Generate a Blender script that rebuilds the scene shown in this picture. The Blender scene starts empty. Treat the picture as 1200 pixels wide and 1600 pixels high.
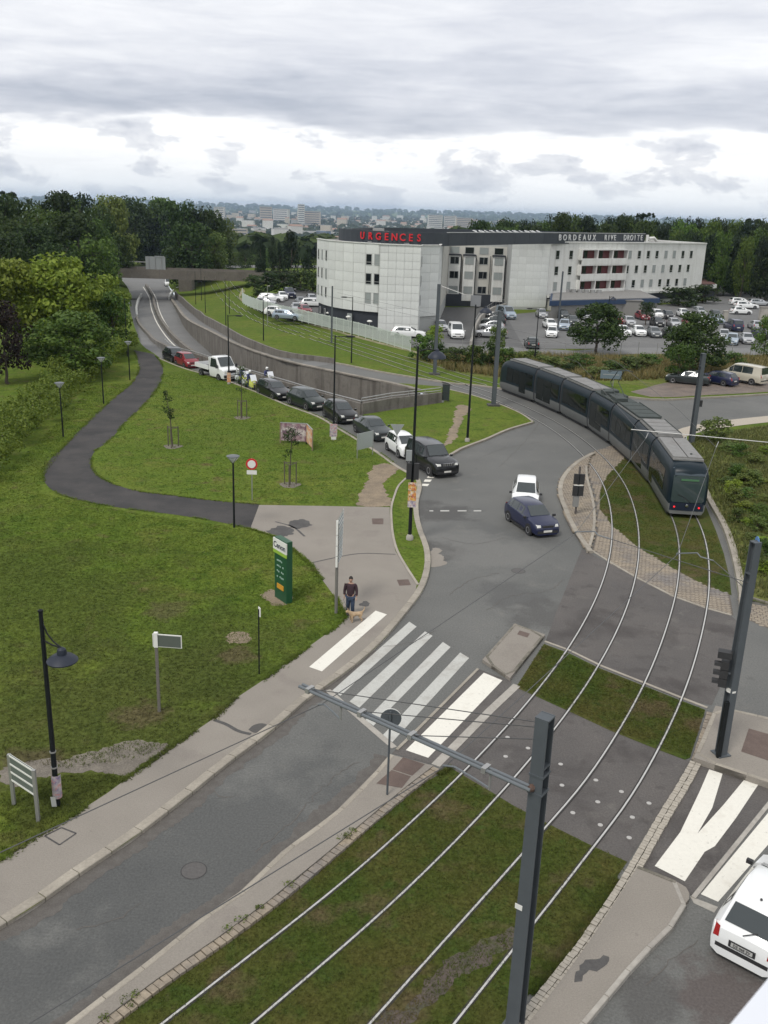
import bpy, bmesh, math, random
from mathutils import Vector, Matrix
from mathutils import noise as mnoise
from mathutils.geometry import delaunay_2d_cdt, tessellate_polygon

SC = bpy.context.scene
COL = SC.collection
rad = math.radians

# ------------------------------------------------------------------ camera
CAM_H, CAM_PITCH, CAM_ROLL, CAM_F = 16.5, rad(18.0), rad(2.0), 1450.0
CF = Vector((0, math.cos(CAM_PITCH), -math.sin(CAM_PITCH)))
_u0 = Vector((0, math.sin(CAM_PITCH), math.cos(CAM_PITCH)))
_r0 = Vector((1, 0, 0))
CR = math.cos(CAM_ROLL) * _r0 + math.sin(CAM_ROLL) * _u0
CU = -math.sin(CAM_ROLL) * _r0 + math.cos(CAM_ROLL) * _u0
CPOS = Vector((0, 0, CAM_H))
cam_data = bpy.data.cameras.new('camera')
cam = bpy.data.objects.new('camera', cam_data)
COL.objects.link(cam)
m3 = Matrix((CR, CU, -CF)).transposed()
cam.matrix_world = Matrix.Translation(CPOS) @ m3.to_4x4()
cam_data.sensor_fit = 'VERTICAL'
cam_data.sensor_height = 24.0
cam_data.lens = 24.0 * CAM_F / 1600.0
cam_data.clip_start = 0.05
cam_data.dof.use_dof = True
cam_data.dof.focus_distance = 60.0
cam_data.dof.aperture_fstop = 9.0
cam_data.clip_end = 40000
SC.camera = cam

# ------------------------------------------------------------------ world: overcast cloud deck with a little sky
SUN_EL, SUN_AZ = rad(55), rad(215)      # azimuth: compass direction the sun stands in, from +Y clockwise
world = bpy.data.worlds.new('World')
SC.world = world
world.use_nodes = True
wn, wl = world.node_tree.nodes, world.node_tree.links
wn.clear()
def N(t, **kw):
    n = wn.new(t)
    for k, v in kw.items():
        setattr(n, k, v)
    return n
def wmath(op, a, b=None, c=None, clamp=False):
    n = N('ShaderNodeMath', operation=op, use_clamp=clamp)
    for i, v in enumerate((a, b, c)):
        if v is None: continue
        if isinstance(v, (int, float)): n.inputs[i].default_value = v
        else: wl.new(v, n.inputs[i])
    return n.outputs[0]
def wmix(fac, a, b):
    n = N('ShaderNodeMix', data_type='RGBA')
    for i, v in ((0, fac), (6, a), (7, b)):
        if isinstance(v, (int, float)): n.inputs[i].default_value = v
        elif isinstance(v, tuple): n.inputs[i].default_value = (*v, 1)
        else: wl.new(v, n.inputs[i])
    return n.outputs[2]
def wramp(v, stops, interp='EASE'):
    n = N('ShaderNodeValToRGB')
    n.color_ramp.interpolation = interp
    e = n.color_ramp.elements
    while len(e) < len(stops): e.new(0.5)
    for el, (p, c) in zip(e, stops):
        el.position = p
        el.color = (*c, 1) if isinstance(c, tuple) else (c, c, c, 1)
    wl.new(v, n.inputs[0])
    return n.outputs[0]
tc = N('ShaderNodeTexCoord')
sep = N('ShaderNodeSeparateXYZ')
wl.new(tc.outputs['Generated'], sep.inputs[0])
zc = wmath('MAXIMUM', sep.outputs[2], 0.0)
# direction projected on a high cloud deck, flattened so that the deck keeps scale at the horizon
den = wmath('ADD', zc, 0.055)
px_ = wmath('DIVIDE', sep.outputs[0], den)
py_ = wmath('DIVIDE', sep.outputs[1], den)
comb = N('ShaderNodeCombineXYZ')
wl.new(px_, comb.inputs[0]); wl.new(py_, comb.inputs[1])
def wnoise(vec, scale, detail, rough, loc=(0, 0, 0), sc=(1, 1, 1), dist=0.0):
    mp = N('ShaderNodeMapping')
    mp.inputs['Location'].default_value = loc
    mp.inputs['Scale'].default_value = sc
    wl.new(vec, mp.inputs[0])
    n = N('ShaderNodeTexNoise')
    n.inputs['Scale'].default_value = scale
    n.inputs['Detail'].default_value = detail
    n.inputs['Roughness'].default_value = rough
    n.inputs['Distortion'].default_value = dist
    wl.new(mp.outputs[0], n.inputs['Vector'])
    return n.outputs[0]
big = wnoise(comb.outputs[0], 0.30, 4, 0.55, loc=(3.1, 0.4, 0), dist=0.3)
fine = wnoise(comb.outputs[0], 1.5, 5, 0.62, loc=(1.7, 5.2, 0), dist=0.5)
# clouds low over the land: azimuth / elevation space (goes on all around the horizon)
az = wmath('ARCTAN2', sep.outputs[0], sep.outputs[1])
cyl = N('ShaderNodeCombineXYZ')
wl.new(az, cyl.inputs[0]); wl.new(sep.outputs[2], cyl.inputs[1])
warp = wnoise(cyl.outputs[0], 1.0, 5, 0.60, loc=(2.3, 9.1, 0), sc=(3.2, 11, 1))
streak = wnoise(cyl.outputs[0], 1.0, 4, 0.60, loc=(5.0, 1.3, 0), sc=(7, 60, 1), dist=0.6)
puff = wnoise(cyl.outputs[0], 1.0, 6, 0.58, loc=(7.3, 2.2, 0), sc=(15, 33, 1), dist=0.25)
# heavy grey deck whose ragged lower edge leaves a bright gap over the horizon
edge = wmath('ADD', sep.outputs[2], wmath('MULTIPLY', wmath('SUBTRACT', warp, 0.5), 0.10))
deck = wramp(edge, [(0.0, 0.0), (0.070, 0.0), (0.080, 0.85), (0.098, 1.0), (0.120, 0.55), (0.150, 0.22), (0.22, 0.25), (1.0, 0.2)], 'LINEAR')
tex = wmath('ADD', wmath('MULTIPLY', wmath('SUBTRACT', big, 0.5), 0.62), wmath('MULTIPLY', wmath('SUBTRACT', fine, 0.5), 0.26))
strk = wmath('MULTIPLY', wmath('SUBTRACT', streak, 0.5), 0.22)
upper = wmath('ADD', wmath('ADD', wmath('SUBTRACT', 0.85, wmath('MULTIPLY', deck, 0.33)), tex), strk)
# bright gap with separate small clouds
puffs = wramp(puff, [(0.0, 0.0), (0.50, 0.0), (0.58, 0.6), (0.70, 1.0), (1.0, 1.0)], 'EASE')
gap = wmath('ADD', wmath('SUBTRACT', 0.86, wmath('MULTIPLY', puffs, 0.30)), wmath('MULTIPLY', wmath('SUBTRACT', streak, 0.5), 0.30))
gapmask = wramp(edge, [(0.0, 1.0), (0.062, 1.0), (0.078, 0.0), (1.0, 0.0)], 'EASE')
gm = N('ShaderNodeMix', data_type='FLOAT')
wl.new(gapmask, gm.inputs[0]); wl.new(upper, gm.inputs[2]); wl.new(gap, gm.inputs[3])
val = wmath('MINIMUM', wmath('MAXIMUM', gm.outputs[0], 0.30), 1.0)
cloud = wramp(val, [(0.30, (0.30, 0.335, 0.41)), (0.46, (0.40, 0.425, 0.49)), (0.62, (0.57, 0.585, 0.635)), (0.78, (0.76, 0.765, 0.785)), (1.0, (0.98, 0.98, 0.97))], 'LINEAR')
bluelow = wramp(sep.outputs[2], [(0.0, 0.60), (0.025, 0.28), (0.050, 0.0)], 'LINEAR')
cloud = wmix(bluelow, cloud, (0.43, 0.50, 0.585))
sky = N('ShaderNodeTexSky', sky_type='NISHITA')
sky.sun_disc = False
sky.sun_elevation = SUN_EL
sky.sun_rotation = SUN_AZ
sky_s = N('ShaderNodeMix', data_type='RGBA', blend_type='MULTIPLY')
sky_s.inputs[0].default_value = 1.0
wl.new(sky.outputs[0], sky_s.inputs[6]); sky_s.inputs[7].default_value = (0.10, 0.10, 0.10, 1)
final = wmix(0.94, sky_s.outputs[2], cloud)
bg = N('ShaderNodeBackground')
bg.inputs['Strength'].default_value = 1.0
wl.new(final, bg.inputs['Color'])
world.cycles.sampling_method = 'MANUAL'
world.cycles.sample_map_resolution = 256
wo = N('ShaderNodeOutputWorld')
wl.new(bg.outputs[0], wo.inputs['Surface'])

# ------------------------------------------------------------------ sun behind the clouds
sl = bpy.data.lights.new('sun', 'SUN')
sl.energy = 1.5
sl.angle = rad(14)
sl.color = (1.0, 0.96, 0.90)
sun = bpy.data.objects.new('sun', sl)
COL.objects.link(sun)
sd = Vector((math.sin(SUN_AZ) * math.cos(SUN_EL), math.cos(SUN_AZ) * math.cos(SUN_EL), math.sin(SUN_EL)))
sun.rotation_euler = (-sd).to_track_quat('-Z', 'Y').to_euler()
sun.location = (0, 0, 300)

SC.view_settings.view_transform = 'Standard'
SC.view_settings.look = 'None'
SC.view_settings.gamma = 1.0
SC.view_settings.exposure = 0.42
SC.view_settings.use_curve_mapping = False
SC.cycles.use_denoising = True
SC.cycles.max_bounces = 6
SC.cycles.volume_bounces = 0

# ------------------------------------------------------------------ helpers
random.seed(7)
def W(px, py, z=0.0):
    """a photograph pixel's line of sight met with the level z"""
    d = CF + (px - 600) / CAM_F * CR + (800 - py) / CAM_F * CU
    t = (z - CAM_H) / d.z
    return CPOS + t * d
def PX(w):
    v = Vector(w) - CPOS
    d = v.dot(CF)
    return 600 + CAM_F * v.dot(CR) / d, 800 - CAM_F * v.dot(CU) / d, d
def Ws(pts, z=0.0):
    return [W(p[0], p[1], p[2] if len(p) > 2 else z) for p in pts]
def Wg(px, py, off=0.0):
    """photograph pixel met with the terrain surface"""
    z = .1
    for _ in range(12):
        p = W(px, py, z); z = zt(p.x, p.y)
    p.z = z + off
    return p
def height_to(base, top_py):
    """height of an upright standing at base whose top is seen at row top_py"""
    lo, hi = 0.0, 60.0
    for _ in range(40):
        m = (lo + hi) / 2
        if PX(base + Vector((0, 0, m)))[1] > top_py: lo = m
        else: hi = m
    return lo
def smooth(pts, n=6):
    """Hermite curve through the points, safe with uneven spacing"""
    pts = [Vector(p) for p in pts]
    k = len(pts)
    d = [max(1e-6, (b - a).length) for a, b in zip(pts, pts[1:])]
    v = [(b - a) / l for a, b, l in zip(pts, pts[1:], d)]
    m = [v[0]] + [(v[i - 1] * d[i] + v[i] * d[i - 1]) / (d[i - 1] + d[i]) for i in range(1, k - 1)] + [v[-1]]
    out = []
    for i in range(k - 1):
        for j in range(n):
            t = j / n; t2 = t * t; t3 = t2 * t
            out.append(pts[i] * (2 * t3 - 3 * t2 + 1) + m[i] * d[i] * (t3 - 2 * t2 + t) + pts[i + 1] * (3 * t2 - 2 * t3) + m[i + 1] * d[i] * (t3 - t2))
    out.append(pts[-1])
    return out
def resample(pts, step):
    L = [0]
    for a, b in zip(pts, pts[1:]): L.append(L[-1] + (b - a).length)
    n = max(1, round(L[-1] / step))
    out = []
    for i in range(n + 1):
        s = L[-1] * i / n
        k = 0
        while k < len(L) - 2 and L[k + 1] < s: k += 1
        t = (s - L[k]) / max(1e-9, L[k + 1] - L[k])
        out.append(pts[k].lerp(pts[k + 1], t))
    return out
def at_len(pts, s):
    for a, b in zip(pts, pts[1:]):
        l = (b - a).length
        if s <= l or (b - pts[-1]).length < 1e-9:
            return a.lerp(b, s / l), (b - a).normalized()
        s -= l
    return pts[-1].copy(), (pts[-1] - pts[-2]).normalized()
def offset(pts, d):
    """shift a polyline to its left by d in plan"""
    out = []
    for i, p in enumerate(pts):
        a = pts[max(0, i - 1)]; b = pts[min(len(pts) - 1, i + 1)]
        t = (b - a); t.z = 0; t.normalize()
        out.append(p + Vector((-t.y, t.x, 0)) * d)
    return out
def inside(x, y, poly):
    c = False
    j = len(poly) - 1
    for i in range(len(poly)):
        xi, yi = poly[i][0], poly[i][1]; xj, yj = poly[j][0], poly[j][1]
        if (yi > y) != (yj > y) and x < (xj - xi) * (y - yi) / (yj - yi) + xi: c = not c
        j = i
    return c

# materials ------------------------------------------------------------------
MATS = {}
def mat(name, color, rough=0.6, metal=0.0, noise=0.0, scale=3.0, color2=None, bump=0.0, bscale=None, detail=3, spec=0.5, random_v=0.0, emit=None, coat=0.0, transmission=0.0, layers=(), stains=(), streak=None):
    """procedural Principled material; layers = (scale, lo, hi, colour, amount) noise-masked stains over the base"""
    if name in MATS: return MATS[name]
    m = bpy.data.materials.new(name); MATS[name] = m
    m.use_nodes = True
    nt = m.node_tree; nd, lk = nt.nodes, nt.links
    b = nd['Principled BSDF']
    b.inputs['Roughness'].default_value = rough
    b.inputs['Metallic'].default_value = metal
    b.inputs['Specular IOR Level'].default_value = spec
    if coat: b.inputs['Coat Weight'].default_value = coat; b.inputs['Coat Roughness'].default_value = 0.06
    if transmission: b.inputs['Transmission Weight'].default_value = transmission
    tcn = nd.new('ShaderNodeTexCoord')
    def nz(s, det=detail, r=0.6, dist=0.0):
        n = nd.new('ShaderNodeTexNoise')
        n.inputs['Scale'].default_value = s; n.inputs['Detail'].default_value = det; n.inputs['Roughness'].default_value = r
        n.inputs['Distortion'].default_value = dist
        lk.new(tcn.outputs['Object'], n.inputs['Vector'])
        return n.outputs[0]
    def mix(f, a, c, blend='MIX'):
        n = nd.new('ShaderNodeMix'); n.data_type = 'RGBA'; n.blend_type = blend
        for i, v in ((0, f), (6, a), (7, c)):
            if isinstance(v, (int, float)): n.inputs[i].default_value = v
            elif isinstance(v, tuple): n.inputs[i].default_value = (*v, 1)
            else: lk.new(v, n.inputs[i])
        return n.outputs[2]
    def rng(v, lo, hi, a=0.0, c=1.0):
        n = nd.new('ShaderNodeMapRange'); n.clamp = True
        n.inputs[1].default_value = lo; n.inputs[2].default_value = hi; n.inputs[3].default_value = a; n.inputs[4].default_value = c
        lk.new(v, n.inputs[0]); return n.outputs[0]
    cur = tuple(color)
    if color2 is not None:
        cur = mix(rng(nz(scale), 0.35, 0.65), tuple(color), tuple(color2))
    for (s, lo, hi, c, amt) in layers:
        cur = mix(rng(nz(s, 4, 0.6, 0.25), lo, hi, 0, amt), cur, tuple(c))
    if streak:
        mp = nd.new('ShaderNodeMapping'); mp.inputs['Scale'].default_value = (streak[0], streak[0], streak[0] * .07)
        lk.new(tcn.outputs['Object'], mp.inputs[0])
        n = nd.new('ShaderNodeTexNoise'); n.inputs['Scale'].default_value = 1.0; n.inputs['Detail'].default_value = 4; n.inputs['Roughness'].default_value = .65
        lk.new(mp.outputs[0], n.inputs['Vector'])
        cur = mix(rng(n.outputs[0], .50, .66, 0, streak[2]), cur, tuple(streak[1]))
    for (sx_, sy_, rx_, c, amt) in stains:
        mp = nd.new('ShaderNodeVectorMath'); mp.operation = 'DISTANCE'; mp.inputs[1].default_value = (sx_, sy_, 0)
        lk.new(tcn.outputs['Object'], mp.inputs[0])
        ad = nd.new('ShaderNodeMath'); ad.operation = 'MULTIPLY_ADD'; ad.inputs[1].default_value = rx_ * 2.2; lk.new(nz(0.9 / rx_ + .3, 6, .65), ad.inputs[0]); lk.new(mp.outputs['Value'], ad.inputs[2])
        cur = mix(rng(ad.outputs[0], rx_ * 1.55, rx_ * 1.95, amt, 0), cur, tuple(c))
    if noise:
        f = rng(nz(bscale or scale * 6, 3, 0.7), 0.25, 0.75, 1 - noise, 1 + noise)
        n = nd.new('ShaderNodeMix'); n.data_type = 'RGBA'; n.blend_type = 'MULTIPLY'; n.inputs[0].default_value = 1
        if isinstance(cur, tuple): n.inputs[6].default_value = (*cur, 1)
        else: lk.new(cur, n.inputs[6])
        lk.new(f, n.inputs[7]); cur = n.outputs[2]
    if random_v:
        oi = nd.new('ShaderNodeObjectInfo')
        f = rng(oi.outputs['Random'], 0, 1, 1 - random_v, 1 + random_v)
        n = nd.new('ShaderNodeMix'); n.data_type = 'RGBA'; n.blend_type = 'MULTIPLY'; n.inputs[0].default_value = 1
        if isinstance(cur, tuple): n.inputs[6].default_value = (*cur, 1)
        else: lk.new(cur, n.inputs[6])
        lk.new(f, n.inputs[7]); cur = n.outputs[2]
    if isinstance(cur, tuple): b.inputs['Base Color'].default_value = (*cur, 1)
    else: lk.new(cur, b.inputs['Base Color'])
    if bump:
        bn = nd.new('ShaderNodeBump'); bn.inputs['Strength'].default_value = bump; bn.inputs['Distance'].default_value = 0.02
        lk.new(nz(bscale or scale * 6, 2, 0.7), bn.inputs['Height']); lk.new(bn.outputs[0], b.inputs['Normal'])
    if emit:
        b.inputs['Emission Color'].default_value = (*emit[0], 1); b.inputs['Emission Strength'].default_value = emit[1]
    return m

def leaf_mat(name, c1, c2, rough=0.6, tr=0.35):
    if name in MATS: return MATS[name]
    m = bpy.data.materials.new(name); MATS[name] = m
    m.use_nodes = True
    nd, lk = m.node_tree.nodes, m.node_tree.links
    b = nd['Principled BSDF']
    b.inputs['Roughness'].default_value = rough
    b.inputs['Specular IOR Level'].default_value = 0.25
    g = nd.new('ShaderNodeNewGeometry')
    oi = nd.new('ShaderNodeObjectInfo')
    mx = nd.new('ShaderNodeMix'); mx.data_type = 'RGBA'
    mx.inputs[6].default_value = (*c1, 1); mx.inputs[7].default_value = (*c2, 1)
    lk.new(g.outputs['Random Per Island'], mx.inputs[0])
    hs = nd.new('ShaderNodeHueSaturation')
    mr = nd.new('ShaderNodeMapRange'); mr.inputs[3].default_value = 0.72; mr.inputs[4].default_value = 1.28
    lk.new(oi.outputs['Random'], mr.inputs[0]); lk.new(mr.outputs[0], hs.inputs['Value'])
    mh = nd.new('ShaderNodeMapRange'); mh.inputs[3].default_value = 0.485; mh.inputs[4].default_value = 0.515
    ml = nd.new('ShaderNodeMath'); ml.operation = 'FRACT'
    mm = nd.new('ShaderNodeMath'); mm.operation = 'MULTIPLY'; mm.inputs[1].default_value = 7.31
    lk.new(oi.outputs['Random'], mm.inputs[0]); lk.new(mm.outputs[0], ml.inputs[0]); lk.new(ml.outputs[0], mh.inputs[0])
    lk.new(mh.outputs[0], hs.inputs['Hue'])
    lk.new(mx.outputs[2], hs.inputs['Color'])
    lk.new(hs.outputs[0], b.inputs['Base Color'])
    tb = nd.new('ShaderNodeBsdfTranslucent')
    lk.new(hs.outputs[0], tb.inputs['Color'])
    ms = nd.new('ShaderNodeMixShader'); ms.inputs[0].default_value = tr
    lk.new(b.outputs[0], ms.inputs[1]); lk.new(tb.outputs[0], ms.inputs[2])
    lk.new(ms.outputs[0], nd['Material Output'].inputs['Surface'])
    return m

# mesh building ------------------------------------------------------------------
class MB:
    def __init__(s): s.v = []; s.f = []
    def add(s, vs, fs):
        o = len(s.v); s.v += [tuple(v) for v in vs]; s.f += [tuple(i + o for i in f) for f in fs]; return s
    def box(s, c, size, rz=0.0, M=None):
        x, y, z = (k / 2 for k in size)
        ca, sa = math.cos(rz), math.sin(rz)
        vs = []
        for dz in (-z, z):
            for dx, dy in ((-x, -y), (x, -y), (x, y), (-x, y)):
                p = Vector((c[0] + dx * ca - dy * sa, c[1] + dx * sa + dy * ca, c[2] + dz))
                vs.append(M @ p if M else p)
        return s.add(vs, [(3, 2, 1, 0), (4, 5, 6, 7), (0, 1, 5, 4), (1, 2, 6, 5), (2, 3, 7, 6), (3, 0, 4, 7)])
    def hexa(s, b, t):
        return s.add(list(b) + list(t), [(3, 2, 1, 0), (4, 5, 6, 7), (0, 1, 5, 4), (1, 2, 6, 5), (2, 3, 7, 6), (3, 0, 4, 7)])
    def tube(s, path, r, n=6, cap=True):
        path = [Vector(p) for p in path]
        rs = r if isinstance(r, (list, tuple)) else [r] * len(path)
        rings = []
        up0 = None
        for i, p in enumerate(path):
            t = (path[min(i + 1, len(path) - 1)] - path[max(i - 1, 0)]).normalized()
            if up0 is None:
                up0 = Vector((0, 0, 1)) if abs(t.z) < 0.9 else Vector((1, 0, 0))
            a = t.cross(up0)
            if a.length < 1e-4: a = t.cross(Vector((0, 1, 0)))
            a.normalize(); bb = a.cross(t).normalized(); up0 = bb
            rings.append([p + rs[i] * (math.cos(2 * math.pi * k / n) * a + math.sin(2 * math.pi * k / n) * bb) for k in range(n)])
        return s.loft(rings, cap)
    def loft(s, rings, cap=True, closed=True):
        n = len(rings[0]); o = len(s.v)
        for r in rings: s.v += [tuple(p) for p in r]
        for i in range(len(rings) - 1):
            for k in range(n if closed else n - 1):
                a = o + i * n + k; b = o + i * n + (k + 1) % n
                s.f.append((a, b, b + n, a + n))
        if cap:
            s.f.append(tuple(o + k for k in reversed(range(n))))
            s.f.append(tuple(o + (len(rings) - 1) * n + k for k in range(n)))
        return s
    def lathe(s, prof, c=(0, 0, 0), n=12):
        rings = [[Vector((c[0] + r * math.cos(2 * math.pi * k / n), c[1] + r * math.sin(2 * math.pi * k / n), c[2] + z)) for k in range(n)] for r, z in prof]
        return s.loft(rings, True)
    def quad(s, a, b, c, d): return s.add([a, b, c, d], [(0, 1, 2, 3)])
    def sheet(s, poly, z=None):
        """flat or gently sloped polygon, triangulated"""
        ps = [Vector(p) for p in poly]
        if z is not None: ps = [Vector((p.x, p.y, z)) for p in ps]
        tris = tessellate_polygon([[Vector((p.x, p.y, 0)) for p in ps]])
        out = []
        for t in tris:
            a, b, c = (ps[i] for i in t)
            if (b - a).cross(c - a).z < 0: t = (t[0], t[2], t[1])
            out.append(t)
        return s.add(ps, out)
    def slab(s, poly, z0, z1):
        ps = [Vector((p[0], p[1], 0)) for p in poly]
        if sum(a.x * b.y - b.x * a.y for a, b in zip(ps, ps[1:] + ps[:1])) < 0: ps.reverse()
        s.sheet(ps, z1)
        n = len(ps)
        bot = [Vector((p.x, p.y, z0)) for p in ps]; top = [Vector((p.x, p.y, z1)) for p in ps]
        return s.add(bot + top, [(i, (i + 1) % n, n + (i + 1) % n, n + i) for i in range(n)])
    def ribbon(s, A, B):
        n = min(len(A), len(B))
        vs = [x for p in zip(A[:n], B[:n]) for x in p]
        fs = []
        for i in range(n - 1):
            f = (2 * i, 2 * i + 1, 2 * i + 3, 2 * i + 2)
            a, b, c = vs[f[0]], vs[f[1]], vs[f[2]]
            if (Vector(b) - Vector(a)).cross(Vector(c) - Vector(a)).z < 0: f = f[::-1]
            fs.append(f)
        return s.add(vs, fs)
    def wall(s, path, th, zb, zt):
        """solid wall along a plan polyline; zb, zt numbers or per-point lists"""
        n = len(path)
        zb = zb if isinstance(zb, (list, tuple)) else [zb] * n
        zt = zt if isinstance(zt, (list, tuple)) else [zt] * n
        L = offset(path, th / 2); R = offset(path, -th / 2)
        rings = [[Vector((L[i].x, L[i].y, zb[i])), Vector((R[i].x, R[i].y, zb[i])), Vector((R[i].x, R[i].y, zt[i])), Vector((L[i].x, L[i].y, zt[i]))] for i in range(n)]
        return s.loft(rings, True)
    def mesh(s, name):
        me = bpy.data.meshes.new(name); me.from_pydata(s.v, [], s.f); me.update(); return me
    def build(s, name, m, parent=None, smooth_deg=None, fix=False, loc=None, rz=0.0):
        me = s.mesh(name)
        if fix:
            bm = bmesh.new(); bm.from_mesh(me); bmesh.ops.recalc_face_normals(bm, faces=bm.faces); bm.to_mesh(me); bm.free()
        me.materials.append(m)
        if smooth_deg is not None: shade(me, smooth_deg)
        return put(name, me, parent, loc, rz)
def shade(me, deg):
    me.polygons.foreach_set('use_smooth', [True] * len(me.polygons))
    me.set_sharp_from_angle(angle=rad(deg))
def put(name, me, parent=None, loc=None, rz=0.0, m=None):
    o = bpy.data.objects.new(name, me); COL.objects.link(o)
    if parent is not None: o.parent = parent
    if loc is not None: o.location = loc
    o.rotation_euler.z = rz
    if m is not None:
        o.material_slots[0].link = 'OBJECT'; o.material_slots[0].material = m
    return o
def tag(o, label=None, cat=None, group=None, kind=None):
    if label: o['label'] = label
    if cat: o['category'] = cat
    if group: o['group'] = group
    if kind: o['kind'] = kind
    return o
def thing(name, label, cat, loc=(0, 0, 0), rz=0.0, group=None, scale=None):
    o = bpy.data.objects.new(name, None); COL.objects.link(o)
    o.empty_display_size = 0.2
    o.location = loc; o.rotation_euler.z = rz
    if scale: o.scale = scale
    return tag(o, label, cat, group)
def struct(o, label=None): 
    o['kind'] = 'structure'
    if label: o['label'] = label
    return o
def copy_tree(o, parent=None):
    c = o.copy(); COL.objects.link(c); c.parent = parent
    for ch in o.children: copy_tree(ch, c)
    return c
SCRATCH = bpy.data.scenes.new('scratch')
def evaluated_mesh(o):
    SCRATCH.collection.objects.link(o)
    SCRATCH.view_layers[0].update()
    dg = SCRATCH.view_layers[0].depsgraph
    return bpy.data.meshes.new_from_object(o.evaluated_get(dg))
def text_mesh(s, size, depth, m, name, parent, M, align='CENTER', sx=1.0, bold=0.02):
    cu = bpy.data.curves.new('t', 'FONT'); cu.body = s; cu.size = size; cu.extrude = depth; cu.align_x = align; cu.align_y = 'CENTER'
    cu.resolution_u = 3; cu.offset = size * bold
    to = bpy.data.objects.new('t', cu)
    me = evaluated_mesh(to)
    bpy.data.objects.remove(to); bpy.data.curves.remove(cu)
    me.name = name
    me.transform(M @ Matrix.Diagonal((sx, 1, 1, 1)))
    me.materials.clear(); me.materials.append(m)
    return put(name, me, parent)
def frame_matrix(o, xdir, ydir):
    x = Vector(xdir).normalized(); y = Vector(ydir).normalized(); z = x.cross(y)
    M = Matrix((x, y, z)).transposed().to_4x4()
    return Matrix.Translation(o) @ M
# ================================================================== materials of the setting
GRASS = mat('lawn_grass', (0.086, 0.128, 0.019), 0.95, color2=(0.116, 0.144, 0.026), scale=0.12, noise=0.5, bscale=7, bump=0.9, spec=0.05,
            layers=[(0.9, 0.50, 0.68, (0.046, 0.082, 0.012), 0.8), (0.30, 0.55, 0.70, (0.132, 0.130, 0.036), 0.65), (0.7, 0.58, 0.70, (0.120, 0.094, 0.045), 0.75), (3.0, 0.54, 0.72, (0.044, 0.078, 0.012), 0.65), (0.06, 0.45, 0.60, (0.066, 0.108, 0.016), 0.6)],
            stains=[(-9, 27, 9.0, (0.056, 0.066, 0.019), .75), (-17, 36, 11.0, (0.060, 0.078, 0.018), .68), (-6, 33, 5.0, (0.056, 0.074, 0.018), .55), (-8, 27.5, 1.2, (0.095, 0.075, 0.042), .7), (-5.5, 32, 1.0, (0.1, 0.08, 0.045), .7), (-10.5, 24.5, 1.3, (0.085, 0.068, 0.04), .7), (-9, 36, 1.4, (0.1, 0.085, 0.045), .6)])
TRACKGRASS = mat('track_grass', (0.043, 0.062, 0.011), 0.95, color2=(0.068, 0.067, 0.018), scale=0.45, noise=0.42, bscale=11, bump=0.9, spec=0.1,
            layers=[(1.1, 0.52, 0.68, (0.040, 0.066, 0.013), 0.8), (0.5, 0.54, 0.66, (0.090, 0.070, 0.036), 0.85), (2.2, 0.62, 0.75, (0.10, 0.085, 0.03), 0.6)])
ASPHALT = mat('road_asphalt', (0.108, 0.109, 0.103), 0.70, color2=(0.132, 0.132, 0.124), scale=0.16, noise=0.28, bscale=16, bump=0.35, spec=0.2,
            layers=[(0.12, 0.56, 0.70, (0.085, 0.086, 0.084), 0.8), (0.55, 0.60, 0.72, (0.150, 0.146, 0.134), 0.7), (1.4, 0.66, 0.74, (0.075, 0.074, 0.07), 0.6)],
            stains=[(-4, 20, 8.0, (0.078, 0.080, 0.078), .75), (-9, 14, 8.0, (0.076, 0.078, 0.076), .75), (*W(685, 800)[:2], 2.6, (0.070, 0.068, 0.065), .8), (*W(688, 860)[:2], 2.0, (0.075, 0.072, 0.068), .8), (*W(800, 930)[:2], 2.2, (0.088, 0.088, 0.085), .8), (*W(845, 960)[:2], 2.2, (0.082, 0.08, 0.076), .8), (*W(760, 860)[:2], 4.0, (0.155, 0.153, 0.143), .6), (*W(1130, 1560)[:2], 1.6, (0.085, 0.07, 0.065), .8), (*W(1020, 1560)[:2], 1.2, (0.08, 0.078, 0.074), .8)])
CROSSASPH = mat('crossing_asphalt', (0.084, 0.078, 0.074), 0.68, color2=(0.105, 0.096, 0.089), scale=0.3, noise=0.28, bscale=18, bump=0.35, spec=0.2,
            layers=[(0.35, 0.52, 0.66, (0.055, 0.049, 0.046), 0.85), (1.3, 0.58, 0.70, (0.060, 0.054, 0.05), 0.7), (0.8, 0.60, 0.72, (0.128, 0.12, 0.108), 0.7)])
PATHASPH = mat('path_asphalt', (0.040, 0.039, 0.039), 0.9, color2=(0.062, 0.058, 0.056), scale=0.5, noise=0.2, bscale=20, bump=0.3, spec=0.25,
            layers=[(0.9, 0.64, 0.74, (0.09, 0.085, 0.075), 0.6)])
PAVE = mat('pavement_asphalt', (0.212, 0.192, 0.165), 0.85, color2=(0.240, 0.218, 0.188), scale=0.3, noise=0.16, bscale=26, bump=0.2, spec=0.3,
            layers=[(0.45, 0.58, 0.70, (0.19, 0.168, 0.148), 0.7), (2.0, 0.68, 0.76, (0.17, 0.15, 0.13), 0.6)])
KERB = mat('kerb_stone', (0.315, 0.285, 0.235), 0.8, color2=(0.25, 0.225, 0.185), scale=1.2, noise=0.16, bscale=14, bump=0.2, random_v=0.10)
KERBDARK = mat('kerb_weathered', (0.20, 0.18, 0.15), 0.85, color2=(0.10, 0.095, 0.07), scale=2.2, noise=0.25, bscale=14, random_v=0.1)
SETT = mat('granite_setts', (0.27, 0.225, 0.165), 0.75, color2=(0.20, 0.17, 0.135), scale=0.9, noise=0.28, bscale=9, bump=0.3, layers=[(0.35, 0.55, 0.68, (0.14, 0.135, 0.14), 0.7)])
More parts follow.
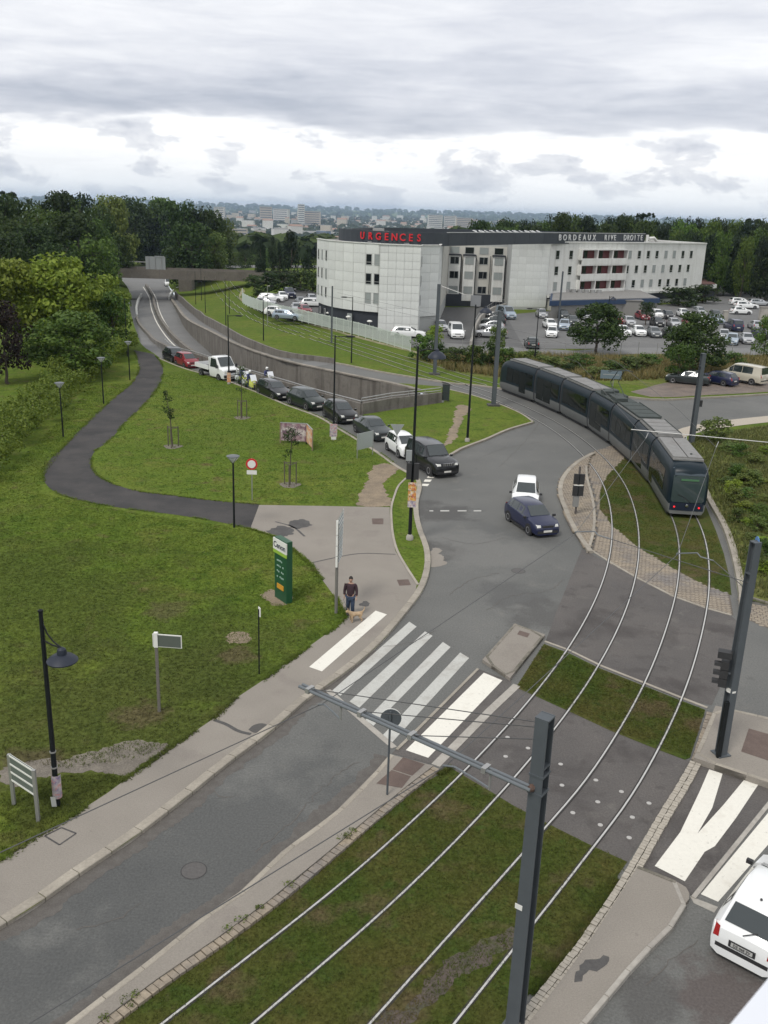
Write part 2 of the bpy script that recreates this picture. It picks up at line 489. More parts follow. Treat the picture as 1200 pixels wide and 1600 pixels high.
PAINT = mat('road_paint', (0.66, 0.64, 0.57), 0.7, noise=0.05, bscale=8, layers=[(1.8, 0.56, 0.70, (0.56, 0.53, 0.46), 0.6), (7, 0.62, 0.70, (0.36, 0.34, 0.30), 0.55)])
PAINTWORN = mat('worn_road_paint', (0.42, 0.42, 0.39), 0.7, noise=0.12, bscale=12, layers=[(1.3, 0.50, 0.66, (0.34, 0.33, 0.30), 0.8), (6, 0.64, 0.72, (0.18, 0.175, 0.165), 0.7)])
DIRT = mat('bare_soil', (0.235, 0.185, 0.125), 0.95, color2=(0.17, 0.135, 0.095), scale=1.5, noise=0.3, bscale=10, bump=0.6)
GRAVEL = mat('gravel_patch', (0.175, 0.155, 0.125), 0.95, color2=(0.125, 0.11, 0.09), scale=2.5, noise=0.4, bscale=18, bump=0.8)
CONCRETE = mat('weathered_concrete', (0.180, 0.166, 0.144), 0.9, color2=(0.140, 0.128, 0.110), scale=0.5, noise=0.14, bscale=5, layers=[(0.8, 0.56, 0.70, (0.085, 0.076, 0.065), 0.6)], streak=(1.3, (0.070, 0.060, 0.050), .75))
CONCLIGHT = mat('pale_concrete', (0.36, 0.34, 0.30), 0.85, color2=(0.28, 0.26, 0.23), scale=0.8, noise=0.14, bscale=6)
MOTOR = mat('motorway_asphalt', (0.130, 0.130, 0.126), 0.8, color2=(0.155, 0.154, 0.148), scale=0.2, noise=0.1, bscale=8, layers=[(0.1, 0.55, 0.7, (0.13, 0.13, 0.125), 0.7)])
TACTILE = mat('brown_plate', (0.092, 0.064, 0.052), 0.75, color2=(0.11, 0.078, 0.064), scale=3, noise=0.25, bscale=30)
STEELRAIL = mat('worn_rail_steel', (0.56, 0.55, 0.52), 0.38, 0.6, noise=0.1)
RUBBER = mat('rail_rubber', (0.030, 0.028, 0.026), 0.9)
STAIN = mat('dark_patch_asphalt', (0.075, 0.072, 0.068), 0.8, color2=(0.055, 0.052, 0.05), scale=2, noise=0.25, bscale=20)
IRON = mat('cast_iron_cover', (0.085, 0.080, 0.074), 0.7, 0.3, noise=0.25, bscale=30)
MEADOW = mat('meadow_grass', (0.105, 0.135, 0.028), 0.95, color2=(0.12, 0.125, 0.040), scale=0.2, noise=0.4, bscale=5, bump=0.8, spec=0.1, layers=[(0.3, 0.54, 0.68, (0.17, 0.145, 0.065), 0.75), (0.8, 0.56, 0.7, (0.055, 0.075, 0.02), 0.8)])

# ================================================================== plan of the place, level by level
# left kerb of the main road, from below the frame up to the junction and along the slip road
KL_px = [(0, 1452), (54, 1419), (108, 1380), (159, 1345), (206, 1314), (248, 1282), (287, 1252), (350, 1200), (428, 1141), (483, 1092), (527, 1062), (585, 1015),
         (637, 956), (659, 927), (672, 890), (670, 855), (662, 835), (655, 809), (654, 785), (659, 760), (656, 750), (648, 744)]
KL2_px = [(648, 744), (627, 733), (599, 713), (560, 688), (528, 669), (503, 654), (450, 634), (401, 613), (347, 593), (288, 576), (251, 561)]
KLa = Ws(KL_px, 0.03)
first = KLa[0] + (KLa[0] - KLa[2]).normalized() * 22
KLa = smooth([first] + KLa, 4)
KLb = smooth(Ws(KL2_px, 0.03), 4)
KL = KLa + KLb[1:]
# trench: left edge of the slip road that drops to the motorway, with its level
TL_px = [(240, 553, 0), (228, 545, 0), (214, 528, -1.0), (206, 508, -2.5), (202, 488, -4.0), (202, 470, -5), (190, 454, -5), (178, 444, -5)]
TL = Ws(TL_px)
TLs = smooth([KLb[-1]] + TL, 4)
# dividing wall between slip road and motorway (top line), then the portal wall
WL_px = [(213, 494, -3.3), (217, 503, -2.4), (230, 518, -1.1), (253, 536, 0.3), (287, 548, 1.0), (302, 551.5, 1.0), (340, 564, 1.0), (379, 577, 1.0), (440, 595, 1.0), (497, 612, 1.0), (565, 630, 1.0)]
WL = smooth(Ws(WL_px), 4)
MOUTH = Ws([(565, 630, 1.0), (610, 622, 1.0), (689, 613, 1.0)])
# retaining wall right of the motorway (top line) under the other slip road
RW_px = [(655, 610, 0.12), (610, 599, 0.12), (560, 589, 0.12), (503, 577, 0.12), (461, 568, 0.12), (418, 556, -0.1), (367, 537, -0.8), (333, 520, -1.7), (294, 500, -3.0), (277, 480, -4.2), (265, 463, -5.0)]
RW = smooth(Ws(RW_px), 4)
# grass edge right of that slip road
TR_px = [(700, 598, .1), (650, 590, .1), (590, 580, .1), (525, 567, .1), (453, 557, .1), (400, 539, 0), (363, 521, -.6), (344, 510, -1.1), (325, 500, -1.7), (299, 481, -2.9), (278, 463, -4.1), (266, 450, -4.6)]
TR = smooth(Ws(TR_px), 4)
TR.append(Vector((-64, 270, -4.9)))
FAR_L, FAR_R = Vector((-104, 330, 0)), Vector((-72, 330, 0))
# upper right boundary behind the tram, side road
RU = smooth(Ws([(747, 602), (793, 608), (880, 612), (980, 620), (1017, 624), (1090, 622), (1200, 616), (1500, 588)], 0.1), 3)
RLb = smooth(Ws([(1500, 640), (1200, 650), (1127, 658), (1070, 670)], 0.1), 3) + smooth(Ws([(1080, 720), (1108, 789), (1127, 822), (1141, 863), (1149, 900), (1154, 932)], 0.1), 4) + Ws([(1200, 944), (1500, 1010)], 0.1)
BOT = [Vector((48, 5, 0)), Vector((20, -10, 0)), Vector((first.x + 8, -10, 0))]
HOLE = [*KL, *TLs[1:], FAR_L, FAR_R, *reversed(TR), *RU, *RLb, *BOT]
HOLE2 = [Vector((p.x, p.y, 0)) for p in HOLE]

def smoothstep(a, b, x):
    t = max(0.0, min(1.0, (x - a) / (b - a))); return t * t * (3 - 2 * t)
def zt(x, y):
    """terrain level: a plateau that falls to the river plain and rises to far hills"""
    r = math.hypot(x, y)
    z = 0.1
    if -70 < x < 40 and 95 < y < 330:
        j = min(range(len(TR)), key=lambda k: (TR[k].x - x) ** 2 + (TR[k].y - y) ** 2)
        dd_ = math.hypot(TR[j].x - x, TR[j].y - y)
        z = min(z, TR[j].z + (0.1 - TR[j].z) * smoothstep(0, 26, dd_))
        if y > 262: z = z * (1 - smoothstep(262, 330, y)) + .1 * smoothstep(262, 330, y)
    z -= 5.6 * smoothstep(262, 330, y) * (1 - smoothstep(0, 40, x))
    z -= 46.0 * smoothstep(330, 1300, r) if y > 0 else 0
    if r > 6500: z += (47 + 9 * mnoise.noise(Vector((x / 2200, y / 2200, 3)))) * smoothstep(7000, 11500, r)
    return z

# ------------------------------------------------------------------ ground sheet with the sunken roads cut out
def build_ground():
    pts = [(p.x, p.y) for p in HOLE2]
    nh = len(pts)
    edges = [(i, (i + 1) % nh) for i in range(nh)]
    rng = random.Random(3)
    def grid(x0, x1, y0, y1, st, excl=None):
        y = y0
        while y <= y1:
            x = x0
            while x <= x1:
                if not (excl and excl[0] < x < excl[1] and excl[2] < y < excl[3]) and not inside(x, y, HOLE2):
                    pts.append((x + rng.uniform(-.2, .2) * st, y + rng.uniform(-.2, .2) * st))
                x += st
            y += st
    grid(-64, 0, 100, 270, 4)
    grid(-120, 90, -20, 260, 9)
    grid(-500, 500, -200, 1500, 60, (-120, 90, -20, 260))
    grid(-14000, 14000, -1500, 14000, 700, (-500, 500, -200, 1500))
    v, e, f, *_ = delaunay_2d_cdt([Vector(p) for p in pts], edges, [], 0, 1e-4)
    mb = MB()
    fs = []
    for t in f:
        c = sum((v[i] for i in t), Vector((0, 0))) / 3
        if inside(c.x, c.y, HOLE2): continue
        a, b, d = (v[i] for i in t)
        if (b - a).cross(d - a) < 0: t = t[::-1]
        fs.append(t)
    mb.add([Vector((p.x, p.y, zt(p.x, p.y))) for p in v], fs)
    grid_fix = None
    return struct(mb.build('ground', GRASS, None, 60), 'green lawn and grassland that spreads out to the horizon')
ground = build_ground()

# ------------------------------------------------------------------ carriageway
asph_poly = [*KLa, *KLb[1:], *[p for p in reversed(WL[16:])][::-1], *MOUTH[1:], *RW[:17], *reversed(TR[:17]), *RU, *RLb, *BOT]
road = struct(MB().sheet(asph_poly, 0.0).build('road', ASPHALT), 'grey asphalt carriageway of the junction')

def part_sheet(name, px, z, m, parent, zp=None, sm=0, rough=0.0):
    pts = Ws(px, z if zp is None else zp)
    if sm: pts = smooth(pts + [pts[0]], sm)[:-1]
    if rough:
        pts = resample(pts + [pts[0]], max(.12, rough * .5))[:-1]
        o_ = offset(pts, 1.0)
        pts = [p + (q - p) * rough * (1.6 * mnoise.noise(p * .9) + 1.1 * mnoise.noise(p * 3.1) + .7 * mnoise.noise(p * 7.7)) for p, q in zip(pts, o_)]
    return MB().sheet(pts, z).build(name, m, parent)

# dark crossing asphalt, tram grass and cobbles laid flush in the carriageway
tram_cross = struct(part_sheet('tram_crossing', [(909, 858), (955, 881), (995, 904), (1050, 932), (1102, 951), (1142, 962), (1156, 974), (1150, 1020), (1112, 1102), (1060, 1091), (1000, 1067), (937, 1042), (888, 1018), (852, 1003), (870, 955)], 0.005, CROSSASPH, None), 'brownish asphalt road strip crossed by four tram rails')
ped_cross = struct(part_sheet('footway_crossing', [(806, 1074), (840, 1089), (895, 1114), (955, 1142), (1025, 1170), (1078, 1189), (1040, 1255), (980, 1349), (927, 1323), (867, 1293), (800, 1258), (722, 1211), (688, 1197), (680, 1190)], 0.005, CROSSASPH, None), 'dark asphalt footway crossing with studs between the rails')
grass_upper = part_sheet('track_lawn', [(978, 712), (947, 745), (938, 767), (937, 795), (958, 823), (997, 855), (1050, 887), (1102, 915), (1143, 930), (1140, 902), (1131, 865), (1119, 830), (1096, 775), (1070, 730), (1000, 690)], 0.012, TRACKGRASS, None)
grass_mid = part_sheet('track_lawn', [(850, 1006), (888, 1020), (937, 1044), (1000, 1069), (1060, 1093), (1102, 1109), (1078, 1184), (1070, 1187), (1025, 1170), (955, 1142), (895, 1114), (840, 1089), (806, 1074)], 0.012, TRACKGRASS, None)
g3l = Ws([(704, 1200), (666, 1222), (579, 1281), (455, 1379), (379, 1433), (281, 1511), (200, 1574)])
g3l.append(g3l[-1] + (g3l[-1] - g3l[-3]).normalized() * 16)
g3r = Ws([(980, 1347), (957, 1380), (930, 1427), (897, 1473), (863, 1513), (830, 1550)])
g3r.append(g3r[-1] + (g3r[-1] - g3r[-3]).normalized() * 18)
grass_near = MB().sheet([*g3l, *reversed(g3r), *Ws([(927, 1323), (867, 1293), (800, 1258), (773, 1241), (722, 1211)])], 0.012).build('track_lawn', TRACKGRASS, None)
struct(grass_upper, 'track lawn under the back of the tram'); struct(grass_mid, 'small track lawn between the two asphalt crossings'); struct(grass_near, 'long track lawn in the foreground with four rails')

# ------------------------------------------------------------------ pavements
def kerb_run(path, w, parent, step=1.0, zb=-0.08, ztop=0.13, m=None, side=1, gap=0.012, name='kerb_stone'):
    """single kerb stones laid along a polyline, each an object"""
    path = [Vector((p.x, p.y, 0)) for p in path]
    pts = resample(path, step)
    for i in range(len(pts) - 1):
        a, b = pts[i], pts[i + 1]
        t = (b - a).normalized(); nrm = Vector((-t.y, t.x, 0)) * side
        a2 = a + t * gap; b2 = b - t * gap
        # neighbours' normals, so stones keep touching in curves
        na = nrm; nb = nrm
        if i > 0:
            t0 = (a - pts[i - 1]).normalized(); na = ((t0 + t).normalized()); na = Vector((-na.y, na.x, 0)) * side
        if i < len(pts) - 2:
            t1 = (pts[i + 2] - b).normalized(); nb = ((t1 + t).normalized()); nb = Vector((-nb.y, nb.x, 0)) * side
        zz = ztop + random.uniform(-.004, .004)
        ch = 0.02
        base = [a2, b2, b2 + nb * w, a2 + na * w]
        top = [a2 + na * ch, b2 + nb * ch, b2 + nb * (w - ch), a2 + na * (w - ch)]
        mid = [Vector((p.x, p.y, zz - ch)) for p in base]
        lo = [Vector((p.x, p.y, zb)) for p in base]
        hi = [Vector((p.x, p.y, zz)) for p in top]
        if side < 0: lo.reverse(); mid.reverse(); hi.reverse()
        mb = MB().loft([lo, mid, hi])
        mb.build(name, m or KERB, parent)
def kerb_strip(path, w, parent, z1, m, side=1, zb=-0.08, name='kerb'):
    path = [Vector((p.x, p.y, 0)) for p in path]
    B = offset(path, side * w)
    rings = []
    for p, q in zip(path, B):
        rings.append([Vector((p.x, p.y, zb)), Vector((q.x, q.y, zb)), Vector((q.x, q.y, z1)), Vector((p.x, p.y, z1))])
    return MB().loft(rings).build(name, m, parent, None, True)

# left pavement: sidewalk and plaza
lawn_edge = Ws([(0, 1345), (52, 1311), (105, 1280), (168, 1239), (206, 1211), (266, 1169), (332, 1124), (367, 1092), (420, 1057), (442, 1040), (479, 1013), (527, 978), (541, 963),
                (527, 938), (505, 908), (483, 879), (459, 859), (431, 839), (391, 826), (405, 789), (500, 790.5), (609, 792.5), (609, 800), (611, 828), (618, 861), (633, 886), (651, 914)], 0.11)
lawn_edge = [lawn_edge[0] + (lawn_edge[0] - lawn_edge[1]).normalized() * 20] + lawn_edge
k_in = offset(KLa, 0.29)
kin_cut = [p for p in k_in if p.y < W(651, 916, .11).y]
pavement = struct(MB().sheet([*lawn_edge, *reversed(kin_cut)], 0.112).build('pavement', PAVE), 'beige pavement and small plaza left of the zebra crossing')
kerb_run(KLa, 0.30, pavement, 1.05)
kerb_strip(smooth(Ws([(633, 747), (622, 758), (615, 774), (610, 792), (610, 812), (613, 840), (619, 861), (633, 886), (651, 914)], .11), 4), 0.12, pavement, 0.14, KERB)
kerb_strip(KLb, 0.25, pavement, 0.13, KERB)
# dark joints and repairs of the plaza
def line_patch(px, w, z, m, parent, name):
    pts = smooth(Ws(px, z), 4)
    return MB().ribbon([Vector((p.x, p.y, z)) for p in offset(pts, w / 2)], [Vector((p.x, p.y, z)) for p in offset(pts, -w / 2)]).build(name, m, parent)
line_patch([(484, 880), (520, 872), (560, 865), (618, 866)], 0.09, 0.1165, STAIN, pavement, 'joint')
line_patch([(335, 1125), (352, 1131), (375, 1143), (392, 1147)], 0.14, 0.1165, STAIN, pavement, 'joint')
line_patch([(430, 815), (455, 822), (476, 838)], 0.12, 0.1165, STAIN, pavement, 'joint')
part_sheet('asphalt_repair', [(418, 830), (440, 822), (458, 834), (436, 840)], 0.1165, STAIN, pavement, sm=2, rough=0.16)
part_sheet('asphalt_repair', [(448, 815), (470, 811), (486, 820), (464, 826)], 0.1165, STAIN, pavement, sm=2, rough=0.16)
part_sheet('oil_stain', [(560, 946), (566, 939), (574, 941), (569, 948)], 0.1165, STAIN, pavement, sm=3, rough=0.16)
part_sheet('access_cover', [(581, 810), (599, 810), (599, 819), (582, 819)], 0.1175, TACTILE, pavement)
part_sheet('access_cover', [(620, 906), (638, 905), (642, 914), (624, 915)], 0.1175, TACTILE, pavement)
part_sheet('manhole_cover', [(388, 1140), (396, 1133), (410, 1130), (418, 1133), (411, 1141), (398, 1145)], 0.1175, IRON, pavement, sm=3)
part_sheet('painted_bar', [(587, 954), (604.5, 960), (503, 1049), (483, 1042)], 0.118, PAINT, pavement)
# brick surround at the lamp foot
for k in range(4):
    q = [(70, 1306), (96, 1293), (119, 1302), (93, 1320)]
    line_patch([q[k], q[(k + 1) % 4]], 0.05, 0.1175, STAIN, pavement, 'paving_edge')

# cycle path
path_poly = smooth(Ws([(405, 788), (333, 782), (262, 773), (220, 768), (180, 757), (152, 742), (143, 720), (150, 703), (165, 693), (193, 663), (227, 630), (250, 600), (255, 580), (252, 567), (240, 553)], .108), 4) + \
            smooth(Ws([(209, 547), (215, 563), (217, 577), (207, 597), (180, 620), (143, 653), (100, 697), (75, 722), (67, 742), (75, 760), (95, 773), (140, 785), (200, 795), (280, 805), (340, 815), (391, 826)], .108), 4)
footpath = struct(MB().sheet(path_poly, 0.108).build('footpath', PATHASPH), 'dark asphalt path curving across the left lawns')
# worn soil tracks, gravel
soil1 = struct(part_sheet('soil_track', [(556, 790), (566, 770), (576, 745), (584, 728), (600, 724), (615, 727), (622, 738), (610, 744), (601, 757), (603, 772), (608, 791)], 0.112, DIRT, ground, sm=3, rough=0.16))
part_sheet('soil_track', [(693, 697), (700, 680), (708, 660), (712, 640), (722, 632), (731, 634), (724, 652), (716, 668), (712, 684), (704, 694)], 0.118, DIRT, ground, sm=3, rough=0.16)
part_sheet('gravel_patch', [(0, 1222), (0, 1198), (40, 1192), (90, 1188), (140, 1178), (190, 1160), (230, 1156), (266, 1166), (230, 1192), (200, 1212), (170, 1206), (120, 1206), (80, 1210), (50, 1220), (20, 1232)], 0.106, GRAVEL, ground, sm=3, rough=0.16)
part_sheet('soil_track', [(410, 930), (425, 922), (452, 936), (444, 944), (424, 942)], 0.106, DIRT, ground, sm=3, rough=0.16)
part_sheet('soil_track', [(350, 995), (372, 988), (392, 994), (380, 1006), (356, 1006)], 0.106, DIRT, ground, sm=3, rough=0.16)
part_sheet('soil_patch', [(575, 1600), (640, 1560), (700, 1500), (760, 1466), (800, 1452), (812, 1465), (770, 1500), (700, 1540), (650, 1590), (620, 1625)], 0.016, mat('damp_soil', (0.085, 0.066, 0.056), 0.95, color2=(0.062, 0.055, 0.038), scale=2, noise=0.4, bscale=12, bump=0.8, layers=[(1.5, 0.55, 0.65, (0.05, 0.06, 0.016), 0.8)]), grass_near, sm=3, rough=0.16)

# narrow pavement between road and rails
nl = Ws([(609, 1178), (599, 1191), (585, 1206), (524, 1268), (440, 1330), (371, 1396), (322, 1427), (245, 1490), (175, 1543), (101, 1600)], .13)
nl.append(nl[-1] + (nl[-1] - nl[-3]).normalized() * 16)
nr = Ws([(677, 1196), (640, 1224), (609, 1249), (555, 1294), (513, 1330), (420, 1406), (340, 1464), (245, 1529), (150, 1600)], .13)
nr.append(nr[-1] + (nr[-1] - nr[-3]).normalized() * 16)
narrow = struct(MB().slab([*nl, *reversed(nr)], -0.05, 0.125).build('pavement_strip', PAVE), 'narrow beige pavement between the road and the tram lawn')
nls = smooth(nl, 4); nrs = smooth(nr, 4)
kerb_run(nls, 0.16, narrow, 1.05, ztop=0.137, side=1)
part_sheet('access_cover', [(588, 1224), (612, 1203), (642, 1213), (628, 1231)], 0.1315, TACTILE, narrow)
part_sheet('access_cover', [(613, 1202), (630, 1183), (664, 1194), (644, 1212)], 0.1315, TACTILE, narrow)
def sett_strip(A, w, side, parent, z0, z1, size=0.17, m=SETT, name='edging_setts', rows=1):
    mb = MB()
    pts = resample(A, size)
    rr = random.Random(5)
    for r in range(rows):
        for i in range(len(pts) - 1):
            a, b = pts[i], pts[i + 1]
            t = (b - a).normalized(); n = Vector((-t.y, t.x, 0)) * side
            ww = w / rows
            c = (a + b) / 2 + n * (ww * (r + .5)) + Vector((rr.uniform(-.008, .008), rr.uniform(-.008, .008), 0))
            h = z1 + rr.uniform(-.012, .012)
            mb.box((c.x, c.y, (z0 + h) / 2), ((b - a).length * .88, ww * .9, h - z0), math.atan2(t.y, t.x) + rr.uniform(-.06, .06))
    o = mb.build(name, m, parent); o['kind'] = 'stuff'; return o
sett_strip(nrs, 0.26, 1, narrow, -0.03, 0.10, 0.19)

# crossing slab and worn bars
cross_slab = struct(part_sheet('crossing_slab', [(745, 1044), (800, 1065), (797, 1072), (676, 1193), (668, 1193), (612, 1177), (622, 1168)], 0.006, CROSSASPH, None), 'brown asphalt of the crossing beside the rails')
part_sheet('painted_bar', [(756, 1051), (785, 1063), (669, 1184), (634, 1172)], 0.012, PAINT, cross_slab)
kerb_strip(Ws([(745, 1045), (700, 1090), (650, 1140), (618, 1171)]), 0.10, cross_slab, 0.03, KERB, name='edge_stone')
kerb_strip(Ws([(802, 1069), (760, 1108), (720, 1148), (674, 1194)]), 0.30, cross_slab, 0.018, CONCLIGHT, name='edge_stone')
for q in ([(639.6, 971.4), (651, 979), (532, 1087), (519, 1079)], [(664, 986.5), (676, 993.4), (561.5, 1105.6), (546, 1096)], [(692, 1003), (704, 1011), (583.5, 1134), (571, 1125)], [(719, 1019.5), (733, 1028), (613, 1159.5), (598, 1148.5)]):
    part_sheet('painted_bar', q, 0.005, PAINTWORN, road)
line_patch([(512, 1078), (560, 1120), (616, 1168)], 0.22, 0.010, CONCLIGHT, road, 'ramp_stone')
# dashes
for q in ([(671, 797.4), (677, 797.4), (677, 799), (671, 799)], [(688, 797.2), (702, 797.2), (702, 799), (688, 799)], [(715, 797.2), (729, 797.2), (729, 799), (715, 799)], [(740, 797.2), (752, 797.2), (752, 799), (740, 799)],
          [(669, 743.5), (680, 743.8), (677, 747), (667, 746.6)], [(664, 749), (675, 749.4), (672, 753), (662, 752.6)], [(660, 755.8), (671, 756.2), (668, 759.6), (659, 759)]):
    part_sheet('painted_dash', q, 0.005, PAINTWORN if q[0][1] > 790 else PAINT, road)
# wet dark bands at the kerb, repairs and covers in the carriageway
WET = mat('damp_asphalt', (0.078, 0.070, 0.062), 0.75, color2=(0.10, 0.092, 0.082), scale=4, noise=0.25, bscale=25)
def ragged(pts, wmin, wmax, z, m, parent, name, side, seed):
    rr = random.Random(seed)
    pts = resample(pts, 0.10)
    B = []
    off = offset(pts, 1.0)
    for i, (p, q) in enumerate(zip(pts, off)):
        n = (q - p) * side
        k = wmin + (wmax - wmin) * (0.5 + 0.5 * mnoise.noise(Vector((i * .045, seed, 0))) + .25 * mnoise.noise(Vector((i * .21, seed, 5)))) * (0.85 + rr.random() * .3)
        B.append(p + n * max(0.02, k))
    flat = lambda L: [Vector((p.x, p.y, z)) for p in L]
    return MB().ribbon(flat(pts), flat(B)).build(name, m, parent)
ragged([p for p in KLa if p.y < 34], 0.1, 0.75, 0.004, WET, road, 'damp_gutter', -1, 1)
ragged(nls, 0.15, 0.8, 0.004, WET, road, 'damp_gutter', -1, 2)
part_sheet('asphalt_repair', [(672, 862), (682, 857), (691, 868), (690, 884), (677, 886)], 0.0075, PAVE, road, sm=3, rough=0.16)
def cover(px, py, r, z, parent, m=IRON, name='manhole_cover', ring=True):
    c = W(px, py, z)
    mb = MB(); mb.lathe([(r, -0.01), (r, 0.004), (r * .84, 0.004), (r * .82, 0.001), (0.02, 0.001)], (c.x, c.y, z), 20)
    o = mb.build(name, m, parent); return o
def cover2(px, py, r, z, parent):
    ringm = mat('bitumen_ring', (0.035, 0.034, 0.033), 0.8)
    c = W(px, py, z)
    vs = []
    for k in range(24):
        a = 2 * math.pi * k / 24
        vs.append(Vector((c.x + r * math.cos(a), c.y + r * math.sin(a), z + .003)))
    inn = [Vector((c.x + (p.x - c.x) * .93, c.y + (p.y - c.y) * .93, z + .003)) for p in vs]
    MB().ribbon(vs + vs[:1], inn + inn[:1]).build('manhole_rim', ringm, parent)
    MB().sheet([Vector((p.x, p.y, 0)) for p in inn], z + .002).build('manhole_cover', mat('worn_cover', (0.082, 0.077, 0.073), 0.7, noise=0.2, bscale=12), parent)
cover2(303, 1360, 0.34, 0.004, road)
cover2(810, 892, 0.34, 0.004, road)
# cracks and seams in the asphalt
def crack(px, w, seed, parent=None, z=.0065, m=None):
    pts = resample(smooth(Ws(px), 3), .18); rr = random.Random(seed)
    pts = [p + Vector((rr.gauss(0, .035), rr.gauss(0, .035), 0)) for p in pts]
    ws = [w * rr.uniform(.3, 1.2) for _ in pts]
    o1 = offset(pts, .5)
    A = [p + (q - p) * k for p, q, k in zip(pts, o1, ws)]; B = [p - (q - p) * k for p, q, k in zip(pts, o1, ws)]
    f_ = lambda L: [Vector((p.x, p.y, z)) for p in L]
    return MB().ribbon(f_(A), f_(B)).build('crack', m or MATS['damp_asphalt'], parent or road)
for k, q in enumerate([[(560, 1190), (520, 1215), (450, 1290), (400, 1330)], [(330, 1230), (352, 1246), (372, 1242)], [(700, 930), (740, 905), (780, 895)], [(760, 955), (800, 930), (850, 925), (880, 905)], [(690, 840), (735, 850), (790, 840)], [(740, 720), (790, 700), (850, 690)], [(120, 1450), (180, 1440), (220, 1410)], [(1010, 1540), (1050, 1500), (1090, 1470)], [(850, 650), (820, 690), (780, 730)], [(930, 1000), (985, 1018), (1030, 1030)], [(600, 1010), (640, 1005), (680, 985)]]):
    crack(q, .035, k)
# centre island
isl = Ws([(804, 974), (852, 991), (797, 1059), (754, 1030)], 0.14)
island = struct(MB().slab(isl, -0.02, 0.13).build('traffic_island', PAVE), 'raised beige island between road and tram lawn')
cent = sum(isl, Vector()) / 4
kerb_run([*isl, isl[0]], 0.12, island, 0.9, ztop=0.145, zb=-0.02, m=KERBDARK, side=1 if (isl[1] - isl[0]).cross(isl[2] - isl[1]).z > 0 else -1)
part_sheet('access_cover', [(812, 985), (828, 990), (824, 996), (808, 991)], 0.134, TACTILE, island)

# right-hand islands
r1 = Ws([(1118, 1102), (1200, 1120), (1330, 1152), (1330, 1262), (1200, 1222), (1084, 1183)], 0.22)
isle_r = struct(MB().slab(r1, -0.02, 0.21).build('raised_pavement', PAVE), 'raised beige pavement under the right-hand mast')
kerb_run(r1[3:6] + [r1[0], r1[1], r1[2]], 0.15, isle_r, 1.0, ztop=0.225, zb=-0.02, m=KERB, side=1 if (r1[1] - r1[0]).cross(r1[2] - r1[1]).z > 0 else -1)
part_sheet('access_cover', [(1170, 1138), (1260, 1164), (1250, 1205), (1158, 1174)], 0.216, TACTILE, isle_r)
slab_r = struct(part_sheet('crossing_slab', [(1084, 1187), (1330, 1268), (1200, 1250), (1080, 1399), (1062, 1384), (997, 1352), (1035, 1285), (1068, 1222)], 0.006, CROSSASPH, None), 'brown asphalt of the right-hand crossing')
bars_r = [[(1108, 1202), (1129, 1209), (1113, 1262), (1090, 1302), (1063, 1300), (1093, 1237)], [(1163, 1218), (1186, 1224), (1150, 1278), (1117, 1322), (1101, 1331), (1090, 1302), (1130, 1258)], [(1063, 1300), (1090, 1302), (1101, 1331), (1070, 1377), (1023, 1353)]]
for q in bars_r: part_sheet('painted_bar', q, 0.011, PAINT, slab_r)
kerb_strip(Ws([(1290, 1145), (1200, 1252), (1140, 1326), (1080, 1400)], .03), 0.12, slab_r, 0.03, CONCLIGHT, name='edge_stone')
part_sheet('painted_bar', [(1240, 1222), (1270, 1240), (1122, 1409), (1095, 1397)], 0.005, PAINT, road)
part_sheet('ramp_stone', [(1078, 1400), (1122, 1417), (1116, 1426), (1084, 1411)], 0.008, CONCLIGHT, road)
pr_l = Ws([(997, 1353), (967, 1400), (935, 1450), (900, 1500), (864, 1548), (827, 1597)], .12)
pr_l.append(pr_l[-1] + (pr_l[-1] - pr_l[-3]).normalized() * 14)
pr_r = Ws([(1057, 1377), (1072, 1386), (1077, 1395), (1077, 1404), (1000, 1500), (917, 1600)], .12)
pr_r.append(pr_r[-1] + (pr_r[-1] - pr_r[-2]).normalized() * 14)
pave_r = struct(MB().slab([*pr_l, *reversed(pr_r)], -0.05, 0.118).build('pavement_strip', PAVE), 'beige pavement right of the tram lawn')
kerb_run(smooth(pr_r, 3), 0.13, pave_r, 1.0, ztop=0.132, side=-1, m=CONCLIGHT)
kerb_strip(Ws([(997, 1353), (1030, 1366), (1057, 1377)], .12), 0.1, pave_r, 0.134, KERBDARK, side=-1)
part_sheet('asphalt_repair', [(900, 1512), (915, 1500), (955, 1494), (948, 1506), (920, 1524), (902, 1532)], 0.1225, STAIN, pave_r, sm=2, rough=0.16)
edge_r = smooth(Ws([(1078, 1190), (1060, 1222), (1030, 1270), (985, 1347), (960, 1388), (930, 1432), (897, 1480), (863, 1522), (826, 1568)], .03), 4)
edge_r.append(edge_r[-1] + (edge_r[-1] - edge_r[-3]).normalized() * 14)
sett_strip(edge_r, 0.36, 1, pave_r, -0.03, 0.075, 0.13, rows=2, m=mat('pale_setts', (0.33, 0.30, 0.25), 0.8, noise=0.2, bscale=9))
sett_strip(smooth(Ws([(1104, 1112), (1094, 1145), (1080, 1186)], .05), 4), 0.22, 1, isle_r, -0.02, 0.06, 0.2)
kerb_strip(Ws([(850, 1003), (888, 1017), (937, 1041), (1000, 1066), (1060, 1090), (1104, 1107)]), 0.12, ped_cross, 0.022, KERB, name='edge_stone')
# studs in the footway crossing
STUD = mat('pale_stud', (0.36, 0.35, 0.33), 0.5)
for q in [(793, 1152), (825, 1169), (790, 1182), (876, 1194), (878, 1227), (931, 1219), (934, 1253), (895, 1270), (938, 1289), (971, 1237), (988, 1277), (1014, 1255), (983, 1309), (787, 1214)]:
    c = W(*q, 0.006)
    MB().lathe([(0.075, 0), (0.075, 0.01), (0.055, 0.016), (0.005, 0.017)], (c.x, c.y, 0.004), 12).build('stud', STUD, ped_cross)

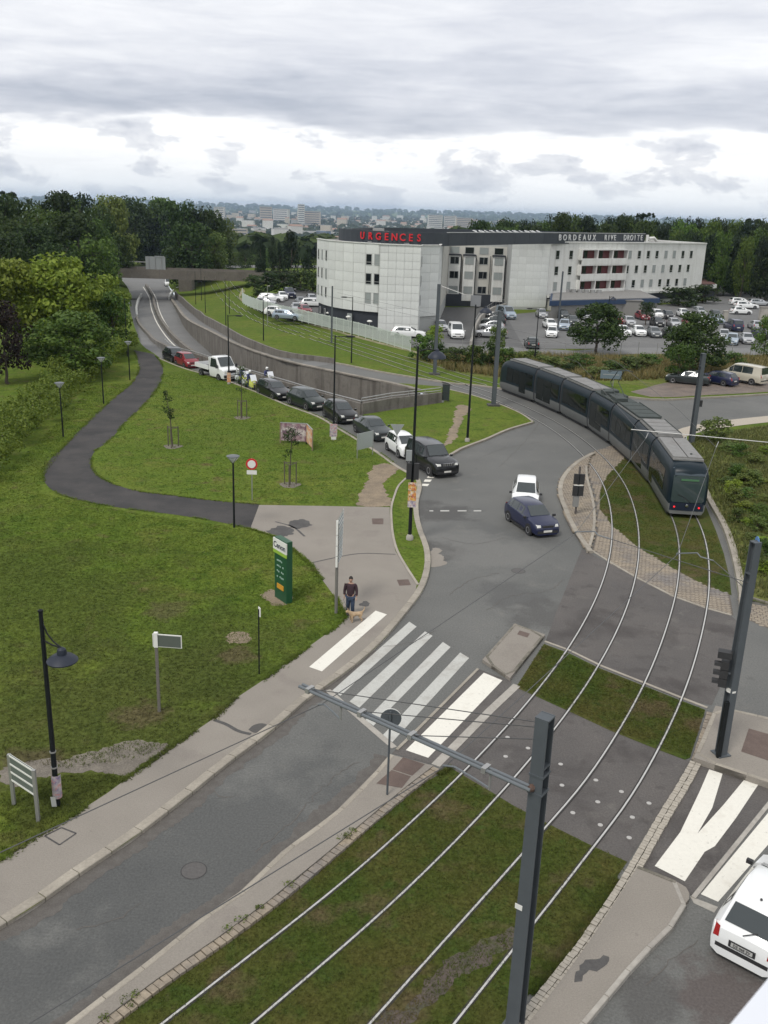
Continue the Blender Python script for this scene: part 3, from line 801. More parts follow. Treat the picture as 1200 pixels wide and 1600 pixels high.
# ------------------------------------------------------------------ cobbled island with the signal and flush cobbles
def setts_in(poly, z0, z1, size, name, parent, ang, holes=()):
    xs = [p.x for p in poly]; ys = [p.y for p in poly]
    cx, cy = sum(xs) / len(xs), sum(ys) / len(ys)
    R = max(max(xs) - min(xs), max(ys) - min(ys))
    n = int(R / size) + 2
    rr = random.Random(11); mb = MB()
    ca, sa = math.cos(ang), math.sin(ang)
    for i in range(-n, n):
        for j in range(-n, n):
            u = (i + (0.5 if j % 2 else 0)) * size * 1.15; v = j * size
            x = cx + u * ca - v * sa; y = cy + u * sa + v * ca
            if not inside(x, y, poly): continue
            h = z1 + rr.uniform(-.008, .008)
            mb.box((x, y, (z0 + h) / 2), (size * 1.05 * rr.uniform(.9, 1), size * .9 * rr.uniform(.9, 1), h - z0), ang + rr.uniform(-.05, .05))
    o = mb.build(name, SETT, parent); o['kind'] = 'stuff'; return o
out_k = smooth(Ws([(919, 861), (899, 833), (881, 797), (872, 767), (875, 749), (888, 731), (914, 712), (925, 707)], .13), 4)
in_k = smooth(Ws([(918, 728), (919, 745), (927, 775), (931, 804), (929, 833), (921, 861)], .13), 4)
sig_poly = [*out_k, *in_k]
sig_isle = struct(MB().slab(sig_poly, -0.02, 0.10).build('cobbled_island', mat('sett_mortar', (0.11, 0.095, 0.075), 0.9, noise=0.2)), 'rounded cobbled island with pale kerb left of the tram')
setts_in(sig_poly, 0.05, 0.125, 0.17, 'setts', sig_isle, 0.5)
kerb_run(out_k, 0.28, sig_isle, 0.9, ztop=0.145, zb=-0.02, side=-1)
kerb_run(in_k, 0.16, sig_isle, 0.9, ztop=0.15, zb=-0.02, side=-1)
cob_poly = Ws([(925, 858), (932, 835), (934, 800), (929, 770), (920, 742), (916, 718), (926, 706), (951, 698), (990, 690), (978, 714), (947, 745), (938, 767), (937, 795), (958, 823), (997, 855), (1050, 887), (1102, 915), (1140, 928), (1146, 962), (1102, 950), (1050, 931), (995, 903), (955, 880)])
cobble = struct(MB().sheet(cob_poly, 0.004).build('cobbled_strip', mat('sett_mortar2', (0.10, 0.085, 0.07), 0.85, noise=0.2)), 'cobbled strip along the track lawn by the tram')
setts_in(cob_poly, 0.0, 0.012, 0.19, 'setts', cobble, 0.25)
kerb_strip(Ws([(919, 858), (955, 881), (995, 904), (1050, 932), (1102, 951), (1142, 962)]), 0.14, cobble, 0.02, KERB, name='edge_stone')
# cobbles at the right edge, pale kerb of the meadow
part_poly = Ws([(1156, 936), (1200, 950), (1330, 985), (1330, 1012), (1200, 982), (1156, 963)])
cob2 = struct(MB().sheet(part_poly, 0.004).build('cobbled_strip', MATS['sett_mortar2']), 'cobbled corner below the right-hand meadow')
setts_in(part_poly, 0.0, 0.016, 0.22, 'setts', cob2, -0.3)
mk = smooth(Ws([(1085, 735), (1108, 789), (1127, 822), (1141, 863), (1149, 900), (1154, 932), (1155, 960)], .08), 4)
kerb_run(mk, 0.34, ground, 1.1, ztop=0.22, side=1, m=KERB)
kerb_run(smooth(Ws([(1154, 930), (1200, 944), (1330, 975)], .1), 3), 0.16, ground, 1.1, ztop=0.17, side=1, m=KERBDARK)
# side road kerbs and the pale footway on the meadow side
kerb_strip(RU[4:], 0.2, ground, 0.16, KERB, side=1)
fw = smooth(Ws([(1053, 675), (1066, 669), (1127, 658), (1200, 650), (1400, 632)], .1), 3); fw2 = smooth(Ws([(1060, 690), (1078, 680), (1135, 668), (1200, 660), (1400, 644)], .1), 3)
struct(MB().ribbon([p + Vector((0, 0, .02)) for p in fw], [p + Vector((0, 0, .02)) for p in fw2]).build('pavement_strip', mat('pale_footway', (0.36, 0.32, 0.26), 0.85, noise=0.12, bscale=8)), 'pale footway along the side road')

# ------------------------------------------------------------------ lawn beside the trench mouth
lawn2 = Ws([(567, 648), (610, 641), (693, 629), (700, 608), (737, 617), (777, 630), (815, 646), (835, 659), (797, 670), (760, 687), (723, 700), (700, 711), (690, 697), (610, 671)], 0.1)
lawn2o = struct(MB().slab(lawn2, -0.03, 0.112).build('verge', GRASS), 'triangular lawn with a trodden soil path beside the trench')
kerb_strip(smooth(Ws([(700, 608), (737, 617), (777, 630), (815, 646), (834, 659)], .1), 4), 0.15, lawn2o, 0.14, KERB, side=-1)
kerb_strip(smooth(Ws([(834, 660), (797, 671), (760, 687), (723, 701), (700, 712), (688, 700)], .1), 4), 0.22, lawn2o, 0.14, KERB, side=-1)
verge2 = struct(MB().slab(Ws([(656, 612), (620, 602), (600, 597), (640, 600), (690, 604), (700, 608), (694, 614)], .1), -0.03, 0.11).build('verge', GRASS), 'narrow grass verge on top of the retaining wall')

# ------------------------------------------------------------------ tram tracks
A_near = [Vector(p) for p in [(-3.34, 15.3, 0), (0.05, 19.62, 0), (3.77, 25.22, 0), (7.88, 32.79, 0), (11.85, 42.9, 0), (14.2, 52.77, 0)]]
B_all = [Vector(p) for p in [(0.99, 15.48, 0), (5.13, 21.4, 0), (6.94, 24.07, 0), (9.05, 27.75, 0), (13.1, 36.51, 0), (14.75, 40.85, 0), (17.3, 50.2, 0), (18.15, 57.7, 0), (18.25, 66.0, 0), (17.5, 73.6, 0), (16.3, 79.1, 0), (14.6, 84.6, 0), (12.5, 90.0, 0)]]
tr_far = Ws([(735, 592), (677, 574), (615, 555), (560, 538), (480, 514), (425, 493), (385, 470), (362, 450), (352, 436)], 0.1)
tr_far = [Wg(*p) for p in [(735, 592), (677, 574), (615, 555), (560, 538), (480, 514), (425, 493), (385, 470), (362, 450), (352, 436)]]
B_path = smooth(B_all + tr_far, 8)
B_path = [B_path[0] + (B_path[0] - B_path[3]).normalized() * 14] + B_path
A_far = offset(smooth(B_all + tr_far, 8), 3.25)
iA = next(i for i, p in enumerate(smooth(B_all + tr_far, 8)) if p.y > 58)
A_path = smooth(A_near + [A_far[i] for i in range(iA, len(A_far), 10)], 8)
A_path = [A_path[0] + (A_path[0] - A_path[3]).normalized() * 14] + A_path
def track(path, label):
    path = resample(path, 0.8)
    flat = [Vector((p.x, p.y, 0)) for p in path]
    root = struct(bpy.data.objects.new('tram_track', None)); COL.objects.link(root); root['label'] = label
    for s in (-0.7175, 0.7175):
        rp = offset(flat, s)
        lev = [zt(p.x, p.y) + .012 if p.y > 93 else 0.0 for p in rp]
        MB().wall(rp, 0.048, [z - 0.05 for z in lev], [z + 0.034 for z in lev]).build('rail', STEELRAIL, root, 30)
        MB().wall(offset(flat, s + (0.049 if s < 0 else -0.049)), 0.045, [z - 0.05 for z in lev], [z + 0.021 for z in lev]).build('flange_groove', RUBBER, root)
        MB().wall(offset(flat, s + (-0.042 if s < 0 else 0.042)), 0.03, [z - 0.05 for z in lev], [z + 0.022 for z in lev]).build('rail_jacket', RUBBER, root)
    return root
track(A_path, 'tram track nearest to the main road, empty')
track(B_path, 'tram track the tram stands on')

# ------------------------------------------------------------------ trench: motorway, walls, slip roads
ZM = -5.0
mfloor = [*[Vector((p.x, p.y, 0)) for p in TLs], FAR_L, FAR_R, *[Vector((p.x, p.y, 0)) for p in reversed(TR)], Vector((4.8, 84, 0)), Vector((-2, 78, 0))]
motorway = struct(MB().sheet(mfloor, ZM).build('motorway', MOTOR), 'sunken grey motorway in the concrete trench')
# slip road on the left, between the lawn edge and the dividing wall
la = resample(TLs[:-8], 3.0)
sl_l = Ws([(251, 561, 0), (240, 553, 0), (228, 545, -0.1), (214, 528, -1.0), (206, 508, -2.5), (202, 488, -4.0), (202, 470, -4.97)])
sl_r = Ws([(290, 560, 0), (270, 554, 0), (256, 548, -0.1), (238, 531, -1.0), (222, 511, -2.5), (214, 496, -4.0), (214, 472, -4.97)])
MB().ribbon(smooth(sl_l, 4), smooth(sl_r, 4)).build('slip_road', MOTOR, motorway)
# vertical faces under the ramps and along the trench edges
wl_flat = WL
def zof(path): return [p.z for p in path]
trench_wall = thing('trench_wall', 'low weathered concrete parapet wall beside the queue of cars', 'wall')
MB().wall(WL, 0.35, ZM - .1, zof(WL)).build('wall_body', CONCRETE, trench_wall)
cap = [p for p in WL if p.y < 112]
MB().tube([Vector((p.x, p.y, 1.16)) for p in cap], 0.05, 6).build('handrail', mat('galvanised_steel', (0.36, 0.36, 0.35), 0.45, 0.6), trench_wall)
for p in resample(cap, 2.4):
    MB().box((p.x, p.y, 1.06), (0.05, 0.05, 0.24)).build('rail_post', MATS['galvanised_steel'], trench_wall)
portal = thing('portal_wall', 'concrete wall with handrail across the trench mouth', 'wall')
MB().wall([Vector((p.x, p.y, 0)) for p in MOUTH], 0.35, ZM - .1, 1.0).build('wall_body', CONCRETE, portal)
for dz in (0.18, 0.42):
    MB().tube([Vector((p.x, p.y, 1.0 + dz)) for p in MOUTH], 0.045, 6).build('handrail', MATS['galvanised_steel'], portal)
for p in resample([Vector((p.x, p.y, 0)) for p in MOUTH], 1.8):
    MB().box((p.x, p.y, 1.2), (0.05, 0.05, 0.45)).build('rail_post', MATS['galvanised_steel'], portal)
ret = thing('retaining_wall', 'long stained concrete retaining wall of the trench', 'wall')
RWpan = resample(RW, 6.0)
for i in range(len(RWpan) - 1):
    a, b = RWpan[i], RWpan[i + 1]
    t = (b - a).normalized() * 0.008
    MB().wall([a + t, b - t], 0.4, ZM - .1, [a.z, b.z]).build('wall_panel', CONCRETE, ret)
MB().wall(RW, 0.55, [z + 0.004 for z in zof(RW)], [z + 0.13 for z in zof(RW)]).build('coping', mat('stained_coping', (0.25, 0.225, 0.19), 0.85, color2=(0.15, 0.135, 0.11), scale=0.8, noise=0.15), ret)
MB().wall(offset(RW, -0.34), 0.2, ZM, [max(ZM + .1, z - 2.6) for z in zof(RW)]).build('wall_footing', mat('lower_concrete', (0.15, 0.115, 0.09), 0.9, noise=0.2, bscale=4), ret) if False else None
# right slip road ribbon, descending
slr_a = [p.copy() for p in RW]
slr_b = []
for p in RW:
    q = min(resample(TR, 1.0), key=lambda k: (Vector((k.x, k.y)) - Vector((p.x, p.y))).length)
    slr_b.append(Vector((q.x, q.y, p.z)))
kerb_strip(RLb[-2:] , 0.2, ground, 0.16, KERB, side=1)
kerb_strip([RU[0], TR[0]], 0.18, ground, 0.14, KERB, side=-1)
kerb_strip(TR[:18], 0.18, ground, 0.14, KERB, side=-1)
kerb_strip(RU[:6], 0.18, ground, 0.14, KERB, side=1)
i0 = 14
MB().ribbon([p + Vector((0, 0, -.12 if k > 4 else -.115)) for k, p in enumerate(slr_a[i0:])], [p + Vector((0, 0, -.12)) for p in slr_b[i0:]]).build('slip_road', MOTOR, motorway)
bank = thing('edge_wall', 'low dark wall between the far slip road and the grass slope', 'wall')
MB().wall(slr_b[i0:], 0.25, [p.z - .6 for p in slr_b[i0:]], [max(p.z, zt(p.x, p.y)) + .45 for p in slr_b[i0:]]).build('wall_body', CONCRETE, bank)
# median wall and lane lines
MED = smooth(Ws([(228, 444, -4.3), (238, 460, -4.3), (243, 480, -4.3), (257, 507, -4.3), (277, 530, -4.3), (300, 548, -4.3), (322, 561, -4.3), (350, 575, -4.3), (420, 600, -4.3), (560, 640, -4.3)]), 4)
med = thing('median_barrier', 'dark concrete barrier between the two motorway carriageways', 'barrier')
MB().wall(MED, 0.5, ZM - .02, -4.15).build('barrier_body', CONCRETE, med)
for d, nm in ((0.75, 'edge_line'), (-0.75, 'edge_line')):
    A = offset(MED, d - .1); B = offset(MED, d + .1)
    MB().ribbon([Vector((p.x, p.y, ZM + .006)) for p in A], [Vector((p.x, p.y, ZM + .006)) for p in B]).build(nm, PAINT, motorway)
for px in ([(213, 490), (213, 478), (216, 466), (221, 459)], [(219, 488), (217, 475), (220, 465), (224, 459)]):
    line_patch(px, 0.5, ZM + .5 if False else -4.3, CONCLIGHT, motorway, 'ghost_island') if False else None
gb = thing('guide_barrier', 'white concrete barrier where the slip road leaves the motorway', 'barrier')
MB().wall(smooth(Ws([(214, 492, -4.4), (213, 480, -4.4), (217, 466, -4.4), (221, 459, -4.4)]), 4), 0.4, ZM - .02, -4.3).build('barrier_body', mat('white_concrete', (0.5, 0.5, 0.47), 0.8, noise=0.1), gb)
MB().wall(smooth(Ws([(264, 466, -4.6), (266, 460, -4.6), (272, 453, -4.6), (283, 447, -4.6)]), 4), 0.35, ZM - .02, -4.4).build('barrier_wing', MATS['white_concrete'], gb)
for off_ in (-6.5, 6.0):
    P_ = [p for p in offset(MED, off_)]
    P_ = resample(P_, 3.0)
    for i in range(0, len(P_) - 1, 3):
        a, b = P_[i], P_[i + 1]
        if a.y < 190: continue
        n = Vector((-(b - a).y, (b - a).x, 0)).normalized() * .09
        z = Vector((0, 0, ZM + .006))
        f = lambda p: Vector((p.x, p.y, ZM + .006))
        MB().quad(f(a + n), f(a - n), f(b - n), f(b + n)).build('painted_dash', PAINT, motorway)
# far end of the motorway runs down with the land
mr = [Vector((x_, y_, zt(x_, y_) + .25)) for x_, y_ in [(p.x, p.y) for p in smooth([Vector(q + (0,)) for q in [(-88, 328), (-75, 346), (-55, 363), (-28, 384), (10, 412)]], 4)]]
struct(MB().ribbon(offset(mr, 7), offset(mr, -7)).build('far_road', MOTOR), 'far end of the motorway running down to the plain')

# grass slope footway along the fence, hospital yards
fp = [Wg(p.x, p.y, .02) for p in resample(smooth([Vector(q + (0,)) for q in [(352, 452), (372, 447), (380, 452), (376, 464), (392, 478), (440, 493), (520, 516), (600, 538), (660, 553), (720, 570)]], 5), 5)]
struct(MB().ribbon(offset(fp, .45), offset(fp, -.45)).build('trodden_path', mat('dry_path', (0.27, 0.235, 0.15), 0.95, color2=(0.16, 0.155, 0.07), scale=0.6, noise=0.2, bscale=6)), 'pale trodden path along the white fence')
struct(part_sheet('yard', [(392, 470), (470, 447), (520, 470), (600, 508), (640, 505), (697, 480), (800, 480), (820, 545), (760, 560), (690, 548), (648, 544), (560, 521), (480, 501), (410, 482)], 0.13, mat('yard_asphalt', (0.085, 0.085, 0.083), 0.85, noise=0.15, bscale=3), None), 'grey asphalt yard round the hospital wing')
struct(part_sheet('car_park', [(790, 492), (855, 486), (960, 482), (1060, 474), (1100, 470), (1110, 445), (1185, 440), (1330, 452), (1330, 560), (1200, 548), (1100, 548), (960, 545), (820, 545)], 0.134, mat('car_park_asphalt', (0.115, 0.115, 0.112), 0.85, noise=0.15, bscale=3, layers=[(0.2, 0.5, 0.7, (0.15, 0.148, 0.14), 0.7)]), None), 'grey asphalt car park in front of the right hospital wing')
struct(part_sheet('car_park_lane', [(640, 532), (760, 540), (900, 548), (960, 543), (1330, 545), (1330, 556), (1000, 553), (900, 556), (760, 552), (690, 550)], 0.139, mat('lane_asphalt', (0.15, 0.15, 0.146), 0.85, noise=0.12, bscale=3), None), 'pale service lane below the car park')
struct(part_sheet('meadow', [(640, 556), (700, 556), (800, 556), (960, 560), (1200, 560), (1400, 560), (1400, 600), (1200, 606), (1090, 612), (980, 600), (880, 596), (800, 594), (700, 580)], 0.115, MEADOW, None, sm=2), 'dry yellowish meadow behind the tram')
struct(part_sheet('parking_bay', [(985, 612), (1010, 606), (1040, 598), (1100, 596), (1180, 594), (1330, 590), (1330, 603), (1200, 612), (1090, 618), (1017, 620)], 0.12, mat('wet_gravel', (0.165, 0.130, 0.105), 0.7, color2=(0.11, 0.09, 0.076), scale=0.8, noise=0.25, bscale=6), None, sm=2), 'brown gravel parking bay beside the side road')
struct(part_sheet('meadow', [(1062, 692), (1078, 682), (1200, 664), (1400, 650), (1400, 985), (1200, 940), (1160, 928), (1155, 900), (1147, 863), (1133, 822), (1114, 789), (1090, 735)], 0.115, MEADOW, None), 'rough meadow with shrubs right of the tram')
# ================================================================== vehicles
GLASS = mat('vehicle_glass', (0.022, 0.030, 0.031), 0.04, spec=0.9)
TYRE = mat('tyre_rubber', (0.018, 0.018, 0.018), 0.85)
RIM = mat('wheel_rim', (0.32, 0.32, 0.33), 0.35, 0.7)
TRIM = mat('black_trim', (0.022, 0.022, 0.023), 0.6)
HEADL = mat('headlamp_lens', (0.70, 0.70, 0.66), 0.15, spec=0.8)
TAILL = mat('tail_lamp', (0.30, 0.012, 0.012), 0.2, spec=0.7)
PLATE = mat('number_plate', (0.62, 0.61, 0.56), 0.5)
CHROME = mat('chrome', (0.6, 0.6, 0.6), 0.15, 1.0)
def paint(name, c, metal=0.0, rough=0.28):
    return mat('paint_' + name, c, rough, metal, spec=0.4, coat=0.55)
P_WHITE = paint('white', (0.74, 0.75, 0.74)); P_BLACK = paint('black', (0.005, 0.006, 0.007)); P_GREY = paint('grey', (0.16, 0.17, 0.175), 0.4)
P_SILVER = paint('silver', (0.42, 0.43, 0.44), 0.5); P_BLUE = paint('navy', (0.009, 0.013, 0.045)); P_RED = paint('red', (0.20, 0.018, 0.025))
P_GREEN = paint('dark_green', (0.010, 0.018, 0.015)); P_SLATE = paint('slate', (0.026, 0.034, 0.034), 0.2); P_BEIGE = paint('beige', (0.44, 0.41, 0.33)); P_BRIGHTRED = paint('bright_red', (0.34, 0.03, 0.03))
P_PALEBLUE = paint('pale_blue', (0.30, 0.36, 0.42), 0.4)

# stations rear to front: x/L, top z/H, top half-width factor, belt z/H, width factor, bottom z
CARS = {
 'hatch': dict(L=3.85, Wd=1.66, H=1.44, st=[(0, .47, .80, .44, .80), (.012, .60, .80, .57, .90), (.045, .66, .80, .63, .95), (.15, .955, .66, .64, .99), (.24, .99, .67, .64, 1), (.42, 1.0, .68, .63, 1), (.575, .955, .66, .62, 1), (.76, .665, .78, .60, 1), (.90, .60, .76, .565, .97), (.975, .50, .72, .46, .90), (1, .38, .70, .35, .82)], rw=(2, 3), roof=(3, 4, 5, 6), ws=(6, 7)),
 'sedan': dict(L=4.5, Wd=1.75, H=1.42, st=[(0, .52, .80, .48, .80), (.012, .64, .80, .60, .90), (.05, .69, .78, .64, .95), (.14, .70, .76, .645, .98), (.27, .955, .63, .645, 1), (.36, .99, .65, .64, 1), (.48, 1.0, .66, .635, 1), (.575, .96, .65, .63, 1), (.72, .67, .77, .61, 1), (.90, .60, .74, .57, .97), (.978, .50, .70, .46, .90), (1, .38, .68, .35, .82)], rw=(3, 4), roof=(4, 5, 6, 7), ws=(7, 8)),
 'estate': dict(L=4.75, Wd=1.82, H=1.46, st=[(0, .50, .80, .46, .80), (.012, .62, .80, .58, .90), (.03, .66, .80, .63, .95), (.10, .94, .66, .645, .99), (.20, .985, .67, .645, 1), (.38, 1.0, .68, .64, 1), (.56, .96, .66, .63, 1), (.72, .67, .77, .61, 1), (.90, .60, .74, .57, .97), (.978, .50, .70, .46, .90), (1, .38, .68, .35, .82)], rw=(2, 3), roof=(3, 4, 5, 6), ws=(6, 7)),
 'suv': dict(L=4.75, Wd=1.90, H=1.86, st=[(0, .46, .86, .42, .84), (.012, .58, .86, .55, .93), (.025, .62, .85, .59, .96), (.06, .95, .74, .60, .99), (.18, .99, .74, .60, 1), (.40, 1.0, .75, .60, 1), (.58, .965, .73, .595, 1), (.72, .645, .82, .585, 1), (.92, .60, .80, .55, .98), (.982, .52, .76, .46, .93), (1, .38, .74, .34, .86)], rw=(2, 3), roof=(3, 4, 5, 6), ws=(6, 7)),
 'van': dict(L=5.0, Wd=1.92, H=2.0, st=[(0, .40, .86, .36, .86), (.008, .54, .86, .52, .95), (.015, .56, .86, .54, .97), (.035, .96, .80, .55, .99), (.20, .99, .80, .55, 1), (.45, 1.0, .80, .55, 1), (.66, .975, .78, .545, 1), (.83, .62, .82, .53, 1), (.93, .52, .78, .48, .97), (.985, .42, .74, .38, .92), (1, .30, .72, .27, .86)], rw=(2, 3), roof=(3, 4, 5, 6), ws=(6, 7)),
 'mini': dict(L=3.45, Wd=1.62, H=1.47, st=[(0, .47, .80, .44, .82), (.012, .60, .80, .57, .91), (.04, .65, .79, .62, .95), (.10, .95, .66, .63, .99), (.22, .99, .67, .63, 1), (.42, 1.0, .68, .62, 1), (.60, .955, .67, .61, 1), (.82, .655, .76, .59, 1), (.92, .58, .74, .55, .97), (.98, .48, .70, .45, .90), (1, .36, .68, .33, .82)], rw=(2, 3), roof=(3, 4, 5, 6), ws=(6, 7)),
}
PROTO = {}
def inset_pane(a, b, c, d, mu0, mu1, mv0, mv1, off=0.006):
    """pane inside the quad a-b-c-d (a-b bottom, d-c top), margins as fractions"""
    def bl(u, v): return (a * (1 - u) + b * u) * (1 - v) + (d * (1 - u) + c * u) * v
    n = (b - a).cross(d - a).normalized()
    return [bl(u, v) + n * off for u, v in ((mu0, mv0), (1 - mu1, mv0), (1 - mu1, 1 - mv1), (mu0, 1 - mv1))]
def car_meshes(style):
    if style in PROTO: return PROTO[style]
    S = CARS[style]; L, Wd, H = S['L'], S['Wd'], S['H']; st = S['st']; w2 = Wd / 2
    zb = 0.17 if style not in ('suv', 'van') else 0.24
    rings, half = [], []
    for (fx, ft, fy, fb, fw) in st:
        x = (fx - .5) * L; w = w2 * fw; top = ft * H; belt = min(fb * H, top - .02)
        low = zb + (0.06 if 0.03 < fx < .97 else 0.02)
        mid = low + (belt - low) * .5
        h = [Vector((x, 0, zb)), Vector((x, w * .80, zb)), Vector((x, w * .965, low + .05)), Vector((x, w, mid)), Vector((x, w * .985, belt - .06)), Vector((x, w * .955, belt)),
             Vector((x, w * fy, top - .03)), Vector((x, w * fy * .86, top)), Vector((x, 0, top + .015))]
        half.append(h)
        rings.append(h + [Vector((p.x, -p.y, p.z)) for p in reversed(h[1:-1])])
    body = MB().loft(rings)
    me = body.mesh('body')
    bm = bmesh.new(); bm.from_mesh(me); bmesh.ops.recalc_face_normals(bm, faces=bm.faces); bm.to_mesh(me); bm.free()
    me.materials.append(P_GREY); shade(me, 32)
    parts = {'body': me}
    r0, r1 = S['rw']; w0, w1 = S['ws']; rf = S['roof']
    flip = lambda p: Vector((p.x, -p.y, p.z))
    def pane(name, quads, m=GLASS):
        mb = MB()
        for q in quads: mb.quad(*q)
        g = mb.mesh(name); g.materials.append(m); return g
    h = half
    parts['windscreen'] = pane('windscreen', [inset_pane(flip(h[w1][7]) + Vector((0, -.06, 0)), h[w1][7] + Vector((0, .06, 0)), h[w0][7] + Vector((0, .05, 0)), flip(h[w0][7]) + Vector((0, -.05, 0)), .02, .02, .03, .05, .024)])
    parts['rear_window'] = pane('rear_window', [inset_pane(h[r0][7] + Vector((0, .05, 0)), flip(h[r0][7]) + Vector((0, -.05, 0)), flip(h[r1][7]) + Vector((0, -.03, 0)), h[r1][7] + Vector((0, .03, 0)), .04, .04, .08, .07, .024)])
    sw = []
    ids = list(rf)
    segs = [(ids[i], ids[i + 1]) for i in range(len(ids) - 1)]
    for k, (i, j) in enumerate(segs):
        m0 = .10 if k == 0 else .025; m1 = .02 if k < len(segs) - 1 else .02
        for s in (1, -1):
            a, b, c, d = h[i][5], h[j][5], h[j][6], h[i][6]
            if style == 'van' and k == 0: continue
            if s > 0: q = inset_pane(b, a, d, c, m1, m0, .06, .13, .008)
            else: q = inset_pane(flip(a), flip(b), flip(c), flip(d), m0, m1, .06, .13, .008)
            sw.append(q)
    # front quarter pane under the windscreen pillar
    for s in (1, -1):
        a, b, c, d = h[w0][5], h[w1][5], h[w1][6], h[w0][6]
        if s > 0: q = inset_pane(b, a, d, c, .45, .02, .06, .13, .008)
        else: q = inset_pane(flip(a), flip(b), flip(c), flip(d), .02, .45, .06, .13, .008)
        sw.append(q)
    parts['side_windows'] = sw
    parts['dims'] = (L, Wd, H, zb, h)
    sidep = []
    for q in sw:
        g = MB().quad(*q).mesh('side_window'); g.materials.append(GLASS); sidep.append(g)
    parts['side_mesh'] = sidep
    wr = {'hatch': .30, 'sedan': .315, 'estate': .325, 'suv': .38, 'van': .33, 'mini': .29}[style]
    parts['wr'] = wr
    ty = MB()
    prof = [(wr * .62, -.10), (wr * .93, -.10), (wr, -.06), (wr, .06), (wr * .93, .10), (wr * .62, .10)]
    rr = [[Vector((r * math.cos(2 * math.pi * k / 18), y, r * math.sin(2 * math.pi * k / 18))) for k in range(18)] for r, y in prof]
    ty.loft(rr); g = ty.mesh('tyre'); g.materials.append(TYRE); parts['tyre'] = g
    ri = MB()
    rr = [[Vector((r * math.cos(2 * math.pi * k / 14), y, r * math.sin(2 * math.pi * k / 14))) for k in range(14)] for r, y in ((wr * .60, -.085), (wr * .63, .104), (wr * .50, .106), (wr * .42, .092), (wr * .12, .096), (.01, .10))]
    ri.loft(rr); g = ri.mesh('rim'); g.materials.append(RIM); parts['rim'] = g
    ar = MB()
    rr = [[Vector((r * math.cos(2 * math.pi * k / 18), y, r * math.sin(2 * math.pi * k / 18))) for k in range(18)] for r, y in ((wr * 1.17, -.1), (wr * 1.17, .0))]
    ar.loft(rr); g = ar.mesh('wheel_arch'); g.materials.append(TRIM); parts['arch'] = g
    PROTO[style] = parts
    return parts
def surf_strip(h, k, i0, i1, z0, z1, out=0.006):
    """strip following ring k of the car nose or tail from one side to the other"""
    r = h[k]
    return None
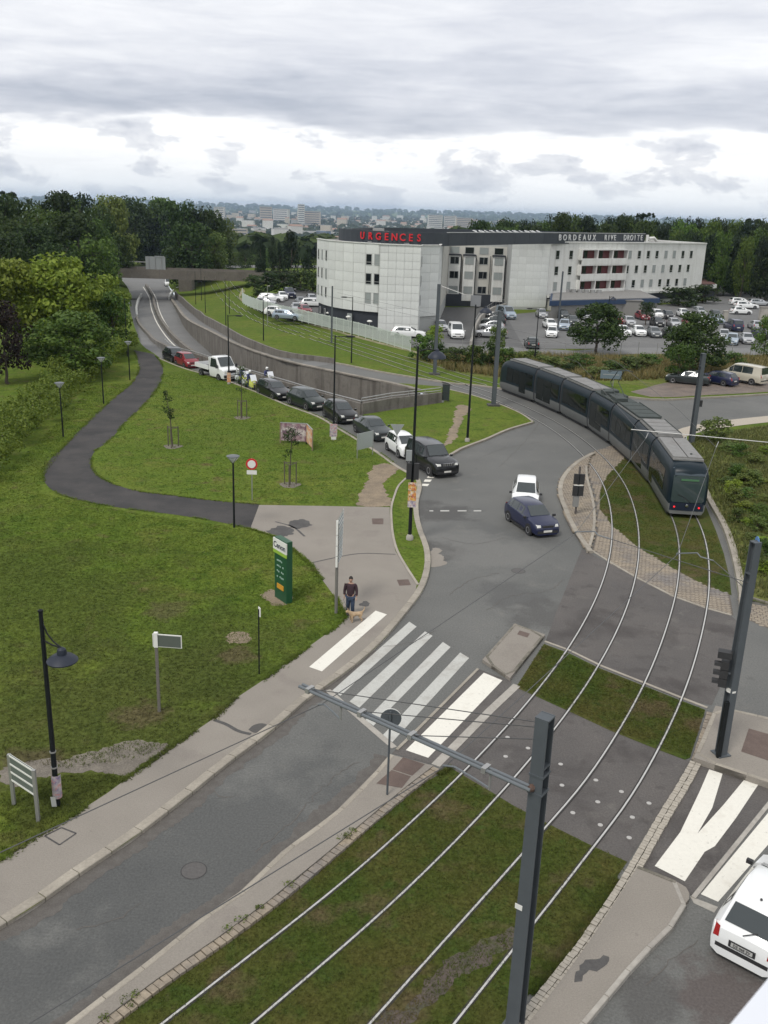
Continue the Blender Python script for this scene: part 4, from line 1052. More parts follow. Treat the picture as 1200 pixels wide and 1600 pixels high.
def car(style, pos, heading, paintm, label, group=None, bumper=None, z=0.0, detail=True, name='car', cat='car', rails=False, plate_front=True, scale=1.0):
    """heading: direction of travel in plan (Vector)"""
    P = car_meshes(style); L, Wd, H, zb, h = P['dims']
    t = thing(name, label, cat, (pos.x, pos.y, z), math.atan2(heading.y, heading.x), group, (scale,) * 3)
    put('body', P['body'], t, m=paintm)
    put('windscreen', P['windscreen'], t); put('rear_window', P['rear_window'], t)
    for g in P['side_mesh']: put('side_window', g, t)
    wr = P['wr']
    for fx in (.19, .815):
        for s in (1, -1):
            x = (fx - .5) * L
            y = s * (Wd / 2 - .105)
            o = put('wheel_arch', P['arch'], t, (x, s * (Wd / 2 + .002), wr * 1.02)); o.rotation_euler.z = 0 if s > 0 else math.pi
            w = bpy.data.objects.new('wheel', None); COL.objects.link(w); w.parent = t; w.location = (x, s * (Wd / 2 - .09), wr); w.rotation_euler.z = 0 if s > 0 else math.pi
            put('tyre', P['tyre'], w); put('rim', P['rim'], w)
    nose, nose2 = h[-1], h[-2]
    xf = L / 2; xr = -L / 2
    zf = nose2[6].z
    for s in (1, -1):
        # headlamp wraps the front corner
        w = nose2[5].y
        a = Vector((nose2[5].x - .16, s * (nose2[5].y * 1.01), zf - .07)); b = Vector((xf - .03, s * w * .58, zf - .09))
        c = Vector((xf - .05, s * w * .62, zf + .05)); d = Vector((nose2[5].x - .20, s * w * .96, zf + .05))
        mid0 = Vector((xf - .045, s * w * .90, zf - .10)); mid1 = Vector((xf - .085, s * w * .86, zf + .05))
        mb = MB().loft([[a, d], [mid0, mid1], [b, c]], False, False)
        mb.build('headlamp', HEADL, t, None, True)
        w = h[1][5].y
        zt_ = h[1][6].z
        mb = MB().loft([[Vector((xr + .20, s * w * 1.05, zt_ - .12)), Vector((xr + .24, s * w * 1.02, zt_ + .10))], [Vector((xr - .005, s * w * .97, zt_ - .19)), Vector((xr + .07, s * w * .95, zt_ + .11))], [Vector((xr - .008, s * w * .78, zt_ - .19)), Vector((xr + .055, s * w * .80, zt_ + .07))]], False, False)
        mb.build('tail_lamp', TAILL, t, None, True)
        cw = h[P_WS(style)][5]
        MB().box((cw.x - .12, s * (Wd / 2 + .07), cw.z + .05), (.10, .16, .11)).build('mirror', TRIM if bumper else paintm, t)
    zl = zb + .17
    bm_ = bumper or TRIM
    # lower grille and bumpers
    MB().loft([[Vector((nose2[3].x - .12, y1, zl - .08)), Vector((nose2[3].x - .12, y1, zl + .06))] for y1 in (nose2[3].y * 1.005,)] + [[Vector((xf + .004, y, zl - .09)), Vector((xf + .004, y, zl + .07))] for y in (nose[3].y * .9, -nose[3].y * .9)] + [[Vector((nose2[3].x - .12, -nose2[3].y * 1.005, zl - .08)), Vector((nose2[3].x - .12, -nose2[3].y * 1.005, zl + .06))]], False, False).build('front_bumper', bm_, t, None, True)
    MB().box((xf - .035, 0, zf - .06), (.07, nose[3].y * .95, .10)).build('grille', TRIM, t)
    if plate_front: MB().box((xf + .008, 0, zl + .04), (.016, .50, .11)).build('number_plate', PLATE, t)
    r1_, r0_ = h[1], h[0]
    zr = zb + .27
    MB().loft([[Vector((xr + .35, s * y, zr - .05)), Vector((xr + .35, s * y, zr + .05))] for s, y in ((1, Wd / 2 * .985),)] + [[Vector((xr - .006, y, zr - .06)), Vector((xr - .006, y, zr + .05))] for y in (r0_[3].y * .92, -r0_[3].y * .92)] + [[Vector((xr + .35, -Wd / 2 * .985, zr - .05)), Vector((xr + .35, -Wd / 2 * .985, zr + .05))]], False, False).build('rear_bumper', bm_, t, None, True)
    MB().box((xr - .004, 0, zr + .16), (.016, .50, .11)).build('number_plate', PLATE, t)
    for s in (1, -1):
        MB().box((0.0, s * (Wd / 2 + .002), zb + .05), (L * .42, .02, .10)).build('sill', TRIM, t)
    if rails:
        for s in (1, -1):
            MB().tube([Vector((x_, s * h[4][7].y * .95, h[4][7].z + .035)) for x_ in (-L * .36, -L * .2, L * .02)], .02, 5).build('roof_rail', TRIM, t)
    return t
def P_WS(style): return CARS[style]['ws'][1]

# ------------------------------------------------------------------ tram
TR_BLUE = mat('tram_blue_grey', (0.007, 0.015, 0.021), 0.36, 0.0, spec=0.2)
TR_SILVER = mat('tram_silver', (0.15, 0.155, 0.15), 0.5, 0.2, noise=0.08, bscale=2)
TR_ROOF = mat('tram_roof_grey', (0.19, 0.188, 0.18), 0.7, noise=0.15, bscale=3, layers=[(0.8, 0.55, 0.7, (0.16, 0.15, 0.14), 0.7)])
TR_ROOFD = mat('tram_roof_dark', (0.040, 0.05, 0.046), 0.8, noise=0.2, bscale=4)
TR_GLASS = mat('tram_glass', (0.005, 0.008, 0.007), 0.06, spec=0.3)
TR_SCREEN = mat('tram_screen', (0.040, 0.058, 0.060), 0.08, spec=0.8)
BELLOW = mat('tram_bellow', (0.028, 0.028, 0.030), 0.8)
def tram_ring(x, k=1.0, top=1.0, zb=.28):
    """half profile: k narrows, top lowers the roof"""
    pr = [(0, zb), (1.04, zb), (1.16, zb + .22), (1.20, 1.05), (1.20, 1.20), (1.195, 2.10), (1.16, 2.66), (1.06, 3.00), (.90, 3.18), (0, 3.24)]
    h = [Vector((x, y * k, zb + (z - zb) * top)) for y, z in pr]
    return h
def build_tram():
    t = thing('tram', 'long articulated dark blue tram with silver skirt curving round the junction', 'tram')
    path = resample([Vector((p.x, p.y, 0)) for p in B_path], 0.25)
    # arc length where the tail stands
    tail = W(1076, 812)
    i0 = min(range(len(path)), key=lambda i: (path[i] - Vector((tail.x, tail.y, 0))).length)
    path = path[i0:]
    lens = [.905 * q for q in (7.4, 5.3, 6.0, 5.2, 6.0, 5.3, 7.4)]
    s = -0.2
    gap = 0.42
    for n, Lm in enumerate(lens):
        a, _ = at_len(path, max(0, s)); b, _ = at_len(path, s + Lm)
        d = (b - a).normalized(); c = (a + b) / 2
        mroot = bpy.data.objects.new('carriage', None); COL.objects.link(mroot); mroot.parent = t
        mroot.location = c; mroot.rotation_euler.z = math.atan2(d.y, d.x)
        hl = (b - a).length / 2
        ends = []
        if n == 0: st = [(-hl - .02, .86, .80), (-hl + .08, .91, .875), (-hl + .25, .955, .935), (-hl + .6, .985, .98), (-hl + 1.1, 1, 1), (hl, 1, 1)]
        elif n == 6: st = [(-hl, 1, 1), (hl - 1.9, 1, 1), (hl - 1.2, .985, .97), (hl - .6, .94, .89), (hl - .25, .88, .78), (hl - .02, .78, .60)]
        else: st = [(-hl, 1, 1), (hl, 1, 1)]
        H_ = [tram_ring(x, k, tp) for x, k, tp in st]
        full = lambda h, i, j: h[i:j]
        # silver skirt: points 0-3, blue shell: 3-9
        lo = MB().loft([[*h[0:4], *[Vector((p.x, -p.y, p.z)) for p in reversed(h[1:4])]] for h in H_])
        lo.build('skirt', TR_SILVER, mroot, 35, True)
        up = MB().loft([[*h[3:10], *[Vector((p.x, -p.y, p.z)) for p in reversed(h[3:9])]] for h in H_])
        up.build('shell', TR_BLUE, mroot, 35, True)
        # side glazing
        x0 = -hl + (.25 if n != 0 else 1.3); x1 = hl - (.25 if n != 6 else 1.7)
        span = x1 - x0
        nw = max(2, round(span / 1.35))
        doors = {1: (1, 2), 3: (1, 2), 5: (1, 2), 0: (3,), 6: (1,), 2: (), 4: ()}[n]
        for sgn in (1, -1):
            for k in range(nw):
                xa = x0 + span * k / nw + .022; xb = x0 + span * (k + 1) / nw - .022
                zlo = .62 if k in doors else 1.30
                def sp(z):   # side y at z
                    for (y0_, z0_), (y1_, z1_) in zip([(1.16, .5), (1.2, 1.05), (1.2, 1.2), (1.195, 2.1), (1.16, 2.66)], [(1.2, 1.05), (1.2, 1.2), (1.195, 2.1), (1.16, 2.66), (1.06, 3.0)]):
                        if z0_ <= z <= z1_: return y0_ + (y1_ - y0_) * (z - z0_) / (z1_ - z0_)
                    return 1.16
                zs = [zlo, 1.2, 2.1, 2.56] if zlo < 1.2 else [zlo, 2.1, 2.56]
                rows = [[Vector((x, sgn * (sp(z) + .012), z)) for x in (xa, xb)] for z in zs]
                MB().loft(rows, False, False).build('door' if k in doors else 'side_window', TR_GLASS, mroot, None, True)
        # roof equipment
        rx0, rx1 = (-hl + (1.0 if n == 0 else .1)), (hl - (1.6 if n == 6 else .1))
        MB().box(((rx0 + rx1) / 2, 0, 3.27), (rx1 - rx0, 1.75, .10)).build('roof_deck', TR_ROOF if n != 3 else TR_ROOFD, mroot)
        if n == 0:
            MB().box(((rx0 + rx1) / 2, .45, 3.36), (rx1 - rx0 - .4, .80, .09)).build('roof_cover', TR_ROOF, mroot)
            MB().box(((rx0 + rx1) / 2, -.42, 3.36), (rx1 - rx0 - .4, .80, .09)).build('roof_cover', TR_ROOF, mroot)
            MB().lathe([(.07, 0), (.07, .06), (.03, .08)], (rx0 + .9, -.3, 3.40), 8).build('roof_vent', TR_ROOFD, mroot)
        elif n == 2 or n == 1:
            for q in range(4):
                xx = rx0 + (rx1 - rx0) * (q + .5) / 4
                MB().box((xx, 0, 3.37), ((rx1 - rx0) / 4 - .12, 1.6, .13)).build('roof_cover', TR_ROOF if n == 1 else TR_ROOFD, mroot)
            for y_ in (-.8, .8):
                MB().tube([(rx0, y_, 3.46), (rx1, y_, 3.46)], .03, 5).build('roof_rail', TR_ROOFD, mroot)
        elif n == 3:
            for q, (xx, yy, sx, sy, sz) in enumerate([(-1.6, .3, 1.2, .9, .25), (-.2, -.4, 1.0, .7, .18), (.9, .35, .8, .8, .28), (1.8, -.3, .9, 1.0, .2)]):
                MB().box((xx, yy, 3.32 + sz / 2), (sx, sy, sz)).build('roof_unit', TR_ROOFD, mroot)
            pg = bpy.data.objects.new('pantograph', None); COL.objects.link(pg); pg.parent = mroot
            MB().box((-.4, 0, 3.45), (1.4, 1.0, .06)).build('pantograph_base', TR_ROOFD, pg)
            for y_ in (-.35, .35):
                MB().tube([(-1.0, y_, 3.5), (.55, y_ * .9, 4.35), (-.5, y_ * .7, 5.35)], .035, 6).build('pantograph_arm', TR_ROOFD, pg)
            for dx in (-.14, .14):
                MB().tube([(-.5 + dx, -.95, 5.3), (-.5 + dx, -.7, 5.42), (-.5 + dx, .7, 5.42), (-.5 + dx, .95, 5.3)], .03, 6).build('pantograph_head', TR_ROOFD, pg)
        else:
            for q in range(3):
                xx = rx0 + (rx1 - rx0) * (q + .5) / 3
                MB().box((xx, 0, 3.345), ((rx1 - rx0) / 3 - .1, 1.66, .06)).build('roof_cover', TR_ROOF, mroot)
            for y_ in (-.83, .83):
                MB().tube([(rx0, y_, 3.40), (rx1, y_, 3.40)], .025, 5).build('roof_rail', TR_ROOFD, mroot)
        # ends
        if n in (0, 6):
            e = -1 if n == 0 else 1
            hh = H_[0:3] if n == 0 else H_[-3:][::-1]
            f0, f1 = hh[0], hh[1]
            if n == 0:
                xs0 = -hl - .02
                # windscreen: bowed sheet leaning forward over the tail
                prof = [(1.15, -.045), (1.5, -.06), (2.0, -.055), (2.45, -.03), (2.62, .0)]
                rows = []
                ktop = .70
                for z, dx in [(1.0, -.03), (1.4, -.06), (1.9, -.065), (2.35, -.05), (2.58, -.02)]:
                    rows.append([Vector((xs0 + dx + .035 * (abs(y) / .9) ** 3, y, z)) for y in (-.93, -.6, -.3, 0, .3, .6, .93)])
                MB().loft(rows, False, False).build('windscreen', TR_SCREEN, mroot, 60, True)
                rows = []
                for z, dx, wy in [(2.60, -.01, .88), (2.76, .08, .86), (2.92, .24, .80)]:
                    rows.append([Vector((xs0 + dx + .02 * (abs(y)) ** 2 - .02, y * wy, z)) for y in (-1, -.6, 0, .6, 1)])
                MB().loft(rows, False, False).build('destination_band', mat('tram_band', (0.03, 0.045, 0.055), 0.2), mroot, 60, True)
                MB().loft([[Vector((xs0 - .028 + .02 * (abs(y) / .9) ** 3, y, z)) for y in (-.96, -.6, 0, .6, .96)] for z in (.50, .97)], False, False).build('tail_panel', mat('tram_navy', (.012, .018, .034), .3), mroot, 60, True)
                # destination text glow and wiper
                MB().box((xs0 - .085, 0, 2.36), (.02, 1.0, .11)).build('destination_display', mat('led_display', (0.05, 0.12, 0.06), 0.4, emit=((0.35, 0.9, 0.4), 0.03)), mroot)
                MB().tube([(xs0 - .08, -.2, 1.02), (xs0 - .085, .25, 1.35), (xs0 - .09, .6, 1.5)], .015, 5).build('wiper', TRIM, mroot)
                for y_ in (-.70, .70):
                    MB().lathe([(.055, 0), (.055, .03), (.02, .04)], (0, 0, 0), 10).build('tail_lamp', mat('lit_tail_lamp', (0.6, 0.02, 0.02), 0.3, emit=((1, .02, .03), .7)), mroot, None, False, (xs0 - .05 , y_, .72)).rotation_euler = (0, -math.pi / 2, 0)
                MB().lathe([(.09, 0), (.09, .02), (.02, .03)], (0, 0, 0), 10).build('emblem', CHROME, mroot, None, False, (xs0 - .06, 0, .82)).rotation_euler = (0, -math.pi / 2, 0)
                # silver pillars framing the screen
                for y_ in (-.93, .93):
                    MB().tube([(xs0 + .07, y_ * .97, .75), (xs0 + .04, y_, 1.3), (xs0 + .07, y_ * .98, 1.9), (xs0 + .10, y_ * .97, 2.5), (xs0 + .34, y_ * .96, 2.96)], .045, 6).build('corner_trim', mat('tram_pillar', (0.16, 0.20, 0.24), 0.3, 0.4), mroot)
            else:
                rows = []
                xs0 = hl - .02
                for z, dx, wy in [(.9, .03, .80), (1.25, .03, .84), (1.7, -.10, .86), (2.1, -.32, .86), (2.45, -.62, .84)]:
                    rows.append([Vector((xs0 + dx - .22 * abs(y) ** 3, y * wy, z)) for y in (-1.06, -.6, 0, .6, 1.06)])
                MB().loft(rows, False, False).build('windscreen', TR_SCREEN, mroot, 60, True)
        # underframe
        MB().box((0, 0, .20), (2 * hl - 1.2, 1.9, .22)).build('underframe', TRIM, mroot)
        # bellow towards the next carriage
        if n < 6:
            c2, d2 = at_len(path, s + Lm + gap / 2)
            bl = MB()
            rings = []
            for q in range(5):
                x = -gap / 2 - .12 + (gap + .24) * q / 4
                k = .955 if q % 2 else .985
                h = tram_ring(x, k, .985)
                rings.append([*h, *[Vector((p.x, -p.y, p.z)) for p in reversed(h[1:9])]])
            o = bl.loft(rings).build('bellow', BELLOW, t, None, True, c2, math.atan2(d2.y, d2.x))
        s += Lm + gap
    return t
tram = build_tram()

# ------------------------------------------------------------------ the queue on the slip road
qroad = smooth([W(*p, 0) for p in [(640, 738), (610, 712), (560, 684), (510, 655), (440, 626), (370, 598), (300, 572), (255, 555)]], 6)   # just a heading guide
def head_at(p):
    i = min(range(1, len(KLb) - 1), key=lambda k: (Vector((KLb[k].x, KLb[k].y, 0)) - p).length)
    d = KLb[i - 1] - KLb[i + 1]; d.z = 0
    return d.normalized()
Q = 'cars queueing on the slip road'
def qcar(style, px, py, pm, label, lateral=0.0, **kw):
    p = W(px, py + 6.5, 0); h = head_at(Vector((p.x, p.y, 0)))
    n = Vector((-h.y, h.x, 0))
    return car(style, p + n * lateral, h, pm, label, Q, **kw)
suvq = car('suv', W(673, 733, 0), head_at(W(650, 735, 0)).lerp(Vector((.35, -1, 0)).normalized(), .3), P_BLACK, 'black off-road car with chrome grille at the head of the queue', Q)
MB().box((2.38, 0, .93), (.05, .80, .17)).build('chrome_grille', CHROME, suvq)
for k in range(5): MB().box((2.41, -.32 + k * .16, .93), (.02, .05, .15)).build('grille_slot', TRIM, suvq)
qcar('mini', 629, 702, P_WHITE, 'white small hatchback with dark roof pillars behind the black off-roader')
qcar('sedan', 582, 674, P_SLATE, 'dark grey-green saloon behind the white small car')
qcar('hatch', 531, 649, P_BLACK, 'black hatchback behind the tall lamp post with poster', scale=1.08)
qcar('hatch', 479, 629, P_GREEN, 'dark green hatchback next to the black estate', scale=1.12)
qcar('estate', 428, 613, P_BLACK, 'black estate car with roof rails just ahead of the motorcycles', rails=True)
qcar('mini', 292, 566, P_RED, 'dark red small car behind the white flatbed truck')
qcar('hatch', 273, 557, P_BLACK, 'black hatchback at the tail of the queue')
# white flatbed truck
def flatbed(pos, h):
    t = thing('flatbed_truck', 'white crew-cab truck with open dropside bed in the queue', 'truck', (pos.x, pos.y, 0), math.atan2(h.y, h.x))
    w2 = .98
    st = [(0.05, 2.18, .86), (.35, 2.28, .86), (1.15, 2.26, .85), (1.85, 1.36, .92), (2.45, 1.18, .88), (2.62, .85, .84)]
    rings = []
    for x, top, ky in st:
        hh = [Vector((x, 0, .32)), Vector((x, w2 * .92, .32)), Vector((x, w2 * (1 if x < 2.5 else .92), .7)), Vector((x, w2 * (.98 if x < 2.5 else .9), min(1.22, top - .03))), Vector((x, w2 * ky, top - .05)), Vector((x, w2 * ky * .85, top)), Vector((x, 0, top + .02))]
        rings.append(hh + [Vector((p.x, -p.y, p.z)) for p in reversed(hh[1:-1])])
    MB().loft(rings).build('cab', P_WHITE, t, 32, True)
    MB().quad(Vector((1.86, .78, 1.42)), Vector((1.86, -.78, 1.42)), Vector((1.20, -.72, 2.20)), Vector((1.20, .72, 2.20))).build('windscreen', GLASS, t, None, False, (.03, 0, .03))
    for s in (1, -1):
        q = [Vector((.25, s * .985, 1.26)), Vector((1.65, s * .985, 1.30)), Vector((1.15, s * .875, 2.08)), Vector((.25, s * .875, 2.10))]
        MB().quad(*(q if s < 0 else q[::-1])).build('side_window', GLASS, t)
        MB().box((2.60, s * .66, .98), (.10, .34, .22)).build('headlamp', HEADL, t)
        MB().box((1.72, s * 1.12, 1.42), (.10, .22, .30)).build('mirror', TRIM, t)
        MB().box((-1.35, s * 1.0, 1.08), (2.6, .05, .42)).build('drop_side', P_WHITE, t)
    MB().box((2.64, 0, .98), (.06, .95, .26)).build('grille', TRIM, t); MB().box((2.68, 0, .55), (.10, 1.75, .26)).build('bumper', TRIM, t); MB().box((2.74, 0, .58), (.02, .5, .11)).build('number_plate', PLATE, t)
    MB().box((-1.35, 0, .86), (2.66, 2.0, .08)).build('bed_floor', TRIM, t); MB().box((-2.66, 0, 1.08), (.05, 2.0, .42)).build('tailboard', P_WHITE, t)
    MB().box((-.05, 0, 1.5), (.06, 1.9, 1.3)).build('head_board', P_WHITE, t)
    MB().box((0, 0, .5), (5.0, .8, .2)).build('chassis', TRIM, t)
    P = car_meshes('van')
    for x in (1.75, -1.6):
        for s in (1, -1):
            w = bpy.data.objects.new('wheel', None); COL.objects.link(w); w.parent = t; w.location = (x, s * .90, .33); w.rotation_euler.z = 0 if s > 0 else math.pi
            put('tyre', P['tyre'], w); put('rim', P['rim'], w)
            o = put('wheel_arch', P['arch'], t, (x, s * .985, .36)); o.rotation_euler.z = 0 if s > 0 else math.pi
p = W(340, 590, 0); flatbed(p, head_at(p))

# motorcycles with riders
def motorbike(pos, h, label, rider_label):
    t = thing('motorcycle', label, 'motorcycle', (pos.x, pos.y, 0), math.atan2(h.y, h.x), 'police motorcycles in the queue')
    for x in (.75, -.75):
        w = MB(); rr = [[Vector((r * math.cos(2 * math.pi * k / 16) + x, y, .32 + r * math.sin(2 * math.pi * k / 16))) for k in range(16)] for r, y in ((.2, -.06), (.30, -.06), (.32, 0), (.30, .06), (.2, .06))]
        w.loft(rr).build('wheel', TYRE, t)
    YEL = mat('police_yellow', (0.62, 0.66, 0.16), 0.3); BLU = mat('police_white', (0.66, 0.68, 0.70), 0.3)
    MB().loft([[Vector((x, y * k, z)) for y, z in ((-.16, .35), (.16, .35), (.26, .7), (.2, 1.0), (-.2, 1.0), (-.26, .7))] for x, k in ((-.35, .8), (.2, 1), (.6, 1.1), (.85, .7))]).build('fairing', YEL, t, 40, True)
    MB().loft([[Vector((.85 - z * .3, y * .3, .95 + z * .55)) for y in (-1, 0, 1)] for z in (0, 1)], False, False).build('windshield', BLU, t, None, True)
    MB().box((-.25, 0, .82), (.8, .34, .14)).build('seat', TRIM, t)
    for s in (1, -1):
        MB().box((-.62, s * .34, .72), (.5, .22, .36)).build('pannier', BLU, t)
        MB().tube([(.55, s * .1, 1.0), (.45, s * .42, 1.08)], .025, 5).build('handlebar', TRIM, t)
    MB().lathe([(.09, 0), (.09, .04), (.02, .06)], (0, 0, 0), 10).build('headlamp', HEADL, t, None, False, (.86, 0, .82)).rotation_euler = (0, math.pi / 2, 0)
    r = thing('person', rider_label, 'person', (pos.x, pos.y, 0), math.atan2(h.y, h.x), 'motorcycle riders')
    body = skin_body([((-.25, 0, .92), .17), ((-.22, 0, 1.15), .17), ((-.15, 0, 1.38), .18), ((-.10, 0, 1.52), .08), ((-.08, 0, 1.60), .08),
                      ((-.13, .20, 1.42), .09), ((.10, .34, 1.22), .07), ((.40, .36, 1.08), .055), ((-.13, -.20, 1.42), .09), ((.10, -.34, 1.22), .07), ((.40, -.36, 1.08), .055),
                      ((-.2, .14, .92), .12), ((.22, .26, .82), .10), ((.02, .28, .42), .075), ((.16, .28, .34), .06), ((-.2, -.14, .92), .12), ((.22, -.26, .82), .10), ((.02, -.28, .42), .075), ((.16, -.28, .34), .06)],
                     [(0, 1), (1, 2), (2, 3), (3, 4), (2, 5), (5, 6), (6, 7), (2, 8), (8, 9), (9, 10), (0, 11), (11, 12), (12, 13), (13, 14), (0, 15), (15, 16), (16, 17), (17, 18)], mat('navy_uniform', (0.035, 0.042, 0.11), 0.8), r)
    MB().lathe([(.04, -.15), (.12, -.10), (.145, 0), (.12, .10), (.05, .15), (.005, .16)], (-.06, 0, 1.70), 12).build('helmet', mat('white_helmet', (.72, .72, .70), .2), r, 60)
    MB().loft([[Vector((.075 + .0 * z, y * .10, 1.66 + z * .08)) for y in (-1, 0, 1)] for z in (0, 1)], False, False).build('visor', GLASS, r, None, True)
def skin_body(verts, edges, m, parent, name='body', sub=1):
    me = bpy.data.meshes.new(name)
    me.from_pydata([v for v, _ in verts], edges, [])
    o = bpy.data.objects.new(name, me)
    sk = o.modifiers.new('s', 'SKIN'); sk.use_smooth_shade = True
    for i, (_, r) in enumerate(verts):
        rr = r if isinstance(r, tuple) else (r, r)
        me.skin_vertices[0].data[i].radius = rr
    me.skin_vertices[0].data[0].use_root = True
    ss = o.modifiers.new('d', 'SUBSURF'); ss.levels = ss.render_levels = sub
    me2 = evaluated_mesh(o)
    bpy.data.objects.remove(o); bpy.data.meshes.remove(me)
    me2.name = name; me2.materials.clear(); me2.materials.append(m)
    me2.polygons.foreach_set('use_smooth', [True] * len(me2.polygons))
    return put(name, me2, parent)
for px, py, lat, la, lb in ((391, 605, 0.0, 'yellow and white police motorcycle nearest to the lawn', 'rider in navy and white helmet nearest to the lawn'), (409, 600, 0.6, 'white police motorcycle half hidden behind the black estate', 'rider in navy and white helmet beside the parapet wall'), (377, 599, 0.2, 'police motorcycle behind the staked young tree', 'rider in white helmet half hidden by the staked young tree')):
    p = W(px, py + 4, 0); h = head_at(p); motorbike(p + Vector((-h.y, h.x, 0)) * lat, h, la, lb)

# ------------------------------------------------------------------ cars on the junction
car('hatch', W(829, 823, 0), (W(852, 836, 0) - W(806, 805, 0)), P_BLUE, 'dark blue three-door hatchback turning in the junction', bumper=TRIM)
car('mini', W(820, 786, 0), (W(821, 798, 0) - W(823, 765, 0)), P_WHITE, 'white small hatchback with black mirrors close behind the dark blue car', bumper=P_WHITE)
nearcar = car('hatch', W(1199, 1447, 0), (W(1214, 1405, 0) - W(1140, 1515, 0)), P_WHITE, 'white hatchback with large rear window at the lower right corner', bumper=TRIM, scale=1.0)
MB().tube([(-1.88, .05, .93), (-1.74, -.22, 1.06)], .014, 5).build('rear_wiper', TRIM, nearcar); MB().lathe([(.03, 0), (.03, .03), (.01, .05)], (-1.05, 0, 1.44), 8).build('aerial_base', TRIM, nearcar)
MB().box((-1.945, 0, .62), (.02, .62, .16)).build('plate_recess', TRIM, nearcar)
MB().box((-1.957, 0, .62), (.012, .50, .10)).build('plate', mat('grey_plate', (.42, .42, .40), .5), nearcar)
text_mesh('DZ 068 ZV', .10, .002, TRIM, 'plate_number', nearcar, frame_matrix(Vector((-1.966, 0, .62)), (0, -1, 0), (0, 0, 1)), sx=.85)
# motorway van, hospital van
car('van', W(263, 447, -5), Vector((.3, -1, 0)), P_WHITE, 'white van on the motorway under the bridge', z=ZM, cat='van', name='van')
car('van', W(712, 527, 0.13), Vector((.05, -1, 0)), P_WHITE, 'white van parked facing the camera by the dark hospital basement', z=.13, cat='van', name='van')
car('mini', W(688, 516, .13), Vector((.2, -1, 0)), P_SILVER, 'small pale car beside the white van at the hospital', z=.13)
car('estate', W(638, 527, .13), Vector((1, -.1, 0)), P_WHITE, 'white car parked along the fence below the projecting hospital block', z=.13)
# three vehicles on the gravel bay
car('sedan', W(1074, 599, .12), Vector((-1, .45, 0)), P_SLATE, 'grey saloon parked under the tree beside the side road', z=.125)
car('estate', W(1119, 599, .12), Vector((-.6, .8, 0)), P_BLUE, 'dark blue car between the grey saloon and the beige van', z=.125, scale=.95)
car('van', W(1160, 597, .12), Vector((-.75, .9, 0)), P_BEIGE, 'beige passenger van parked at the right end of the gravel bay', z=.125, cat='van', name='van')
